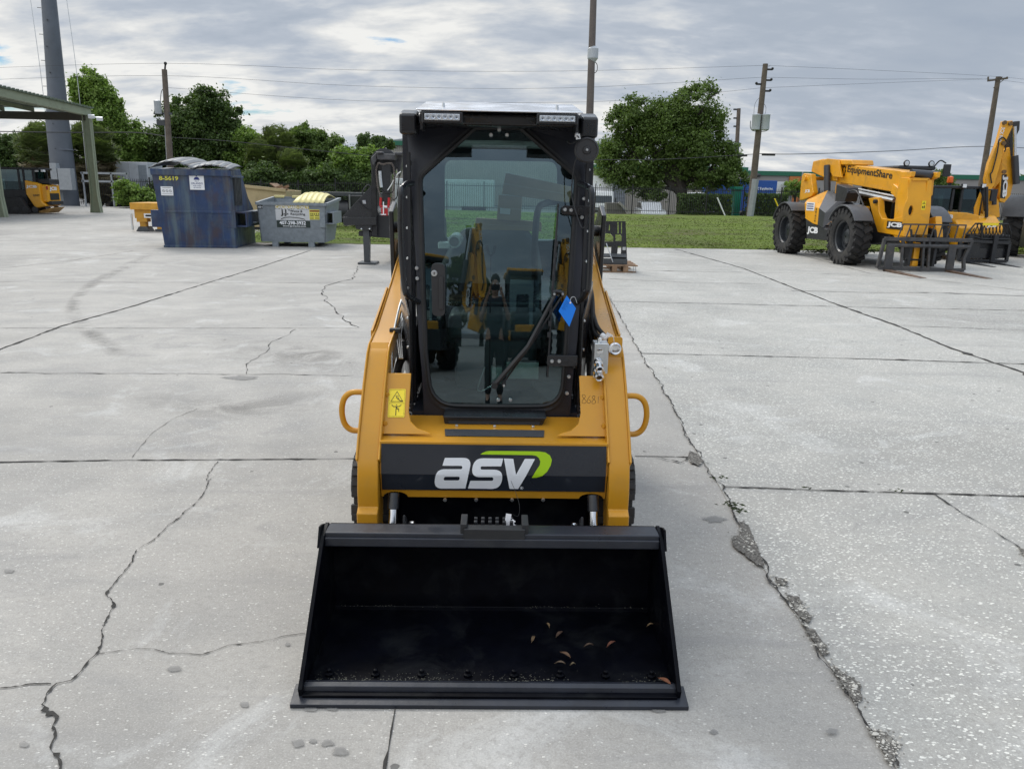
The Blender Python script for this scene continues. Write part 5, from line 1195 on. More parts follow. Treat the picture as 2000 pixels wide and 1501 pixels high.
# white enclosed trailer behind the fence, left
a=at(217,385,56); b=at(287,317,56); o=thing('box_trailer','white enclosed trailer with grey rear door behind the fence left of the blue bin','trailer',(a.x,56,-.6))
W_=b.x-a.x; hh_=b.z+.6; TRW=mat('trailer_white',(.60,.62,.65),.5,var=.08,vs_=1.,dirt=(.35,.35,.34,.4))
m=MB(); m.bb(-1.5,W_*.72,0,2.4,1.0,hh_); m.bb(W_*.72,W_,.0,2.4,1.0,hh_); m.build('trailer_box',TRW,o,.03)
m=MB(); m.bb(W_*.77,W_*.97,-.05,-.004,1.2,hh_-.2); m.build('rear_door',mat('door_grey',(.28,.31,.34),.5,var=.1),o)
m=MB()
for i in range(9): m.bb(-1.5+i*.5,-1.47+i*.5,-.02,-.003,1.05,hh_-.05)
m.build('side_rib',TRW,o)
for x in(.2,1.1): k=MB(); k.lathe([(.4,-.1),(.42,.0),(.42,.2),(.2,.22)],(x,.3,.42),(0,-1,0),18); k.build('wheel',TYR,o)
# white silo trailer seen behind the black trailer
a=at(772,420,56); o=thing('box_trailer','pale blue white trailer glimpsed between the black trailer mast and the cab','trailer',(a.x,56,-.6)); m=MB(); m.bb(0,7,0,2.4,.9,2.75); m.build('trailer_box',TRW,o,.03); m=MB()
for i in range(14): m.bb(i*.5,i*.5+.03,-.02,-.003,.95,2.7)
m.build('side_rib',TRW,o)
for x in(5.2,6.1): k=MB(); k.lathe([(.4,-.1),(.42,.0),(.42,.2),(.2,.22)],(x,.3,.42),(0,-1,0),18); k.build('wheel',TYR,o)
# concrete loading ramp wall
P=[at(1185,396,54),at(1208,396,54),at(1236,421,54),at(1185,421,54)]; o=thing('loading_ramp','sloping concrete ramp wall behind the fence between truck and white car','ramp',P[0])
m=MB(); m.prism([(p.x-P[0].x,p.z-P[0].z) for p in (P[0],P[1],P[2]+Vector((0,0,-.4)),P[3]+Vector((0,0,-.4)))],'y',0,1.2); m.build('ramp_wall',mat('ramp_concrete',(.16,.15,.14),.9,var=.15,vs_=2),o); m=MB(); q0=P[1]-P[0];q1=P[2]-P[0]; m.tube([q0+Vector((0,-.08,.03)),q1+Vector((0,-.08,.03))],.11,4); m.build('coping',mat('coping',(.36,.34,.32),.9,var=.1),o)
# green compactor
a=at(1434,408,57); b=at(1451,365,57); o=thing('green_compactor','green waste compactor behind the fence between oak and transformer pole','compactor',(a.x,57,-.7)); w_=b.x-a.x
GC=mat('compactor_green',(.0,.16,.10),.5,var=.1)
m=MB(); m.bb(0,w_*.9,0,1.2,.2,b.z+.5); m.build('hopper',GC,o,.03); m=MB(); m.bb(-.1,w_,-.15,1.3,b.z+.5,b.z+.7); m.build('lid',GC,o,.02); m=MB(); m.bb(0,w_+1.3,-.5,.8,.3,.7); m.bb(0,.12,-.5,.0,0,.3); m.build('chute',GC,o,.02)
# ---- steel canopy at the left
CAN=mat('sage_steel',(.25,.28,.19),.55,var=.08,vs_=2,dirt=(.15,.16,.11,.4)); CANR=mat('canopy_roof',(.12,.15,.11),.5,var=.1)
pb=gr(190,415); pa=gr(4,424); o=thing('steel_canopy','sage green open steel canopy with a flared corner post at the left edge','canopy',(pb.x,pb.y,0),0)
zt=at(190,212,pb.y).z; zt2=at(0,170,pa.y).z; X0=0; Yn=-20.; sl_=(zt2-zt)/(pa.y-pb.y)
zn=zt+sl_*Yn
m=MB(); m.prism([(0.25,zt),(0.25,zt-.36),(Yn,zn-.36),(Yn,zn)],'x',-.15,.12); m.build('fascia',CAN,o,.01)
m=MB(); m.prism([(0.3,zt+.002),(0.3,zt+.06),(Yn,zn+.06),(Yn,zn+.002)],'x',-14,.2); m.build('roof_sheet',CANR,o)
m=MB()
for i in range(70): y=.3+Yn*i/70; m.bb(.15,.24,y-.05,y+.05,zt+sl_*y+.0+.04,zt+sl_*y+.10)
m.build('roof_ribs',CANR,o)
for y in(-.1,pa.y-pb.y,pa.y-pb.y-8.5):
    z_=zt+sl_*y; ox=0 if y>-1 else (pa.x-pb.x)*.3
    m=MB(); m.prism([(-.55,0),(.45,0),(.17,1.1),(-.12,z_-.33),(-.62,z_-.33),(-.22,1.1)],'y',y-.16,y+.16) if False else None
    m.M=Matrix.Translation((-.55 if y<-1 else 0,0,0)); m.prism([(-.24,0),(.30,0),(.22,.9),(.26,z_-.36),(-.12,z_-.36),(-.14,.9)],'y',y-.02,y+.02); m.prism([(-.24,0),(-.20,0),(-.10,.9),(-.08,z_-.36),(-.12,z_-.36),(-.14,.9)],'y',y-.14,y+.14); m.prism([(.26,0),(.30,0),(.22,.9),(.26,z_-.36),(.22,z_-.36),(.18,.9)],'y',y-.14,y+.14)
    m.build('post',CAN,o)
for y in(-.1,pa.y-pb.y,pa.y-pb.y-8.5):
    z_=zt+sl_*y; m=MB(); m.prism([(.0,z_-.22),(-14,z_-.22),(-14,z_-.55),(.0,z_-.60)],'y',y-.1,y+.1); m.build('rafter',mat('rafter_brown',(.07,.065,.05),.6,var=.1),o)
m=MB()
for i in range(9): x=-1.2-i*1.5; m.prism([(.1,zt-.02),(.1,zt-.2),(Yn,zn-.2),(Yn,zn-.02)],'x',x-.05,x+.05)
m.build('purlins',CAN,o)
for dx_,dz_ in((.35,-.40),(.75,-.5)): m=MB(); c=Vector((dx_,-.2,zt+dz_)); m.box(c,(.28,.2,.16),(.3,0,.4)); m.tube([c,Vector((.05,0,zt-.3))],.03,5); m.build('flood_light',WHT,o)

rs=np.random.RandomState(77); ce=[]
for x0,x1,y0,y1 in((-190,-62,70,110),(66,200,95,130)):
    n=14000; xx=x0+(x1-x0)*rs.rand(n); yy=y0+(y1-y0)*rs.rand(n)*.3; top=np.array([5.5+3.*noise.noise(Vector((a*.09,b*.05,0)))+1.5*noise.noise(Vector((a*.4,b*.2,3))) for a,b in zip(xx,yy)])
    ce.append(np.stack([xx,yy,-.7+(top+.7)*rs.rand(n)**.6],1))
ce=np.concatenate(ce); no=rs.normal(size=ce.shape)+np.array([0,-.6,.4]); no/=np.linalg.norm(no,axis=1)[:,None]
fw=quads('far_woods',ce,no,.5+.4*rs.rand(len(ce)),.7,[LF_DARK]); fw['kind']='stuff'
# ================================================================ bins, trailer, stand, carriage
RUSTB=mat('worn_blue_paint',(.012,.036,.105),.45,var=.3,vs_=2,dirt=(.075,.10,.125,.55),dirts=2.5,coat=.1)
def streaky(m,col,streak,amt=.5,sc=(5,5,.35)):
    t=m.node_tree; b=t.nodes['Principled BSDF']; l=b.inputs['Base Color'].links[0].from_socket; tc=t.nodes.new('ShaderNodeTexCoord')
    f=ramp(nz(tc.outputs['Object'],1.,6,.6,.2,tree=t,sc=sc),[(.48,0.),(.68,amt)],tree=t); t.links.new(mix(f,l,streak,tree=t),b.inputs['Base Color'])
streaky(RUSTB,None,(.09,.13,.155),.9); streaky(RUSTB,None,(.06,.035,.03),.7,sc=(2.5,2.5,1.4))
RIB=mat('lid_ribs',(.20,.21,.22),.5,var=.15,vs_=5); LIDK=mat('lid_dark',(.03,.032,.036),.5,var=.2)
o0=gr(322,483); bz=R(5)
fr=Frame(o0,bz); BD=thing('dumpster','tall blue front load dumpster with streaked paint and two wavy ribbed lids','dumpster',o0,bz)
Wb=fr.pt(462,484,'y',0).x; HT=fr.pt(308,332,'y',-.05).z; D=2.05
def sidep(z): # front and rear y for height
    return -.10*z/HT
def wx(z): return (-.12*z/HT, Wb+.02*z/HT)
m=MB()
outl=[(0,0),(-.10,HT),(.95,HT+.08),(1.55,1.25),(2.0,.95),(D,0)]
m.prism(outl,'x',0,Wb); 
for i in range(len(m.v)):
    p=m.v[i]; 
    if p.z>1: p.x+= -.13*(p.z/HT) if p.x<.5 else -.02*(p.z/HT)
body=m.build('body',RUSTB,BD,.015)
m=MB(); m.bb(-.14,Wb+.02,-.14,-.06,HT-.12,HT+.03); m.bb(.1,Wb-.05,-.06,-.03,.86,.92); m.bb(-.02,Wb+.02,-.03,.05,.0,.06); m.bb(Wb-.02,Wb+.05,-.1,1.,HT-.15,HT-.10); m.build('rim',RUSTB,body,.01)
# fork pockets both sides
for s,x0,x1 in((1,Wb+.004,Wb+.26),(-1,-.26,-.004)):
    k=MB(); k.bb(x0,x1,.15,1.75,.86,.90); k.bb(x0,x1,.15,1.75,.52,.56); k.bb(x1-.03 if s>0 else x0,x1 if s>0 else x0+.03,.15,1.75,.56,.86); k.bb(x0,x1,-.02,.14,.50,.92) if s<0 else k.bb(x0-.22,x0+.03,-.035,.0,.50,.93)
    k.build('fork_pocket',RUSTB,BD,.008)
k=MB(); a=fr.pt(456,347,'x',Wb); 
k.bb(Wb-.03,Wb+.01,.15,.85,1.05,1.80); SD=k.build('side_hatch',LIDK,BD,.01)
k=MB()
for i in range(5): k.bb(Wb+.0,Wb+.03,.2+i*.13,.25+i*.13,1.1,1.75)
k.build('hatch_bars',DGREY,SD)
for j,(xa,xb,amp) in enumerate(((-.17,Wb*.52,.17),(Wb*.47,Wb+.03,.10))):
    m=MB(); n=24; r=10; vs=[];fs=[]; T0=HT+.045
    for i in range(n+1):
        t=i/n; x=xa+(xb-xa)*t
        rib=.035 if (i%4) in(1,2) else 0
        z=T0+amp*math.sin(PI*min(1,t*1.02))+.0
        for q in range(r+1):
            s_=q/r; y=-.16+1.15*s_; vs.append((x+.25*s_*(0 if j else 1),y,z+rib*math.sin(PI*min(1,max(0,s_*1.0)))**.3+.10*math.sin(PI*s_*.6)))
    for i in range(n):
        for q in range(r): fs.append((i*(r+1)+q,(i+1)*(r+1)+q,(i+1)*(r+1)+q+1,i*(r+1)+q+1))
    m.add(vs,fs); mi=[0 if (i%4) in(1,2) else 1 for i in range(n) for q in range(r)]; m.m=mi
    ob=m.build('lid',[RIB,LIDK],BD,ang=50); so_=ob.modifiers.new('thick','SOLIDIFY'); so_.thickness=.02
def face(fr,m,txt,u,v,y,h,w=None,**k):
    p=fr.pt(u,v,'y',y); text(m,txt,(p.x,y,p.z),(1,0,0),(0,0,1),h=h,w=w,**k)
def ys_(z): return -.10*z/HT-.004
YTXT=mat('stencil_yellow',(.62,.58,.08),.6,var=.2,vs_=30)
m=MB(); p=fr.pt(311,352,'y',-.09); text(m,'8-5619',(p.x,-.098,p.z),(1,0,0),(0,0,1),h=.105,w=.46,bold=.035); m.build('stencil_number',YTXT,body)
def plate(par,fr,u0,v0,u1,v1,y,m_,name='sign_plate',tilt=0):
    a=fr.pt(u0,v0,'y',y);b=fr.pt(u1,v1,'y',y); k=MB(); k.bb(a.x,b.x,y-.004,y,b.z,a.z); return k.build(name,m_,par,.002),a,b
P1,a,b=plate(body,fr,369,341,400,371,-.098,WHT)
k=MB(); cx_=(a.x+b.x)/2; w_=b.x-a.x; hh2=a.z-b.z; zc=b.z+hh2*.66
k.flat([[(cx_+w_*.2*math.cos(t*PI/12),zc+w_*.2*math.sin(t*PI/12)) for t in range(13)]],lambda x,z,t:Vector((x,-.1035,z)))
k.flat([[(cx_-.012,zc+w_*.22),(cx_+.012,zc+w_*.22),(cx_+.02,zc+w_*.34),(cx_-.03,zc+w_*.36)]],lambda x,z,t:Vector((x,-.1035,z)))
text(k,'City of',(cx_,-.1035,b.z+hh2*.52),(1,0,0),(0,0,1),h=hh2*.09,align='c',bold=.02)
text(k,'ORLANDO',(cx_,-.1035,b.z+hh2*.36),(1,0,0),(0,0,1),w=w_*.8,h=hh2*.13,align='c',bold=.01); text(k,'SOLID WASTE',(cx_,-.1035,b.z+hh2*.23),(1,0,0),(0,0,1),w=w_*.55,h=hh2*.07,align='c',bold=.02)
text(k,'407-246-2314',(cx_,-.1035,b.z+hh2*.11),(1,0,0),(0,0,1),w=w_*.5,h=hh2*.07,align='c',bold=.02)
k.build('crest_lettering',mat('navy_ink',(.02,.03,.16),.5),P1)
P1,a,b=plate(body,fr,313.5,364,339,382,-.09,WHT)
k=MB(); w_=b.x-a.x; hh2=a.z-b.z
for i in range(3):
    cx_=a.x+w_*(.22+.28*i); zc=b.z+hh2*.5; k.flat([[(cx_+w_*.11*math.cos(t*PI/8),zc+w_*.11*math.sin(t*PI/8)) for t in range(16)],[(cx_+w_*.085*math.cos(t*PI/8),zc+w_*.085*math.sin(t*PI/8)) for t in range(16)]],lambda x,z,t:Vector((x,-.0955,z)))
    k.flat([[(cx_-w_*.08,zc+w_*.06),(cx_-w_*.06,zc+w_*.08),(cx_+w_*.08,zc-w_*.06),(cx_+w_*.06,zc-w_*.08)][::-1]],lambda x,z,t:Vector((x,-.0955,z)))
k.bb(a.x+w_*.15,a.x+w_*.85,-.096,-.0955,b.z+hh2*.84,b.z+hh2*.88); k.bb(a.x+w_*.1,a.x+w_*.9,-.096,-.0955,b.z+hh2*.16,b.z+hh2*.19)
k.build('prohibition_symbols',mat('grey_ink',(.12,.10,.10),.5),P1)
# ---- grey open bin with a yellow lid
GALV=mat('galvanised_bin',(.23,.26,.285),.5,var=.16,vs_=9,metal=.15,dirt=(.15,.18,.20,.4),dirts=6.)
o0=gr(511,481); gz=R(3); fr=Frame(o0,gz); GB=thing('dumpster','low galvanised grey dumpster with sign panels and a half closed pale yellow lid','dumpster',o0,gz)
Wg=fr.pt(636,483,'y',0).x; HG=fr.pt(501,397,'y',-.1).z; HB=HG+.12; D=1.45
th=.03; bz0=.12
m=MB()
def gx(z): return -.19*z/HG+.0, Wg+.0
yb=lambda z:-.12*z/HG
xl=fr.pt(501,397,'y',-.12).x; xr=fr.pt(637,400,'y',-.12).x
F_=[(0,0,bz0),(Wg,0,bz0),(xr,-.12,HG),(xl,-.12,HG)]; B_=[(0,D,bz0),(Wg,D,bz0),(xr+.05,D+.25,HB),(xl,D+.25,HB)]
def slab(m,q,n,t=th):
    q=[Vector(p) for p in q]; n=Vector(n)*t; m.add(q+[p+n for p in q],[(0,1,2,3),(7,6,5,4),(0,4,5,1),(1,5,6,2),(2,6,7,3),(3,7,4,0)])
slab(m,F_,(0,1,0)); slab(m,[B_[1],B_[0],B_[3],B_[2]],(0,-1,0)); slab(m,[F_[1],B_[1],B_[2],F_[2]],(-1,0,0)); slab(m,[B_[0],F_[0],F_[3],B_[3]],(1,0,0)); m.bb(.0,Wg,0,D,bz0,bz0+.03)
GBo=m.build('body',GALV,GB,.004)
m=MB(); V=Vector
for a_,b_2 in((F_[3],F_[2]),(F_[2],B_[2]),(B_[2],B_[3]),(B_[3],F_[3])): m.tube([V(a_),V(b_2)],.05,4)
m.build('rim',GALV,GBo)
for x in(.28,Wg-.45): k=MB(); k.bb(x,x+.16,-.0,.12,0,.12); k.bb(x,x+.16,D-.15,D,0,.12); k.build('foot',GALV,GB,.004)
for s in(-1,1):
    x0=Wg+.01 if s>0 else -.10; k=MB(); z0=.62; 
    k.bb(x0,x0+s*.22,.05,1.3,z0+.26,z0+.29); k.bb(x0,x0+s*.22,.05,1.3,z0-.02,z0+.01); k.bb(x0+s*.19,x0+s*.22,.05,1.3,z0+.01,z0+.26); k.bb(x0-.12,x0+.02,-.10,-.06,z0-.1,z0+.3) if s>0 else None
    k.build('fork_pocket',GALV,GB,.005)
LIDY=mat('pale_yellow_lid',(.75,.66,.30),.5,var=.08,vs_=4)
m=MB(); n=36; r=10; vs=[];fs=[]; xa=fr.pt(571,393,'y',-.1).x; xb=xr-.06
for i in range(n+1):
    t=i/n; rib=.035*max(0,math.sin(t*2*PI*6))
    for q in range(r+1):
        s_=q/r; y=-.13+(D+.3)*s_; x=xa+(xb-xa)*t+.10*s_*(1-t); vs.append((x,y,HG+.03+(HB-HG)*s_+(rib+.20*math.sin(PI*s_**.8)*(.75+.25*math.sin(PI*t)))*min(1,t*6+.4)))
for i in range(n):
    for q in range(r): fs.append((i*(r+1)+q,(i+1)*(r+1)+q,(i+1)*(r+1)+q+1,i*(r+1)+q+1))
m.add(vs,fs); ob=m.build('lid',LIDY,GB,ang=60); so_=ob.modifiers.new('thick','SOLIDIFY'); so_.thickness=.02
for u in(548,583): m=MB(); p=fr.pt(u,373,'y',D+.25); m.bb(p.x-.18,p.x+.1,D+.2,D+.3,HB+.0,HB+.07); m.build('lid_hinge',LIDY,GB,.01)
fc=lambda u,v:(lambda p:(p.x,p.z))(fr.pt(u,v,'y',-.08))
def gp_(x,z,o=0.): return Vector((x,-.12*(z-bz0)/(HG-bz0)-.005-o,z))
def gq(m,u0,v0,u1,v1,o=0.): 
    a=fc(u0,v0);b=fc(u1,v1); m.flat([[(a[0],b[1]),(b[0],b[1]),(b[0],a[1]),(a[0],a[1])]],lambda x,z,t:gp_(x,z,o)); return a,b
m=MB(); gq(m,538,408,605,430.5); PN=m.build('name_panel',mat('panel_white',(.62,.63,.64),.5,var=.05),GBo)
m=MB(); gq(m,538,400.5,604,408); PY=m.build('cardboard_panel',mat('panel_yellow',(.72,.58,.18),.5),GBo)
m=MB(); gq(m,540,430.5,606,445); PK=m.build('phone_panel',mat('panel_dark_green',(.02,.035,.03),.5),GBo)
def gt(m,txt,u0,v0,u1,v1,o=.008,**k):
    a=fc(u0,v1);b=fc(u1,v0); p=gp_(a[0],a[1],o); text(m,txt,p,(1,0,0),(0,-.12/(HG-bz0),1),w=b[0]-a[0],h=b[1]-a[1],**k)
m=MB(); gt(m,'CARDBOARD ONLY',539,402,603,407.5,bold=.02); m.build('lettering',LETW,PY)
m=MB(); gt(m,"J.J.",549,409,563,422,bold=.03); gt(m,"s",564,409,566,411.5,bold=.02); gt(m,'Waste &',567,410,591,414.5,bold=.01); gt(m,'Recycling',568,416,596,421.5,bold=.01)
pts=[gp_(*fc(u,v),.003) for u,v in((549,427.5),(556,425),(566,424),(578,425),(590,427),(596,429))]; m.tube(cat(pts,3),.010,4); m.build('lettering',INK,PN)
m=MB(); gt(m,'407-298-3932',546,432,597,438.5,bold=.03); gt(m,'www.jjswaste.com',552,440.5,597,443.5,bold=.02); m.build('lettering',LETW,PK)
m=MB(); gq(m,604,409,625,429); PW=m.build('instruction_sticker',mat('sticker_yellow',(.75,.68,.12),.5),GBo)
m=MB(); gq(m,605,410.5,624,414,.002); m.build('sticker_header',mat('sticker_brown',(.28,.09,.03),.5),PW)
m=MB(); 
for i in range(5): gq(m,606.5+i*3.6,417,608.6+i*3.6,419.5,.002)
for v in(421,425.5): gq(m,606,v,613,v+1.5,.002); gq(m,615,v,623,v+1.5,.002)
m.build('sticker_print',INK,PW)
m=MB(); gq(m,504,400,514,407.5); PZ=m.build('size_plate',INK,GBo); m=MB(); gt(m,'SIZE 4',505,402.5,513.5,405.5,bold=.04); m.build('lettering',LETW,PZ)
# ---- tan container behind with broken pallets
TAN=mat('tan_paint',(.42,.33,.18),.6,var=.12,vs_=2,dirt=(.2,.15,.09,.4))
o0=gr(470,448); fr=Frame(o0,0); TB_=thing('roll_off_container','tan open top container standing behind the blue and grey dumpsters','container',o0)
Wt=fr.pt(562,440,'y',0).x; HTn=fr.pt(500,366,'y',0).z
m=MB(); q=[(0,0,.1),(Wt,0,.1),(Wt,0,HTn-.1),(0,0,HTn+.05)]; slab(m,q,(0,1,0),.05); slab(m,[(Wt,2,.1),(0,2,.1),(0,2,HTn+.05),(Wt,2,HTn-.1)],(0,-1,0),.05); m.bb(0,.05,.05,1.95,.1,HTn); m.bb(Wt-.05,Wt,.05,1.95,.1,HTn-.1); m.bb(0,Wt,.05,1.95,.1,.15); m.build('body',TAN,TB_,.01)
m=MB(); m.tube([(0,-.02,HTn+.06),(Wt,-.02,HTn-.09)],.07,4); m.build('rim',TAN,TB_); m=MB(); m.bb(.1,Wt-.1,.2,1.8,0,.1); m.build('skid',DGREY,TB_)
PALW=mat('pallet_wood',(.24,.15,.09),.85,var=.3,vs_=7,bump=.2,bs=30)
o1=fr.pt(528,368,'y',1.); pz=thing('broken_pallet','broken brown pallet sticking out of the tan container','pallet',o0+o1+Vector((0,0,.12)))
pz.location=o0+Vector((fr.pt(528,368,'y',1.).x,1.,HTn-.2))
for i in range(5): m=MB(); m.box((-.25+i*.18,0,.18-abs(i-2)*.02),(.14,1.0,.025),(0,-.35,0)); m.build('slat',PALW,pz)
for y in(-.4,.4): m=MB(); m.box((.1,y,.10),(1.0,.05,.09),(0,-.35,0)); m.build('stringer',PALW,pz)
m=MB(); m.box((.45,0,.12),(.8,.9,.03),(0,.6,0)); m.build('panel',PALW,pz)
# ---- yellow dock plate stand
o0=gr(260,452); fr=Frame(o0,0); YS=thing('dock_leveller','faded yellow steel loading stand on two legs left of the blue dumpster','loading stand',o0)
x0=fr.pt(253,400,'y',0).x; x1=fr.pt(322,400,'y',0).x; zt=fr.pt(270,396,'y',0).z
YOLD=mat('faded_yellow',(.60,.30,.03),.6,var=.15,vs_=3,dirt=(.25,.12,.03,.5),dirts=4.)
m=MB(); m.bb(x0,x1,0,1.3,zt-.22,zt); YT=m.build('deck',YOLD,YS,.01)
m=MB(); m.bb(x0+.08,x1-.02,.1,1.2,zt-.50,zt-.223); m.build('under_frame',YOLD,YS,.01)
for x in(x0+.30,x1-.30):
    m=MB(); m.bb(x-.10,x+.10,.15,.35,.08,zt-.5); m.bb(x-.17,x+.17,.1,.4,zt-.62,zt-.5); m.build('leg',YOLD,YS,.01)
m=MB(); m.prism([(x0+.10,0),(x0+.55,0),(x0+.46,.16),(x0+.2,.16)],'y',.05,.45); m.build('foot',DGREY,YS,.01)
m=MB(); m.bb(x1-.45,x1-.12,.1,.4,0,.08); m.build('foot',DGREY,YS,.01)
m=MB(); m.tube([(x0+.35,.25,.6),(x1-.35,.25,zt-.45)],.04,5); m.build('brace',YOLD,YS)
m=MB(); m.bb(x0+.0,x0+.05,-.02,.02,.05,zt-.35); m.build('chain',ZINC,YS)
m=MB(); p=fr.pt(281,418,'y',.095); m.bb(p.x,p.x+.36,.088,.096,p.z-.12,p.z+.02); PP=m.build('warning_plate',WHT,YS)
m=MB(); z_=p.z-.05; m.flat([[(p.x+.03,z_),(p.x+.09,z_+.04),(p.x+.09,z_-.04)][::-1]],lambda x,z,t:Vector((x,.085,z))); m.flat([[(p.x+.33,z_),(p.x+.27,z_-.04),(p.x+.27,z_+.04)][::-1]],lambda x,z,t:Vector((x,.085,z))); m.bb(p.x+.09,p.x+.27,.084,.086,z_-.03,z_+.03); m.build('arrow_mark',INK,PP)
# ---- black steel attachment drum row behind the grey bin
o0=gr(640,447); fr=Frame(o0,0); RL=thing('black_attachment','row of black steel bucket and drum attachment behind the grey dumpster','attachment',o0)
x0=fr.pt(655,400,'y',0).x; x1=fr.pt(722,400,'y',0).x; zt=fr.pt(690,377,'y',0).z
m=MB(); m.prism([(0,.2),(-.1,zt-.1),(.2,zt),(1.1,zt),(1.2,.2)],'x',x0+.5,x1+.6); m.build('shell',BLKM,RL,.02); m=MB(); m.bb(x0-.6,x1+.5,.0,.9,zt-.12,zt+.02); m.build('top_plate',DGREY,RL,.01)
m=MB(); z=zt*.45; m.lathe([(.2,-.02),(.42,0),(.42,.8),(.2,.82)],(x0-.3,.3,z+.05),(1,0,0),24); m.build('drum',BLKM,RL)
m=MB(); c=fr.pt(683,388,'y',-.1); m.tube([(c.x,-.12,.5),(c.x,-.12,zt-.05)],.03,6); m.build('hoop',STEEL,RL)
# ---- black gooseneck crane trailer left of the cab
o0=gr(716,516); o0.z=0; fr=Frame(o0,0); GT=thing('gooseneck_trailer','black gooseneck equipment trailer with support leg, mast and red chain hooks beside the cab','trailer',o0)
pp=lambda u,v,y:fr.pt(u,v,'y',y)
def pr(m,pix,y0,y1): m.prism([(pp(u,v,y0).x,pp(u,v,y0).z) for u,v in pix],'y',y0,y1); return m
m=MB(); pr(m,[(669,423),(726,362),(726,440),(702,440),(692,436),(676,442),(670,436)],0,.1); m.build('side_gusset',BLK,GT,.005)
m=MB(); pr(m,[(669,424),(735,424),(735,440),(671,440)],-.06,.3); m.build('rail',BLK,GT,.01)
m=MB(); pr(m,[(694,439),(726,439),(726,450),(703,449),(694,446)],-.04,.4); m.build('coupler_box',BLKM,GT,.01)
for u in(706,722): m=MB(); c=pp(u,447,-.06); m.ball(c,.02,8); m.build('pin',ZINC,GT)
m=MB(); pr(m,[(708,440),(721,440),(721,514),(711,514)],.02,.2); m.build('support_leg',DGREY,GT,.01)
m=MB(); m.bb(-.17,.21,-.1,.35,0,.045); m.build('leg_foot',DGREY,GT,.01)
m=MB(); pr(m,[(726,420),(782,420),(782,466),(770,466),(726,463)],.1,4.2); pr(m,[(726,463),(700,461),(700,451),(726,452)],.05,.4); m.build('bed',BLKM,GT,.02)
m=MB(); pr(m,[(725,310),(735,320),(737,462),(725,462)],.0,.35); m.build('mast_post',mat('rough_black',(.012,.012,.013),.6,var=.5,vs_=9,bump=.6,bs=25),GT,.02)
m=MB(); pr(m,[(724,308),(736,297),(736,312),(729,325)],-.05,.4); pr(m,[(735,300),(773,301),(771,313),(737,312)],-.15,.8); pr(m,[(733,296),(748,296),(748,300),(735,301)],-.2,.6); pr(m,[(770,297),(787,297),(785,303),(771,303)],-.2,.6); pr(m,[(771,303),(786,303),(783,330),(778,345)],.2,.5); m.build('crane_head',mat('scuffed_black',(.05,.05,.055),.4,var=.3,vs_=8,dirt=(.2,.2,.2,.5),dirts=7.),GT,.02)
m=MB(); c=pp(753,318,.3); m.lathe([(.12,0),(.26,.02),(.28,.12),(.28,.2),(.1,.24)],(c.x,.3,c.z),(0,-1,0),22); m.build('pulley',BLKM,GT)
m=MB(); pr(m,[(745,320),(763,320),(762,383),(760,395),(747,395)],-.12,.12); m.build('boom_column',BLK,GT,.01)
def chain(pix,y,m_,name='chain'):
    P=cat([pp(u,v,y) for u,v in pix],8); k=MB(); d=0
    for i in range(0,len(P)-1):
        a,b=P[i],P[i+1]; t=(b-a); L_=t.length
        k2=max(1,int(L_/.05))
        for j in range(k2):
            q0=a.lerp(b,j/k2);q1=a.lerp(b,(j+1)/k2); ax=(q1-q0).normalized(); sd_=Vector((0,1,0)) if (d%2) else ax.cross(Vector((0,1,0))).normalized(); d+=1
            c=(q0+q1)/2; hl=(q1-q0).length*.62; loop=[c+ax*hl*math.cos(w)+sd_*.016*math.sin(w) for w in [PI*2*z/8 for z in range(8)]]; k.tube(loop,.006,4,closed=True)
    k.build(name,m_,GT)
CHN=mat('rusty_chain',(.20,.17,.15),.5,metal=.6,var=.3,vs_=40)
chain([(739,318),(735,330),(736,350),(738,365),(742,380),(744,390)],-.16,CHN)
chain([(764,318),(769,328),(770,345),(769,365),(767,385),(764,392)],-.16,CHN)
chain([(740,318),(748,321),(756,319),(764,319)],-.2,CHN)
REDM=mat('red_shackle',(.42,.012,.015),.4,var=.15)
m=MB()
for P_ in ([(744,386),(743,402)],[(760,386),(759,402)]): m.tube([pp(*P_[0],-.17),pp(*P_[1],-.17)],.028,6)
pr(m,[(742,401),(760,401),(760,406),(742,406)],-.2,-.13); pr(m,[(744,407),(757,407),(757,421),(745,421)],-.2,-.15); m.build('red_hook',REDM,GT,.004)
m=MB(); m.tube([pp(749,394,-.22),pp(749,419,-.22)],.012,5); m.tube([pp(745,419,-.22),pp(754,419,-.22)],.01,5); m.tube([pp(749,403,-.22),pp(756,404,-.22)],.02,5); m.build('hook_pin',WHT,GT)
m=MB(); a=pp(737,409,.15); b=pp(781,409,.15); m.cyl(a,b,.075,n=14); m.build('padded_roller',mat('pad_white',(.5,.52,.53),.7,var=.1,bump=.3),GT)
for pix,r_,mt in(([(733,320),(728,340),(733,360),(740,372)],.012,RUB),([(772,330),(769,370),(760,377),(750,376),(743,370)],.014,RUB),([(780,340),(777,370),(775,385),(769,390),(764,386)],.012,RUB),([(783,335),(775,342),(765,360),(757,372)],.012,ZINC),([(742,334),(743,348),(745,366)],.035,ZINC),([(700,392),(705,400),(716,408),(724,410)],.012,RUB)):
    m=MB(); m.tube(cat([pp(u,v,-.14 if u>725 else -.04) for u,v in pix],4),r_,6); m.build('hose' if mt is RUB else 'pull_rod',mt,GT)
m=MB(); 
for u in(709,712): m.tube([pp(u,391,-.02),pp(u+1.5,398,-.02)],.02,5); m.build('fitting',ZINC,GT) if u==712 else None
m=MB(); m.tube(cat([pp(708,381,.05),pp(709,372,.05),pp(718,361,.05),pp(724,366,.05)],4),.015,6); m.build('grab_loop',BLK,GT)
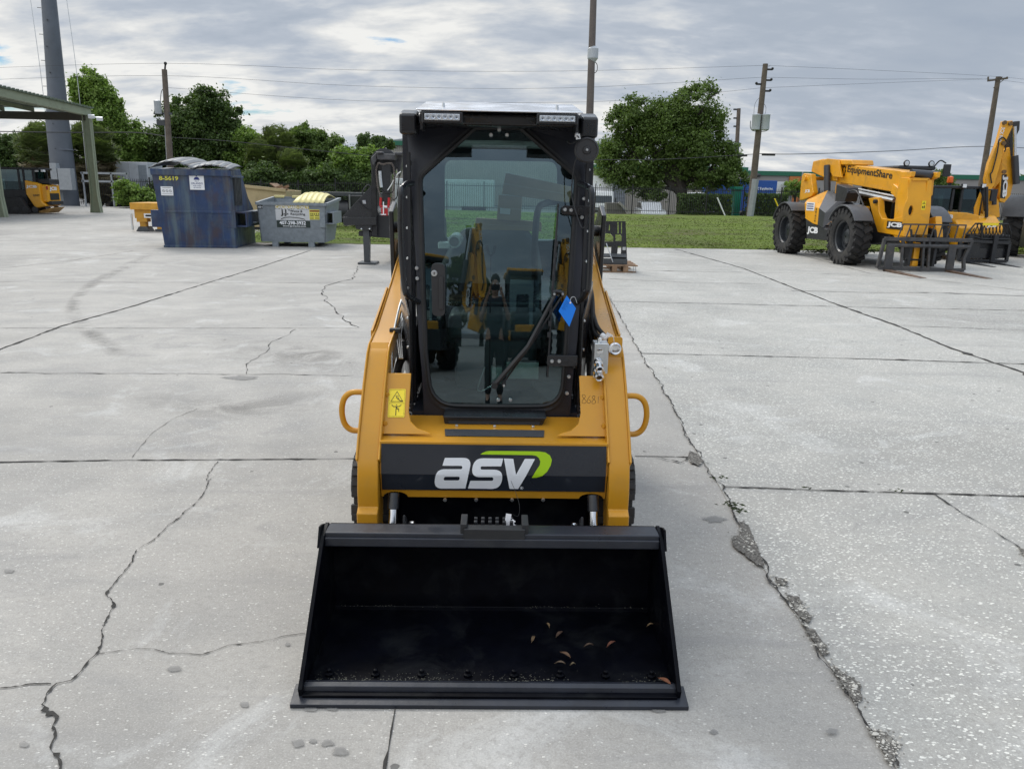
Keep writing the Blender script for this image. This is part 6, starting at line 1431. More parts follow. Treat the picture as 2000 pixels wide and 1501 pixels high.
for x in(.55,1.15):
    k=MB(); k.lathe([(.2,-.12),(.40,-.11),(.44,-.06),(.44,.06),(.40,.11),(.2,.12)],(x+.02,4.3,.44),(1,0,0),26); k.build('wheel',TYR,GT)
# ---- fork carriage attachment on a pallet, right of the cab
o0=gr(1200,533); fr=Frame(o0,0); PL=thing('wooden_pallet','weathered wooden pallet under the black fork frame right of the cab','pallet',o0)
px=lambda u,v,y=0:fr.pt(u,v,'y',y)
xa=px(1163,530).x; xb=px(1246,530).x; ztp=px(1200,518).z
for i in range(4): m=MB(); m.bb(xa,xb,.05+i*.30,.22+i*.30,ztp-.022,ztp); m.build('deck_board',PALW,PL)
for u in(1166,1196,1218): m=MB(); x=px(u,528).x; m.bb(x,x+.10,.05,1.1,.025,ztp-.024); m.build('stringer',PALW,PL)
for i in range(2): m=MB(); m.bb(xa,xb-.02,.05+i*.8,.2+i*.8,.0,.022); m.build('bottom_board',PALW,PL)
m=MB()
for u in(1237,1241): m.tube([px(u,520,.04),px(u+1,533,.04)],.006,4)
m.build('nails',STEEL,PL)
o1=Vector((0,.3,0)); cf=thing('fork_carriage','black steel fork carriage frame with cut out letters standing on the pallet','fork carriage',(o0.x,o0.y+.3,ztp)); fr2=Frame((o0.x,o0.y+.3,ztp),0)
q=lambda u,v:(lambda p:(p.x,p.z))(fr2.pt(u,v,'y',0))
hole=lambda u0,v0,u1,v1:[q(u0,v1),q(u1,v1),q(u1,v0),q(u0,v0)]
outer=[q(1163,516),q(1225,516),q(1222,432),(q(1163,432))]
def lettC(u,v): # reversed C
    return [q(u,v),q(u+4,v),q(u+4,v+11),q(u,v+11),q(u,v+9),q(u+2.3,v+9),q(u+2.3,v+2),q(u,v+2)][::-1]
def lettB(u,v): return [q(u,v),q(u+2.5,v),q(u+2.5,v+11),q(u,v+11)][::-1]
def lettJ(u,v): return [q(u,v),q(u+1.8,v),q(u+1.8,v+11),q(u-.6,v+11),q(u-.6,v+8.5),q(u,v+8.5)][::-1]
holes=[lettB(1172,438),lettC(1179,438.5),lettJ(1189.5,439),hole(1206,434,1208.5,456),hole(1213,434,1215,456),
 [q(1165,472),q(1198,472),q(1198,463),q(1192,456),q(1165,456)],[q(1202,471),q(1214,471),q(1214.5,462),q(1212,458),q(1202,458)],
 [q(1166,505),q(1193,505),q(1194,482),q(1166,480)],[q(1205,503),q(1212.5,503),q(1213.5,482),q(1207,480)]]
m=MB(); m.flat([outer]+holes,lambda x,z,t:Vector((x,t,z)),th=(.03,0)); m.build('frame_plate',BLK,cf,.002)
m=MB(); a=q(1163,514);b=q(1224,505); m.bb(a[0],b[0],-.12,-.004,a[1],b[1]); m.prism([(-.10,q(0,478)[1]),(-.02,q(0,472)[1]),(-.004,q(0,472)[1]),(-.004,q(0,480)[1])],'x',a[0],b[0]-.02); m.build('cross_bar',DGREY,cf,.004)
m=MB(); m.tube([fr2.pt(1184,475,'y',-.12),fr2.pt(1197,512,'y',-.14)],.010,5); m.build('lock_rod',ZINC,cf)
m=MB(); m.bb(*[f for f in (q(1217,465)[0],q(1223,465)[0])],-.006,-.003,q(0,465)[1],q(0,459)[1]); m.build('data_plate',ZINC,cf)
# ================================================================ yellow machines
TREAD=mat('tyre_rubber',(.020,.020,.021),.8,var=.3,vs_=6,bump=.2,bs=30,dirt=(.075,.068,.058,.55),dirts=4.)
RIMM=mat('rim_dark',(.022,.026,.032),.35,var=.1,coat=.3); FEND=mat('fender_grey',(.045,.047,.052),.5,var=.1); ENG=mat('charcoal_panel',(.035,.037,.043),.4,var=.1,coat=.2)
CABG=glass('cab_glass',(.22,.32,.31),1.5,extra=.05); RUSTM=mat('rusty_steel',(.14,.09,.06),.7,var=.5,vs_=9,dirt=(.05,.05,.055,.8),dirts=5.,metal=.2); FRKM=mat('fork_frame',(.05,.05,.052),.55,var=.3,vs_=6,dirt=(.16,.13,.11,.45),dirts=5.)
def wheel(par,x,y,r,w,side,rim=.56,lugs=22):
    """side: +1 outer face towards local +x"""
    s=side; m=MB(); n=40
    m.lathe([(r*rim,-w*.42),(r*.72,-w*.5),(r*.90,-w*.47),(r*.955,-w*.36),(r*.96,w*.36),(r*.90,w*.47),(r*.72,w*.5),(r*rim,w*.42),(r*rim*.98,w*.2),(r*rim*.98,-w*.3)],(x,y,r),(s,0,0),n,caps=False)
    for i in range(lugs):
        for h in(-1,1):
            a=2*PI*(i+(.5 if h>0 else 0))/lugs; t=Vector((0,-math.sin(a),math.cos(a))); ra=Vector((0,math.cos(a),math.sin(a))); ax=Vector((1,0,0))
            d=(ax*h+t*.55).normalized(); e=ra.cross(d)
            Mx=Matrix((d,e,ra)).transposed(); m.box(Vector((x,y,r))+ra*(r*.965)+ax*h*w*.25,(w*.50,r*.14,r*.09),Mx)
            m.box(Vector((x,y,r))+ra*(r*.90)+ax*h*w*.49,(w*.06,r*.13,r*.14),Matrix((ax,t,ra)).transposed())
    W=m.build('wheel',TREAD,par,0)
    m=MB(); m.lathe([(r*rim*1.02,w*.44),(r*rim*1.0,w*.36),(r*rim*.92,w*.30),(r*rim*.86,w*.02),(r*.30,-w*.02),(r*.27,w*.12),(r*.2,w*.16),(r*.03,w*.17)],(x,y,r),(s,0,0),32,caps=False)
    for i in range(10): a=2*PI*i/10; m.lathe([(.018,0),(.018,.03),(.006,.035)],(x+s*w*.0,y+math.cos(a)*r*.36,r+math.sin(a)*r*.36),(s,0,0),6)
    m.build('rim',RIMM,W); return W
def jcb(m,p,ux,uy,w,h): text(m,'JCB',p,ux,uy,w=w,h=h,bold=.055)
def fender(par,x0,x1,y,r,a0=20,a1=165,zc=None,mt=None):
    m=MB(); zc=r if zc is None else zc; n=12; pts=[(y+r*1.13*math.cos(R(a0+(a1-a0)*i/n)),zc+r*1.12*math.sin(R(a0+(a1-a0)*i/n))) for i in range(n+1)]; inn=[(y+(p[0]-y)*.95,zc+(p[1]-zc)*.95) for p in pts][::-1]
    m.prism(pts+inn,'x',x0,x1); return m.build('fender',mt or FEND,par,.01)
# ---- telehandler
tz=R(185); TO=Vector((8.66,20.1,0)); fr=Frame(TO,tz)
TE=thing('telehandler','large yellow telehandler with a long lowered boom and rusty forks at the right','telehandler',TO,tz)
PT=fr.pt
for x in(.93,-.93):
    for y in(1.58,-1.62): wheel(TE,x,y,.655,.43,1 if x>0 else -1)
sd_=lambda pix,x:[(PT(u,v,'x',x).y,PT(u,v,'x',x).z) for u,v in pix]
z3=lambda a,b:(1500+a/6.004,290+b/6.004)
z8=lambda a,b:(1480+a/3.846,200+b/3.846)
z9=lambda a,b:(1700+a/5.36,290+b/5.36)
# chassis
m=MB(); m.prism([(-2.2,.55),(-2.2,.95),(-1.0,1.0),(1.0,1.0),(2.35,1.0),(2.45,.6),(1.2,.45),(-1.2,.45)],'x',-.42,.42); m.bb(-.75,.75,1.5,1.66,.5,.78); m.bb(-.75,.75,-1.7,-1.54,.5,.78); m.build('chassis',BLKM,TE,.02)
# front yellow frame with the name
m=MB(); P=sd_([z8(830,720),z8(905,712),z8(910,820),z8(930,870),z8(1000,880),z8(1090,850),z8(1100,1010),z8(900,975),z8(870,880)],.45); m.prism(P,'x',.30,.45); m.prism(P,'x',-.45,-.30); FF=m.build('front_frame',JCBY,TE,.015)
m=MB(); a=PT(*z8(968,940),'x',.455); b=PT(*z8(1095,905),'x',.455); m.bb(.456,.460,a.y,b.y,min(a.z,b.z)-.02,max(a.z,b.z)+.02); k=m.build('name_plate',INK,FF)
m=MB(); jcb(m,(.463,a.y+.02,min(a.z,b.z)),(0,1,0),(0,0,1),abs(b.y-a.y)*.93,abs(b.z-a.z)); m.build('lettering',WHT,k)
for yv in((890,745),): 
    m=MB(); c=PT(*z8(*yv),'x',.46); m.cyl((.44,c.y,c.z),(.52,c.y,c.z),.05,n=14); m.build('pivot_pin',BLKM,TE,.01)
# engine pod
O=[PT(*z3(*p),'x',1.08) for p in((430,640),(600,700),(670,755),(640,930),(580,895),(530,880),(440,820))]
I=[PT(*z3(*p),'x',.50) for p in((470,590),(700,490),(870,560),(1000,640))]
m=MB(); 
side=[O[0],O[1],O[4],O[5],O[6]]; m.add(side,[tuple(range(5))])
m.add([O[0],O[1],I[1],I[0]],[(0,1,2,3)]); m.add([O[6],O[0],I[0],Vector((.5,I[0].y-.1,O[6].z))],[(0,1,2,3)])
for p_ in(.0,): m.add([O[6],Vector((.5,O[6].y,O[6].z)),Vector((.5,O[4].y,O[4].z)),O[4]],[(0,1,2,3)])
m.build('engine_cover',JCBY,TE,.02)
m=MB(); m.add([O[1],O[2],O[3],O[4]],[(0,1,2,3)]); m.add([O[1],I[1],I[2],O[2]],[(3,2,1,0)]); m.add([O[2],I[2],I[3],O[3]],[(3,2,1,0)]); m.build('engine_side_panel',ENG,TE,.02)
m=MB(); S=sd_([z3(440,825),z3(520,880),z3(650,935),z3(692,945),z3(684,1078),z3(450,1056)],1.06); m.prism(S,'x',.4,1.06); SB=m.build('side_tank',BLKM,TE,.02)
m=MB(); a=PT(*z3(455,1010),'x',1.065); b=PT(*z3(590,930),'x',1.065); zl=PT(*z3(520,1012),'x',1.065).z; jcb(m,(1.067,a.y,zl),(0,1,0),(0,0,1),b.y-a.y,.20); m.build('lettering',WHT,SB)
m=MB(); a=PT(*z3(447,730),'x',1.085); b=PT(*z3(550,640),'x',1.085); m.bb(1.083,1.088,a.y,b.y,a.z+.01,a.z+.22); k=m.build('data_sticker',WHT,TE)
m=MB(); 
for i in range(3): m.bb(1.088,1.091,a.y+.04,b.y-.05,a.z+.05+.055*i,a.z+.075+.055*i)
m.build('sticker_print',mat('navy_ink',(.02,.03,.16),.5),k)
m=MB(); text(m,'512-56',(1.085,PT(*z3(540,860),'x',1.085).y+.07,PT(*z3(540,860),'x',1.085).z),(0,0,1),(0,-1,0),w=.34,h=.07,bold=.03); m.build('model_lettering',INK,TE)
m=MB(); c=PT(*z3(910,510),'x',.75); m.prism([(c.y-.28,c.z-.22),(c.y-.30,c.z+.18),(c.y+.20,c.z+.10),(c.y+.28,c.z-.02),(c.y+.20,c.z-.22)],'x',.55,.85); m.tube(cat([(.8,c.y+.2,c.z),(.8,c.y+.6,c.z+.02),(.8,c.y+1.0,c.z-.30)],4),.02,6); m.build('mirror_box',BLKM,TE,.02)
for x0,x1 in((.72,1.17),(-1.17,-.72)):
    fender(TE,x0,x1,1.58,.655,32,150,mt=mat('fender_light',(.075,.078,.085),.45,var=.1)); fender(TE,x0,x1,-1.62,.655,45,160)
m=MB(); m.bb(.3,.8,1.0,1.25,.9,1.35); m.build('arm_rest_block',JCBY,TE,.03)
# rear tower
P=sd_([z3(385,610),z3(415,320),z3(440,290),z3(520,300),z3(550,520),z3(530,560),z3(440,600)],.55); m=MB(); m.prism(P,'x',-.55,-.40); m.build('rear_tower',JCBY,TE,.02); m=MB(); m.prism(P,'x',.45,.60); RT_=m.build('rear_tower',JCBY,TE,.02)
m=MB(); c=PT(*z3(445,350),'x',.6); m.cyl((.6,c.y,c.z),(.66,c.y,c.z),.07,n=16); m.cyl((-.6,c.y,c.z),(.6,c.y,c.z),.05,n=12); m.build('pivot_pin',JCBY,RT_)
m=MB(); a=PT(*z3(430,525),'x',.605); text(m,'JCB',(.606,a.y,a.z),(0,1,0),(0,0,1),w=.30,h=.10,bold=.05); m.build('lettering',WHT,RT_)
# boom
BY=.30
P=sd_([z8(620,462),z8(1100,515),z8(1062,682),z8(560,592),z8(500,560)],BY); m=MB(); m.prism(P,'x',-.14,BY); BO=m.build('boom',JCBY,TE,.02)
P=sd_([z8(415,520),z8(430,442),z8(500,425),z8(600,428),z8(725,432),z8(730,470),z8(612,470),z8(610,592),z8(560,592),z8(500,560)],BY); m=MB(); m.prism(P,'x',-.20,BY+.06); m.build('boom_rear_box',JCBY,BO,.025)
P=sd_([z3(640,150),z3(700,118),z3(830,130),z3(870,340),z3(770,330),z3(690,190)],BY+.10); m=MB(); m.prism(P,'x',BY+.065,BY+.12); m.build('boom_bracket',JCBY,BO,.01)
m=MB(); a=PT(*z3(712,200),'x',BY+.12); b=PT(*z3(712,500),'x',BY+.12); m.cyl((BY+.16,a.y,a.z),(BY+.16,b.y,b.z),.085,n=16); m.build('lift_cylinder',ENG,TE)
m=MB(); a=PT(*z8(600,618),'x',BY+.02); b=PT(*z8(1030,705),'x',BY+.02); m.cyl(a,b,.022,n=8); m.cyl(a+Vector((0,.1,-.09)),b+Vector((0,0,-.09)),.05,n=8); m.build('steel_line',ZINC,BO)
# boom lettering with toothed ring
a=PT(*z8(668,545),'x',BY+.003); b=PT(*z8(1003,600),'x',BY+.003); d=(b-a).normalized(); up_=Vector((0,-d.z,d.y)) if d.y>0 else Vector((0,d.z,-d.y))
if up_.z<0: up_=-up_
m=MB(); text(m,'EquipmentShare',a+Vector((.003,0,.02)),d,up_,w=(b-a).length,h=.215,bold=.02)
c=PT(*z8(646,515),'x',BY+.006); 
m.flat([[(.085*math.cos(t*PI/12),.125*math.sin(t*PI/12)) for t in range(24)],[(.06*math.cos(t*PI/12),.095*math.sin(t*PI/12)) for t in range(24)]],lambda x,z,t:c+d*x+up_*z)
for i in range(8): t=i*PI/4; m.flat([[(.08*math.cos(t-.2),.12*math.sin(t-.2)),(.108*math.cos(t-.15),.155*math.sin(t-.15)),(.108*math.cos(t+.15),.155*math.sin(t+.15)),(.08*math.cos(t+.2),.12*math.sin(t+.2))]],lambda x,z,t_:c+d*x+up_*z)
m.build('boom_lettering',INK,BO)
# boom nose, gooseneck head
P=sd_([z8(1090,520),z8(1180,520),z8(1170,560),z8(1130,580),z8(1120,690),z8(1080,745),z8(1015,680),z8(1035,610),z8(1070,640)],.34); m=MB(); m.prism(P,'x',.31,.40); m.prism(P,'x',-.26,-.17); m.build('nose_link',JCBY,BO,.015)
m=MB(); a=PT(*z8(1200,525),'y',2.75); b=PT(*z8(1250,560),'y',2.75); m.cyl((.30,2.70,a.z-.02),(-.30,2.70,a.z-.05),.085,n=16); m.build('head_pin',ENG,BO); 
HY=2.95
q_=lambda a,b:(lambda p:(p.x,p.z))(PT(*z8(a,b),'y',HY))
F4=[q_(1140,585),q_(1320,583),q_(1300,790),q_(1272,1020),q_(1120,1075),q_(1092,1000),q_(1092,800),q_(1125,720)]
m=MB(); hole_=[(lambda c:(c[0]+.055*math.cos(t*PI/8),c[1]+.11*math.sin(t*PI/8)))(q_(1148,812)) for t in range(16)]
m.flat([F4,hole_],lambda x,z,t:Vector((x,HY+t-(z>1.9)*.06,z)),th=(-.03,.0))
m.prism([(HY-.03,1.98),(HY-.40,2.0),(HY-.48,1.5),(HY-.40,.75),(HY-.03,.6)],'x',F4[0][0]-.03,F4[0][0]-.07); m.prism([(HY-.03,1.98),(HY-.40,2.0),(HY-.48,1.5),(HY-.40,.75),(HY-.03,.6)],'x',F4[1][0]+.07,F4[1][0]+.11)
m.bb(min(F4[0][0],F4[1][0])+.08,max(F4[0][0],F4[1][0])-.08,HY-.40,HY-.03,1.93,1.985)
HD_=m.build('boom_head',JCBY,TE,.02)
m=MB(); c=q_(1148,812); m.bb(c[0]-.08,c[0]+.08,HY-.09,HY-.05,c[1]-.14,c[1]+.14); m.build('head_hole_shade',INK,HD_)  # black block added behind the hole, painting in its shade
c=q_(1245,775); m=MB(); m.bb(c[0]-.045,c[0]+.045,HY+.001,HY+.004,c[1]-.09,c[1]+.10); k=m.build('warning_sticker',YDEC,HD_)
m=MB(); m.flat([[(c[0]-.035,c[1]+.03),(c[0]+.035,c[1]+.03),(c[0],c[1]+.085)],[(c[0]-.02,c[1]+.04),(c[0]+.02,c[1]+.04),(c[0],c[1]+.07)]],lambda x,z,t:Vector((x,HY+.006,z))); m.bb(c[0]-.03,c[0]-.005,HY+.005,HY+.006,c[1]-.06,c[1]-.0);m.bb(c[0]+.01,c[0]+.03,HY+.005,HY+.006,c[1]-.06,c[1]-.01); m.build('pictogram',INK,k)
# cab on the far side
cx0,cx1,cy0,cy1,cz0,cz1=-1.08,-.22,-.25,1.30,.95,2.20
m=MB(); 
for x in(cx0,cx1-.07):
    for y in(cy0,cy1-.07,.55): m.bb(x,x+.07,y,y+.07,cz0,cz1)
m.bb(cx0,cx1,cy0,cy1,.55,cz0+.06); m.bb(cx0,cx1,cy0,cy0+.07,cz0,1.4); m.build('cab_frame',BLKM,TE,.015)
m=MB(); m.bb(cx0+.03,cx1-.03,cy0+.02,cy0+.03,cz0,cz1); m.bb(cx0+.03,cx1-.03,cy1-.04,cy1-.03,cz0,cz1); m.bb(cx0+.02,cx0+.03,cy0,cy1,cz0,cz1); m.bb(cx1-.03,cx1-.02,cy0,cy1,cz0,cz1); m.build('cab_glazing',CABG,TE)
m=MB(); m.bb(cx0-.03,cx1+.03,cy0-.05,cy1+.08,cz1,cz1+.10); m.build('cab_roof',BLKM,TE,.04,seg=3)
for x in(cx1-.15,cx0+.1):
    m=MB(); m.lathe([(.05,-.04),(.075,0),(.07,.03),(.02,.035)],(x,cy1+.06,cz1+.15),(0,1,0),14); LT=m.build('work_light',INK,TE); m=MB(); m.lathe([(.06,0),(.02,.01)],(x,cy1+.09,cz1+.15),(0,1,0),14); m.build('lens',mat('lamp_reflector',(.62,.66,.7),.25),LT)
m=MB(); m.tube(cat([(cx0+.0,cy1,cz1+.05),(cx0-.05,cy1+.15,cz1+.22),(cx0-.18,cy1+.2,cz1+.16)],5),.018,6); m.box((cx0-.22,cy1+.2,cz1+.0),(.17,.05,.28)); m.build('mirror',BLKM,TE,.015)
m=MB(); m.bb(-.9,-.45,.1,.5,1.05,1.6); m.bb(-.9,-.45,.1,.75,1.0,1.15); m.tube([(-.65,1.0,1.1),(-.65,.85,1.45)],.03,6); m.build('seat',SEATM,TE,.04)
# fork carriage
CY_=3.12
def carr(parent,y,top,bot,left,right,mt,zbar):
    pass
qc=lambda a,b,y=CY_:(lambda p:(p.x,p.z))(PT(*z9(a,b),'y',y))
tl=qc(150,945);tr=qc(1065,962);bl=qc(85,1252);br=qc(975,1272)
V3=lambda p,y=CY_:Vector((p[0],y,p[1]))
m=MB()
m.tube([V3(tl),V3(tr)],.055,4); m.tube([V3(bl),V3(br)],.05,4); m.tube([V3(tl),V3(bl,CY_-.05)],.045,4); m.tube([V3(tr),V3(qc(975,1150)),V3(br)],.045,4)
m.tube([V3(qc(180,1010)),V3(qc(1040,1030))],.045,8)
for u in(340,560,620): m.tube([V3(qc(u,955)),V3(qc(u-20,1250))],.035,4)
FC=m.build('fork_carriage',FRKM,TE,.004)
m=MB(); a_=qc(345,792);b_1=qc(1003,803); m.tube([V3(a_),V3(b_1)],.022,4)
for i in range(9):
    t=i/8; p0=V3(a_).lerp(V3(b_1),t); q0=V3(qc(285,940)).lerp(V3(qc(960,958)),t); m.tube([p0,q0],.016,4)
m.build('load_backrest',FRKM,FC)
for (ut,vt),(ub,vb) in(((215,1010),(195,1290)),((865,1015),(840,1300))):
    x=qc((ut+ub)/2,vt)[0]; zt=qc(ut,vt)[1]; m=MB(); m.prism([(CY_+.06,.05),(CY_+1.35,.012),(CY_+1.35,.0),(CY_+1.2,.0),(CY_+.0,.0),(CY_-.04,.03),(CY_-.03,.05)],'x',x-.075,x+.075)
    FK=m.build('fork',RUSTM,TE,.006); m=MB(); m.prism([(CY_+.06,zt),(CY_+.065,.05),(CY_+.0,.05),(CY_+.0,zt)],'x',x-.085,x+.085); m.build('fork_shank',FRKM,FK,.008)
m=MB(); m.bb(-.35,.35,2.55,2.95,.62,.80); 
for x in(-.28,.28): m.prism([(2.6,.95),(2.98,.9),(3.1,.55),(3.08,.12),(2.95,.1),(2.85,.6)],'x',x-.03,x+.03)
m.cyl((-.34,3.0,.25),(.34,3.0,.25),.03,n=8); m.build('quick_hitch',BLKM,TE,.01)
m=MB(); c=qc(510,1120); m.bb(c[0]-.07,c[0]+.07,2.9,3.02,.10,.62); m.build('hitch_block',JCBY,TE,.02)
# ---- small tele-skid loader behind
SO=Vector((11.95,21.5,0)); sz=R(183); fr=Frame(SO,sz); PT=fr.pt
SK=thing('skid_loader','compact yellow skid loader with orange beacon, brush guard and forks between telehandler and backhoe','skid loader',SO,sz)
for x in(-.78,.78):
    for y in(-.55,.62): wheel(SK,x,y,.40,.30,1 if x>0 else -1,lugs=16)
m=MB(); m.prism([(-1.4,.35),(-1.5,1.15),(-.9,1.25),(.9,1.15),(1.3,.85),(1.25,.3)],'x',-.6,.6); m.build('body',JCBY,SK,.05,seg=3)
yf=.85
pz_=lambda a,b,y=yf:(lambda p:(p.x,p.z))(PT(*z9(a,b),'y',y))
a=pz_(650,385);b=pz_(1200,400); zt=a[1]; xL,xR=max(a[0],b[0]),min(a[0],b[0])
m=MB(); xw=(xL-xR); m.bb(xR,xL,-.8,yf+.05,zt-.07,zt)
for x in(xR,xL-.08,xR+xw*.38,xR+xw*.55): m.bb(x,x+.075,yf-.05,yf,.95,zt-.07)
for x in(xR,xL-.08): m.bb(x,x+.08,-.8,-.72,1.0,zt-.07)
m.build('cab_frame',BLKM,SK,.02)
m=MB(); m.bb(xR+xw*.62,xL-.06,yf-.03,yf-.02,1.1,zt-.07); m.bb(xR+.05,xR+xw*.38,yf-.03,yf-.02,1.1,zt-.07); m.bb(xR+.02,xR+.03,-.75,yf-.06,1.1,zt-.07); m.bb(xL-.03,xL-.02,-.75,yf-.06,1.1,zt-.07); m.build('cab_glazing',CABG,SK)
for uu in(958,1160): c=pz_(uu,393); m=MB(); m.bb(c[0]-.06,c[0]+.06,yf+.05,yf+.12,c[1]-.05,c[1]+.06); k=m.build('work_light',INK,SK,.01); m=MB(); m.bb(c[0]-.05,c[0]+.05,yf+.121,yf+.126,c[1]-.04,c[1]+.05); m.build('lens',WHT,k)
c=PT(*z9(836,330),'y',.2); m=MB(); m.cyl((c.x,.2,zt),(c.x,.2,c.z-.07),.05,n=12); k=m.build('beacon_base',INK,SK); m=MB(); m.lathe([(.075,0),(.08,.03),(.07,.15),(.03,.17)],(c.x,.2,c.z-.07),(0,0,1),16); m.build('beacon_lens',mat('orange_lens',(.75,.13,.01),.25,coat=.4),k)
m=MB(); P=[pz_(790,660,1.0),pz_(1000,670,1.0),pz_(1130,700,1.0),pz_(1160,960,1.0),pz_(1000,960,1.0),pz_(860,780,1.0)]; m.prism(P,'y',.6,1.05); fb=m.build('front_boom_block',JCBY,SK,.03)
m=MB(); c=pz_(800,745,1.06); text(m,'JCB',(c[0]+.14,1.056,c[1]),(-1,0,0),(0,0,1),w=.30,h=.13,bold=.05); m.build('lettering',WHT,fb)
m=MB(); P=[pz_(1100,620,.9),pz_(1165,450,.9),pz_(1190,500,.9),pz_(1150,700,.9),pz_(1100,760,.9)]; m.prism(P,'y',.7,.85); m.build('boom_arm',JCBY,SK,.02)
m=MB(); m.tube([V3(pz_(1215,400,1.0),1.0),V3(pz_(1215,720,1.0),1.0)],.045,8); m.box(V3(pz_(1290,490,1.0),1.0),(.16,.06,.30)); m.tube([V3(pz_(1240,430,1.0),1.0),V3(pz_(1290,440,1.0),1.0)],.02,6); m.build('mirror_post',BLKM,SK,.01)
gy=1.95
pg=lambda a,b:(lambda p:Vector((p.x,gy,p.z)))(PT(*z9(a,b),'y',gy))
m=MB(); 
for L2 in([(1000,900),(1100,785),(1440,790),(1470,880),(1465,950),(1160,945),(1000,900)],): m.tube([pg(*p) for p in L2],.022,5)
for i in range(12): m.tube([pg(1010+i*36,900 if i<3 else 945),pg(1060+i*34,830 if i<2 else 790)],.012,4)
for i in range(11): m.tube([pg(1040+i*38,850 if i<2 else 795),pg(1090+i*36,945)],.012,4)
m.tube([pg(1165,800),pg(1165,945)],.03,4)
GD=m.build('brush_guard',INK,SK)
m=MB(); a=pg(1210,830);b=pg(1310,805); text(m,'JCB',(a.x,gy+.03,a.z),(-1,0,0),(0,0,1),w=abs(b.x-a.x),h=.09,bold=.05); m.build('lettering',WHT,GD)
m=MB(); a=pg(1170,795);b=pg(1335,785); m.bb(b.x,a.x,gy+.02,gy+.035,a.z-.02,a.z+.04); m.build('yellow_decal',YDEC,GD)
m=MB(); 
for L2 in([(930,960),(1460,990)],[(920,1170),(1420,1180)],[(940,965),(915,1170)],[(1455,985),(1420,1185)],[(1290,975),(1260,1190)]): m.tube([pg(*p) for p in L2],.05,4)
m.add([pg(930,985)+Vector((0,-.05,0)),pg(1440,1000)+Vector((0,-.05,0)),pg(1420,1150)+Vector((0,-.05,0)),pg(920,1150)+Vector((0,-.05,0))],[(0,1,2,3)]); m.build('fork_carriage',BLK,SK,.005)
for ub in(1000,1262): x=pg(ub,1190).x; m=MB(); m.prism([(gy+.06,.7),(gy+.06,.05),(gy+1.1,.012),(gy+1.1,0),(gy,0),(gy,.7)],'x',x-.055,x+.055); m.build('fork',BLKM,SK,.005)
m=MB(); m.bb(-.4,.4,1.2,gy-.05,.35,.7); m.build('quick_hitch',BLKM,SK,.02)
# ---- backhoe loader at the right edge
bz=R(-33); BO_=Vector((15.0,21.95,0)); BH=thing('backhoe_loader','tall yellow backhoe loader with its digging arm folded upright at the right edge','backhoe',BO_,bz)
MI=(Matrix.Translation(BO_)@Matrix.Rotation(bz,4,'Z')).inverted()
for x in(-.93,.93):
    wheel(BH,x,0,.76,.46,1 if x>0 else -1,lugs=20); wheel(BH,x*.95,2.2,.5,.34,1 if x>0 else -1,lugs=18)
    fender(BH,x-.30,x+.30,.0,.80,20,160,zc=.80,mt=FEND)
m=MB(); m.prism([(-.6,.6),(-.6,1.25),(1.1,1.3),(2.9,1.25),(3.0,.6)],'x',-.42,.42); m.build('body',JCBY,BH,.04); m=MB(); m.prism([(1.1,1.2),(1.1,1.75),(2.7,1.6),(2.9,1.2)],'x',-.40,.40); m.build('bonnet',JCBY,BH,.06,seg=3)
m=MB()
for x in(-.72,.66):
    m.tube([(x+.03,-.45,1.2),(x+.03,-.30,2.75)],.06,4); m.tube([(x+.03,1.05,1.2),(x+.03,.85,2.75)],.06,4); m.bb(x,x+.06,-.3,.85,2.68,2.76)
m.bb(-.72,.72,-.45,1.1,1.1,1.25); m.bb(-.72,.72,-.34,-.28,2.68,2.76); m.build('cab_frame',BLKM,BH,.01)
m=MB(); m.prism([(-.42,1.25),(1.02,1.25),(.84,2.7),(-.28,2.7)],'x',.68,.69); m.prism([(-.42,1.25),(1.02,1.25),(.84,2.7),(-.28,2.7)],'x',-.69,-.68); m.add([(-.66,-.44,1.25),(.66,-.44,1.25),(.66,-.29,2.7),(-.66,-.29,2.7)],[(0,1,2,3)]); m.build('cab_glazing',CABG,BH)
m=MB(); m.bb(-.80,.80,-.5,1.05,2.76,2.90); m.build('cab_roof',JCBY,BH,.06,seg=3)
m=MB(); m.bb(-.75,.75,-.62,-.45,2.70,2.80); m.build('roof_visor',BLKM,BH,.02)
m=MB(); m.bb(-.3,.3,.1,.6,1.2,1.6); m.bb(-.28,.28,.1,.25,1.6,2.2); m.build('seat',SEATM,BH,.05)
m=MB(); m.bb(-.60,.60,-1.0,-.62,.55,1.05)
for x in(.78,): m.bb(x,x+.12,-1.12,-1.0,.25,1.4); m.bb(.5,.9,-1.0,-.9,.6,.8)
m.build('rear_frame',BLKM,BH,.02)
m=MB(); m.prism([(2.8,1.1),(3.6,1.0),(4.2,.25),(3.9,.15),(3.4,.7),(2.7,.8)],'x',.42,.52); m.prism([(2.8,1.1),(3.6,1.0),(4.2,.25),(3.9,.15),(3.4,.7),(2.7,.8)],'x',-.52,-.42); m.build('loader_arm',JCBY,BH,.015)
m=MB(); m.prism([(3.9,.1),(3.85,.9),(4.0,1.0),(4.3,.5),(4.95,.05),(4.9,.0),(3.95,.0)],'x',-1.1,1.1); m.build('front_bucket',mat('grey_bucket',(.10,.10,.105),.5,var=.2),BH,.01)
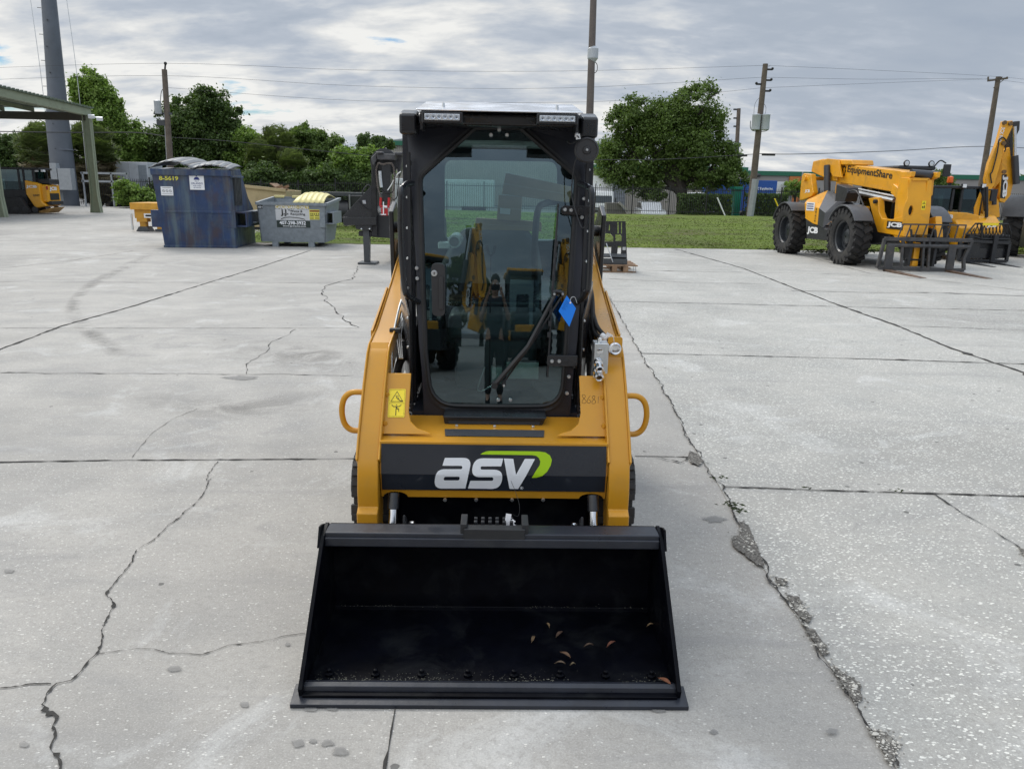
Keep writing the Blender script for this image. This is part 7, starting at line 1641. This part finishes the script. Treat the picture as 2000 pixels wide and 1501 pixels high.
# digging arm traced at its own distance (swung sideways)
zb=lambda a,b:(1890+a/8.336,220+b/8.336)
def wp(pix,Y): return [(lambda p:(p.x,p.z))(at(*zb(*q),Y)) for q in pix]
Ya=21.6
m=MB(); m.M=MI; m.prism(wp([(520,1440),(520,1150),(560,720),(600,600),(690,560),(745,1160),(700,1350),(600,1470)],Ya),'y',Ya,Ya+.30)
m.M=None; AM=m.build('boom',JCBY,BH,.02)
m=MB(); m.M=MI; m.prism(wp([(575,140),(730,130),(725,230),(600,500),(560,720),(430,1180),(380,1250),(300,1250),(285,1080),(340,830),(480,480)],Ya-.12),'y',Ya-.14,Ya-.02); m.prism(wp([(575,140),(730,130),(725,230),(600,500),(560,720),(430,1180),(380,1250),(300,1250),(285,1080),(340,830),(480,480)],Ya+.3),'y',Ya+.32,Ya+.42); m.M=None; DP=m.build('dipper',JCBY,BH,.015)
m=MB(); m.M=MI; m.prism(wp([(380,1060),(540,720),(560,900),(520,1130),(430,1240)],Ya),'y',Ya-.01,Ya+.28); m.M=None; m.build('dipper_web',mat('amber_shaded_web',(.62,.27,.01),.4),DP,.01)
m=MB(); m.M=MI; m.prism(wp([(735,145),(850,135),(840,280),(790,380),(800,740),(735,1100),(690,740),(650,520),(725,260)],Ya+.05),'y',Ya+.03,Ya+.25); m.M=None; m.build('link_assembly',mat('link_black',(.03,.028,.026),.5,var=.3),BH,.02)
pw=lambda a,b,Y:MI@at(*zb(a,b),Y)
m=MB(); m.cyl(pw(765,225,Ya-.1),pw(768,700,Ya-.1),.045,n=12); k0=m.build('cylinder_rod',CHR,BH); m=MB(); m.cyl(pw(768,700,Ya-.1),pw(790,1160,Ya-.1),.085,n=14); m.build('arm_cylinder',ENG,BH)
m=MB(); m.tube(cat([pw(500,520,Ya-.18),pw(510,450,Ya-.18),pw(570,405,Ya-.18),pw(620,450,Ya-.18),pw(622,560,Ya-.18),pw(600,640,Ya-.18)],5),.018,6); m.tube(cat([pw(505,500,Ya-.18),pw(470,700,Ya-.18),pw(400,960,Ya-.18),pw(370,1000,Ya-.18),pw(390,1150,Ya-.18)],5),.018,6); m.build('hydraulic_hose',RUB,BH)
for a,b in((578,500),(582,965),(590,165),(690,180)): m=MB(); c=at(*zb(a,b),Ya-.15); m.M=MI; m.cyl(c,c+Vector((0,-.05,0)),.055,n=14); m.M=None; m.build('pivot_pin',mat('pin_brown',(.14,.08,.03),.5,var=.3),BH)
m=MB(); m.M=MI; c0=at(*zb(585,1005),Ya-.006); c1=at(*zb(565,1400),Ya-.006)
m.prism(wp([(555,1005),(638,1005),(605,1400),(525,1390)],Ya-.003),'y',Ya-.006,Ya-.002); m.M=None; NP=m.build('name_plate',INK,AM)
m=MB(); m.M=MI; p0=at(*zb(566,1020),Ya-.010); p1=at(*zb(535,1385),Ya-.010); d_=(p1-p0); text(m,'JCB',p0+Vector((.012,0,0)),d_,(d_.z*-1,0,d_.x) ,w=d_.length,h=.15,bold=.055); m.M=None; m.build('lettering',WHT,NP)
m=MB(); m.M=MI; p0=at(*zb(552,235),Ya-.145); p1=at(*zb(482,475),Ya-.145); d_=(p1-p0); text(m,'3CX PRO',p0,d_,(-d_.z,0,d_.x),w=d_.length,h=.10,bold=.03); m.M=None; m.build('lettering',WHT,DP)
m=MB(); m.M=MI; m.prism(wp([(230,1270),(290,1240),(400,1240),(520,1430),(540,1700),(300,1750),(180,1480)],Ya),'y',Ya+.02,Ya+.3); m.M=None; m.build('boom_foot',JCBY,BH,.03)
m=MB(); m.M=MI
for a,b,a2,b2 in((260,1240,300,1600),(440,1260,430,1500)): m.tube([at(*zb(a,b),Ya-.1),at(*zb(a2,b2),Ya-.1)],.06,8)
m.M=None; m.build('swing_cylinder',ENG,BH)
for a,b,Y_ in((200,1420,22.3),): m=MB(); m.M=MI; m.prism(wp([(250,1290),(240,1500),(170,1500),(120,1680),(60,1700)],21.9),'y',21.8,22.0); m.M=None; m.build('stabiliser_leg',JCBY,BH,.02)
# ---- compact track loader far left
lz=R(6); LO2=gr(63,418); fr=Frame(LO2,lz); PT=fr.pt
CT=thing('compact_track_loader','yellow and black compact track loader parked behind the left canopy post','track loader',LO2,lz)
zc_=lambda a,b:(a/11.546,300+b/11.546)
px_=lambda a,b,y=-.0:(lambda p:(p.x,p.z))(PT(*zc_(a,b),'y',y))
XR=px_(1060,1170)[0]
m=MB(); m.prism([px_(545,600),px_(780,650),px_(880,690),px_(935,1080),px_(1060,1180),px_(800,1230),px_(740,1150),px_(585,920)],'y',0,1.5)
m.build('engine_cover',JCBY,CT,.05,seg=3)
m=MB(); a=px_(880,690);b=px_(1060,1100); XR2=XR+.03; m.bb(a[0]-.1,XR2,.15,1.45,b[1],a[1]-.02); m.build('rear_door',JCBY,CT,.06,seg=3)
m=MB(); m.bb(XR2+.002,XR2+.02,.35,1.25,b[1]+.10,a[1]-.42); m.build('rear_grille',INK,CT,.01)
m=MB(); m.bb(XR2-.1,XR2+.12,.2,1.4,b[1]-.12,b[1]+.05); m.build('rear_bumper',BLKM,CT,.02)
m=MB(); text(m,'JCB',(XR2+.006,.38,a[1]-.33),(0,1,0),(0,0,1),w=.75,h=.22,bold=.055); m.build('lettering',WHT,CT)
m=MB(); p=px_(590,785); text(m,'JCB',(p[0],-.006,p[1]),(1,0,0),(0,0,1),w=.50,h=.15,bold=.055); m.build('lettering',WHT,CT); m=MB(); p=px_(750,965); text(m,'270T',(p[0],-.006,p[1]),(1,0,0),(0,0,1),w=.30,h=.09,bold=.03); m.build('lettering',INK,CT)
m=MB(); m.bb(XR2-.02,XR2+.01,.1,.22,a[1]-.25,a[1]-.08); m.build('tail_light',TAIL,CT)
xf=px_(20,330)[0]-.6
m=MB(); zt=px_(400,310)[1]; xr_=px_(890,350)[0]
m.bb(xf,xr_-.1,.1,1.45,zt-.10,zt); 
for x in(xf,px_(350,400)[0],px_(500,500)[0]-.05,px_(700,500)[0]): m.bb(x,x+.10,.1,.18,.9,zt-.1); m.bb(x,x+.10,1.37,1.45,.9,zt-.1)
m.bb(xf,px_(540,600)[0],.05,1.5,.45,1.12); m.build('cab_frame',BLKM,CT,.02)
for yy_ in(.13,1.40): m=MB(); m.bb(xf+.1,px_(690,500)[0],yy_,yy_+.01,1.1,zt-.1); m.build('cab_glazing',CABG,CT)
m=MB(); m.bb(px_(1050,600)[0]-.9,px_(1050,600)[0],.3,1.3,a[1]+.0,a[1]+.25); m.build('exhaust_guard',BLKM,CT,.05)
for u in(715,870): m=MB(); p=px_(u,385); m.bb(p[0],p[0]+.12,.2,.4,p[1]-.05,p[1]+.05); m.build('work_light',WHT,CT,.01)
for y0 in(-.32,1.5):
    m=MB(); P=rounded([(xf-.1,.0,.2),(xf+.1,.55,.2),(px_(420,960)[0],px_(420,960)[1],.15),(px_(520,980)[0],px_(520,980)[1],.15),(px_(720,1300)[0],.1,.15),(px_(700,1385)[0],0,.1)],5); m.prism(P,'y',y0,y0+.34); TK=m.build('rubber_track',DRUB,CT,.02)
    for i in range(5): k=MB(); k.lathe([(.14,0),(.14,.02),(.05,.03)],(xf+.35+i*.42,y0-.001 if y0<0 else y0+.34,.22),(0,-1 if y0<0 else 1,0),16); k.build('track_roller',BLKM,TK)
m=MB(); m.prism([(XR-.5,.15),(XR+.2,.32),(XR+.2,.30),(XR-.1,.05),(XR-.5,.05)],'y',.2,1.35); m.build('belly_plate',mat('sandy_belly',(.35,.20,.06),.6,var=.15),CT,.01)
# ---- what the door glass mirrors: the row behind the photographer, and the photographer
mirr=[((-2.6,-4.6),R(150),'yellow backhoe mirrored at the left side of the cab door glass'),((1.3,-6.6),R(178),'yellow backhoe mirrored in the middle of the cab door glass behind the person'),((4.0,-6.0),R(205),'yellow backhoe mirrored at the right side of the cab door glass')]
for (x,y),r_,lab in mirr: c=dup(BH,None,(x,y,0),r_); c['label']=lab; c['group']='machines mirrored in the door glass'
for src,(x,y),lab in((0,(-3.5,-22),'shaggy palm mirrored in the door glass left of the person'),(1,(-1.2,-24),'shaggy palm mirrored in the door glass closest to the person')):
    pal=[o for o in C.objects if o.name.startswith('cabbage_palm') and o.type=='EMPTY'][2+src]; c=dup(pal,None,(x,y,0)); c['label']=lab; c['group']='palms mirrored in the door glass'
SKIN=mat('skin',(.42,.25,.18),.5,var=.08); SHIRT=mat('navy_shirt',(.018,.022,.035),.85,var=.2,vs_=20,bump=.2); TROU=mat('dark_trousers',(.02,.02,.022),.85,var=.2,bump=.2); HAIR=mat('dark_hair',(.015,.011,.008),.6,var=.3,vs_=60,bump=.4); PHN=mat('phone_black',(.012,.012,.014),.25)
PE=thing('person','person in a dark polo shirt holding up a phone, mirrored in the cab door glass','person',(-.03,-.36,0),0)
def skin(name,verts,edges,m_,par,root=0,sub=2):
    me=bpy.data.meshes.new(name); me.from_pydata([v[:3] for v in verts],edges,[]); o=bpy.data.objects.new(name,me); C.objects.link(o); o.parent=par; me.materials.append(m_)
    s=o.modifiers.new('skin','SKIN'); 
    if not me.skin_vertices: 
        try: bpy.context.view_layer.objects.active=o
        except Exception: pass
    if not len(me.skin_vertices):
        sl_=me.attributes
    for i,v in enumerate(verts):
        sv=me.skin_vertices[0].data[i]; r=v[3]; sv.radius=(r,v[4] if len(v)>4 else r); sv.use_root=(i==root)
    s.use_smooth_shade=True; o.modifiers.new('sub','SUBSURF').levels=sub; o.modifiers['sub'].render_levels=sub; return o
V_b=[(0,0,.95,.15,.11),(0,0,1.12,.135,.10),(0,.01,1.32,.165,.11),(0,.0,1.44,.10,.08),(0,0,1.50,.055),(0,.03,1.58,.075,.09),(0,.03,1.68,.08,.10),(0,.02,1.76,.06,.075)]
E_b=[(i,i+1) for i in range(7)]
def addc(base,pts): 
    global V_b,E_b
    p=base
    for q in pts: V_b.append(q); E_b.append((p,len(V_b)-1)); p=len(V_b)-1
    return p
for s in(-1,1):
    addc(0,[(s*.10,0,.86,.095),(s*.11,.02,.50,.065),(s*.115,0,.10,.045),(s*.125,.14,.045,.035)])
    wr=addc(3,[(s*.19,0,1.42,.062),(s*.27,.02,1.18,.045),(s*.15,.25,1.46,.028),(s*.12,.285,1.53,.028,.02)])
    for k,(dx,dz) in enumerate(((-.01,.055),(-.028,.06),(-.045,.045),(-.05,.02))): addc(wr,[(s*(.12+dx*.5),.31,1.54+dz*.6,.009),(s*(.12+dx),.325,1.545+dz,.008)])
    addc(wr,[(s*.10,.30,1.50,.010),(s*.075,.315,1.515,.009)])
body=skin('body',V_b,E_b,SKIN,PE)
TV=[(0,0,.84,.16,.125),(0,0,1.12,.155,.12),(0,.01,1.32,.185,.13),(0,0,1.44,.115,.095)]
TEd=[(0,1),(1,2),(2,3)]
for s in(-1,1): TV+= [(s*.20,0,1.415,.078),(s*.25,.01,1.26,.066)]; k=len(TV); TEd+=[(3,k-2),(k-2,k-1)]
skin('shirt',TV,TEd,SHIRT,PE)
TV=[(0,0,.97,.155,.12),(0,0,.90,.15,.12)]; TEd=[(0,1)]
for s in(-1,1): TV+=[(s*.10,0,.82,.105),(s*.11,.02,.50,.08),(s*.115,0,.11,.07)]; k=len(TV); TEd+=[(1,k-3),(k-3,k-2),(k-2,k-1)]
skin('trousers',TV,TEd,TROU,PE)
m=MB(); m.ball((0,.005,1.735),.092,16,(1,1.08,.95)); m.build('hair',HAIR,PE)
m=MB(); 
for s in(-1,1): m.ball((s*.033,.118,1.665),.012,8)
m.build('eyes',WHT,PE); m=MB(); m.ball((0,.130,1.635),.016,8,(.8,1,1.4)); m.ball((0,.115,1.595),.022,8,(1.2,.5,.35))
for s in(-1,1): m.ball((s*.085,.02,1.65),.025,8,(.4,.8,1.2))
m.build('face_features',SKIN,PE)
for s in(-1,1): m=MB(); m.prism(rounded([(-.07,0,.02),(.20,0,.04),(.20,.05,.03),(.06,.10,.03),(-.07,.09,.03)],4),'x',s*.115-.045,s*.115+.045); m.build('shoe',PHN,PE,.01)
ph=thing('phone','black phone held up by the person mirrored in the cab door glass','phone',(-.03,-.02,1.59))
m=MB(); m.prism(rounded([(-.075,-.037,.008),(.075,-.037,.008),(.075,.037,.008),(-.075,.037,.008)],4),'y',-.022,-.014); m.build('case',PHN,ph,.002)
m=MB(); m.bb(-.06,-.035,-.014,-.012,.012,.034); m.build('lens_plate',ENG,ph,.001)
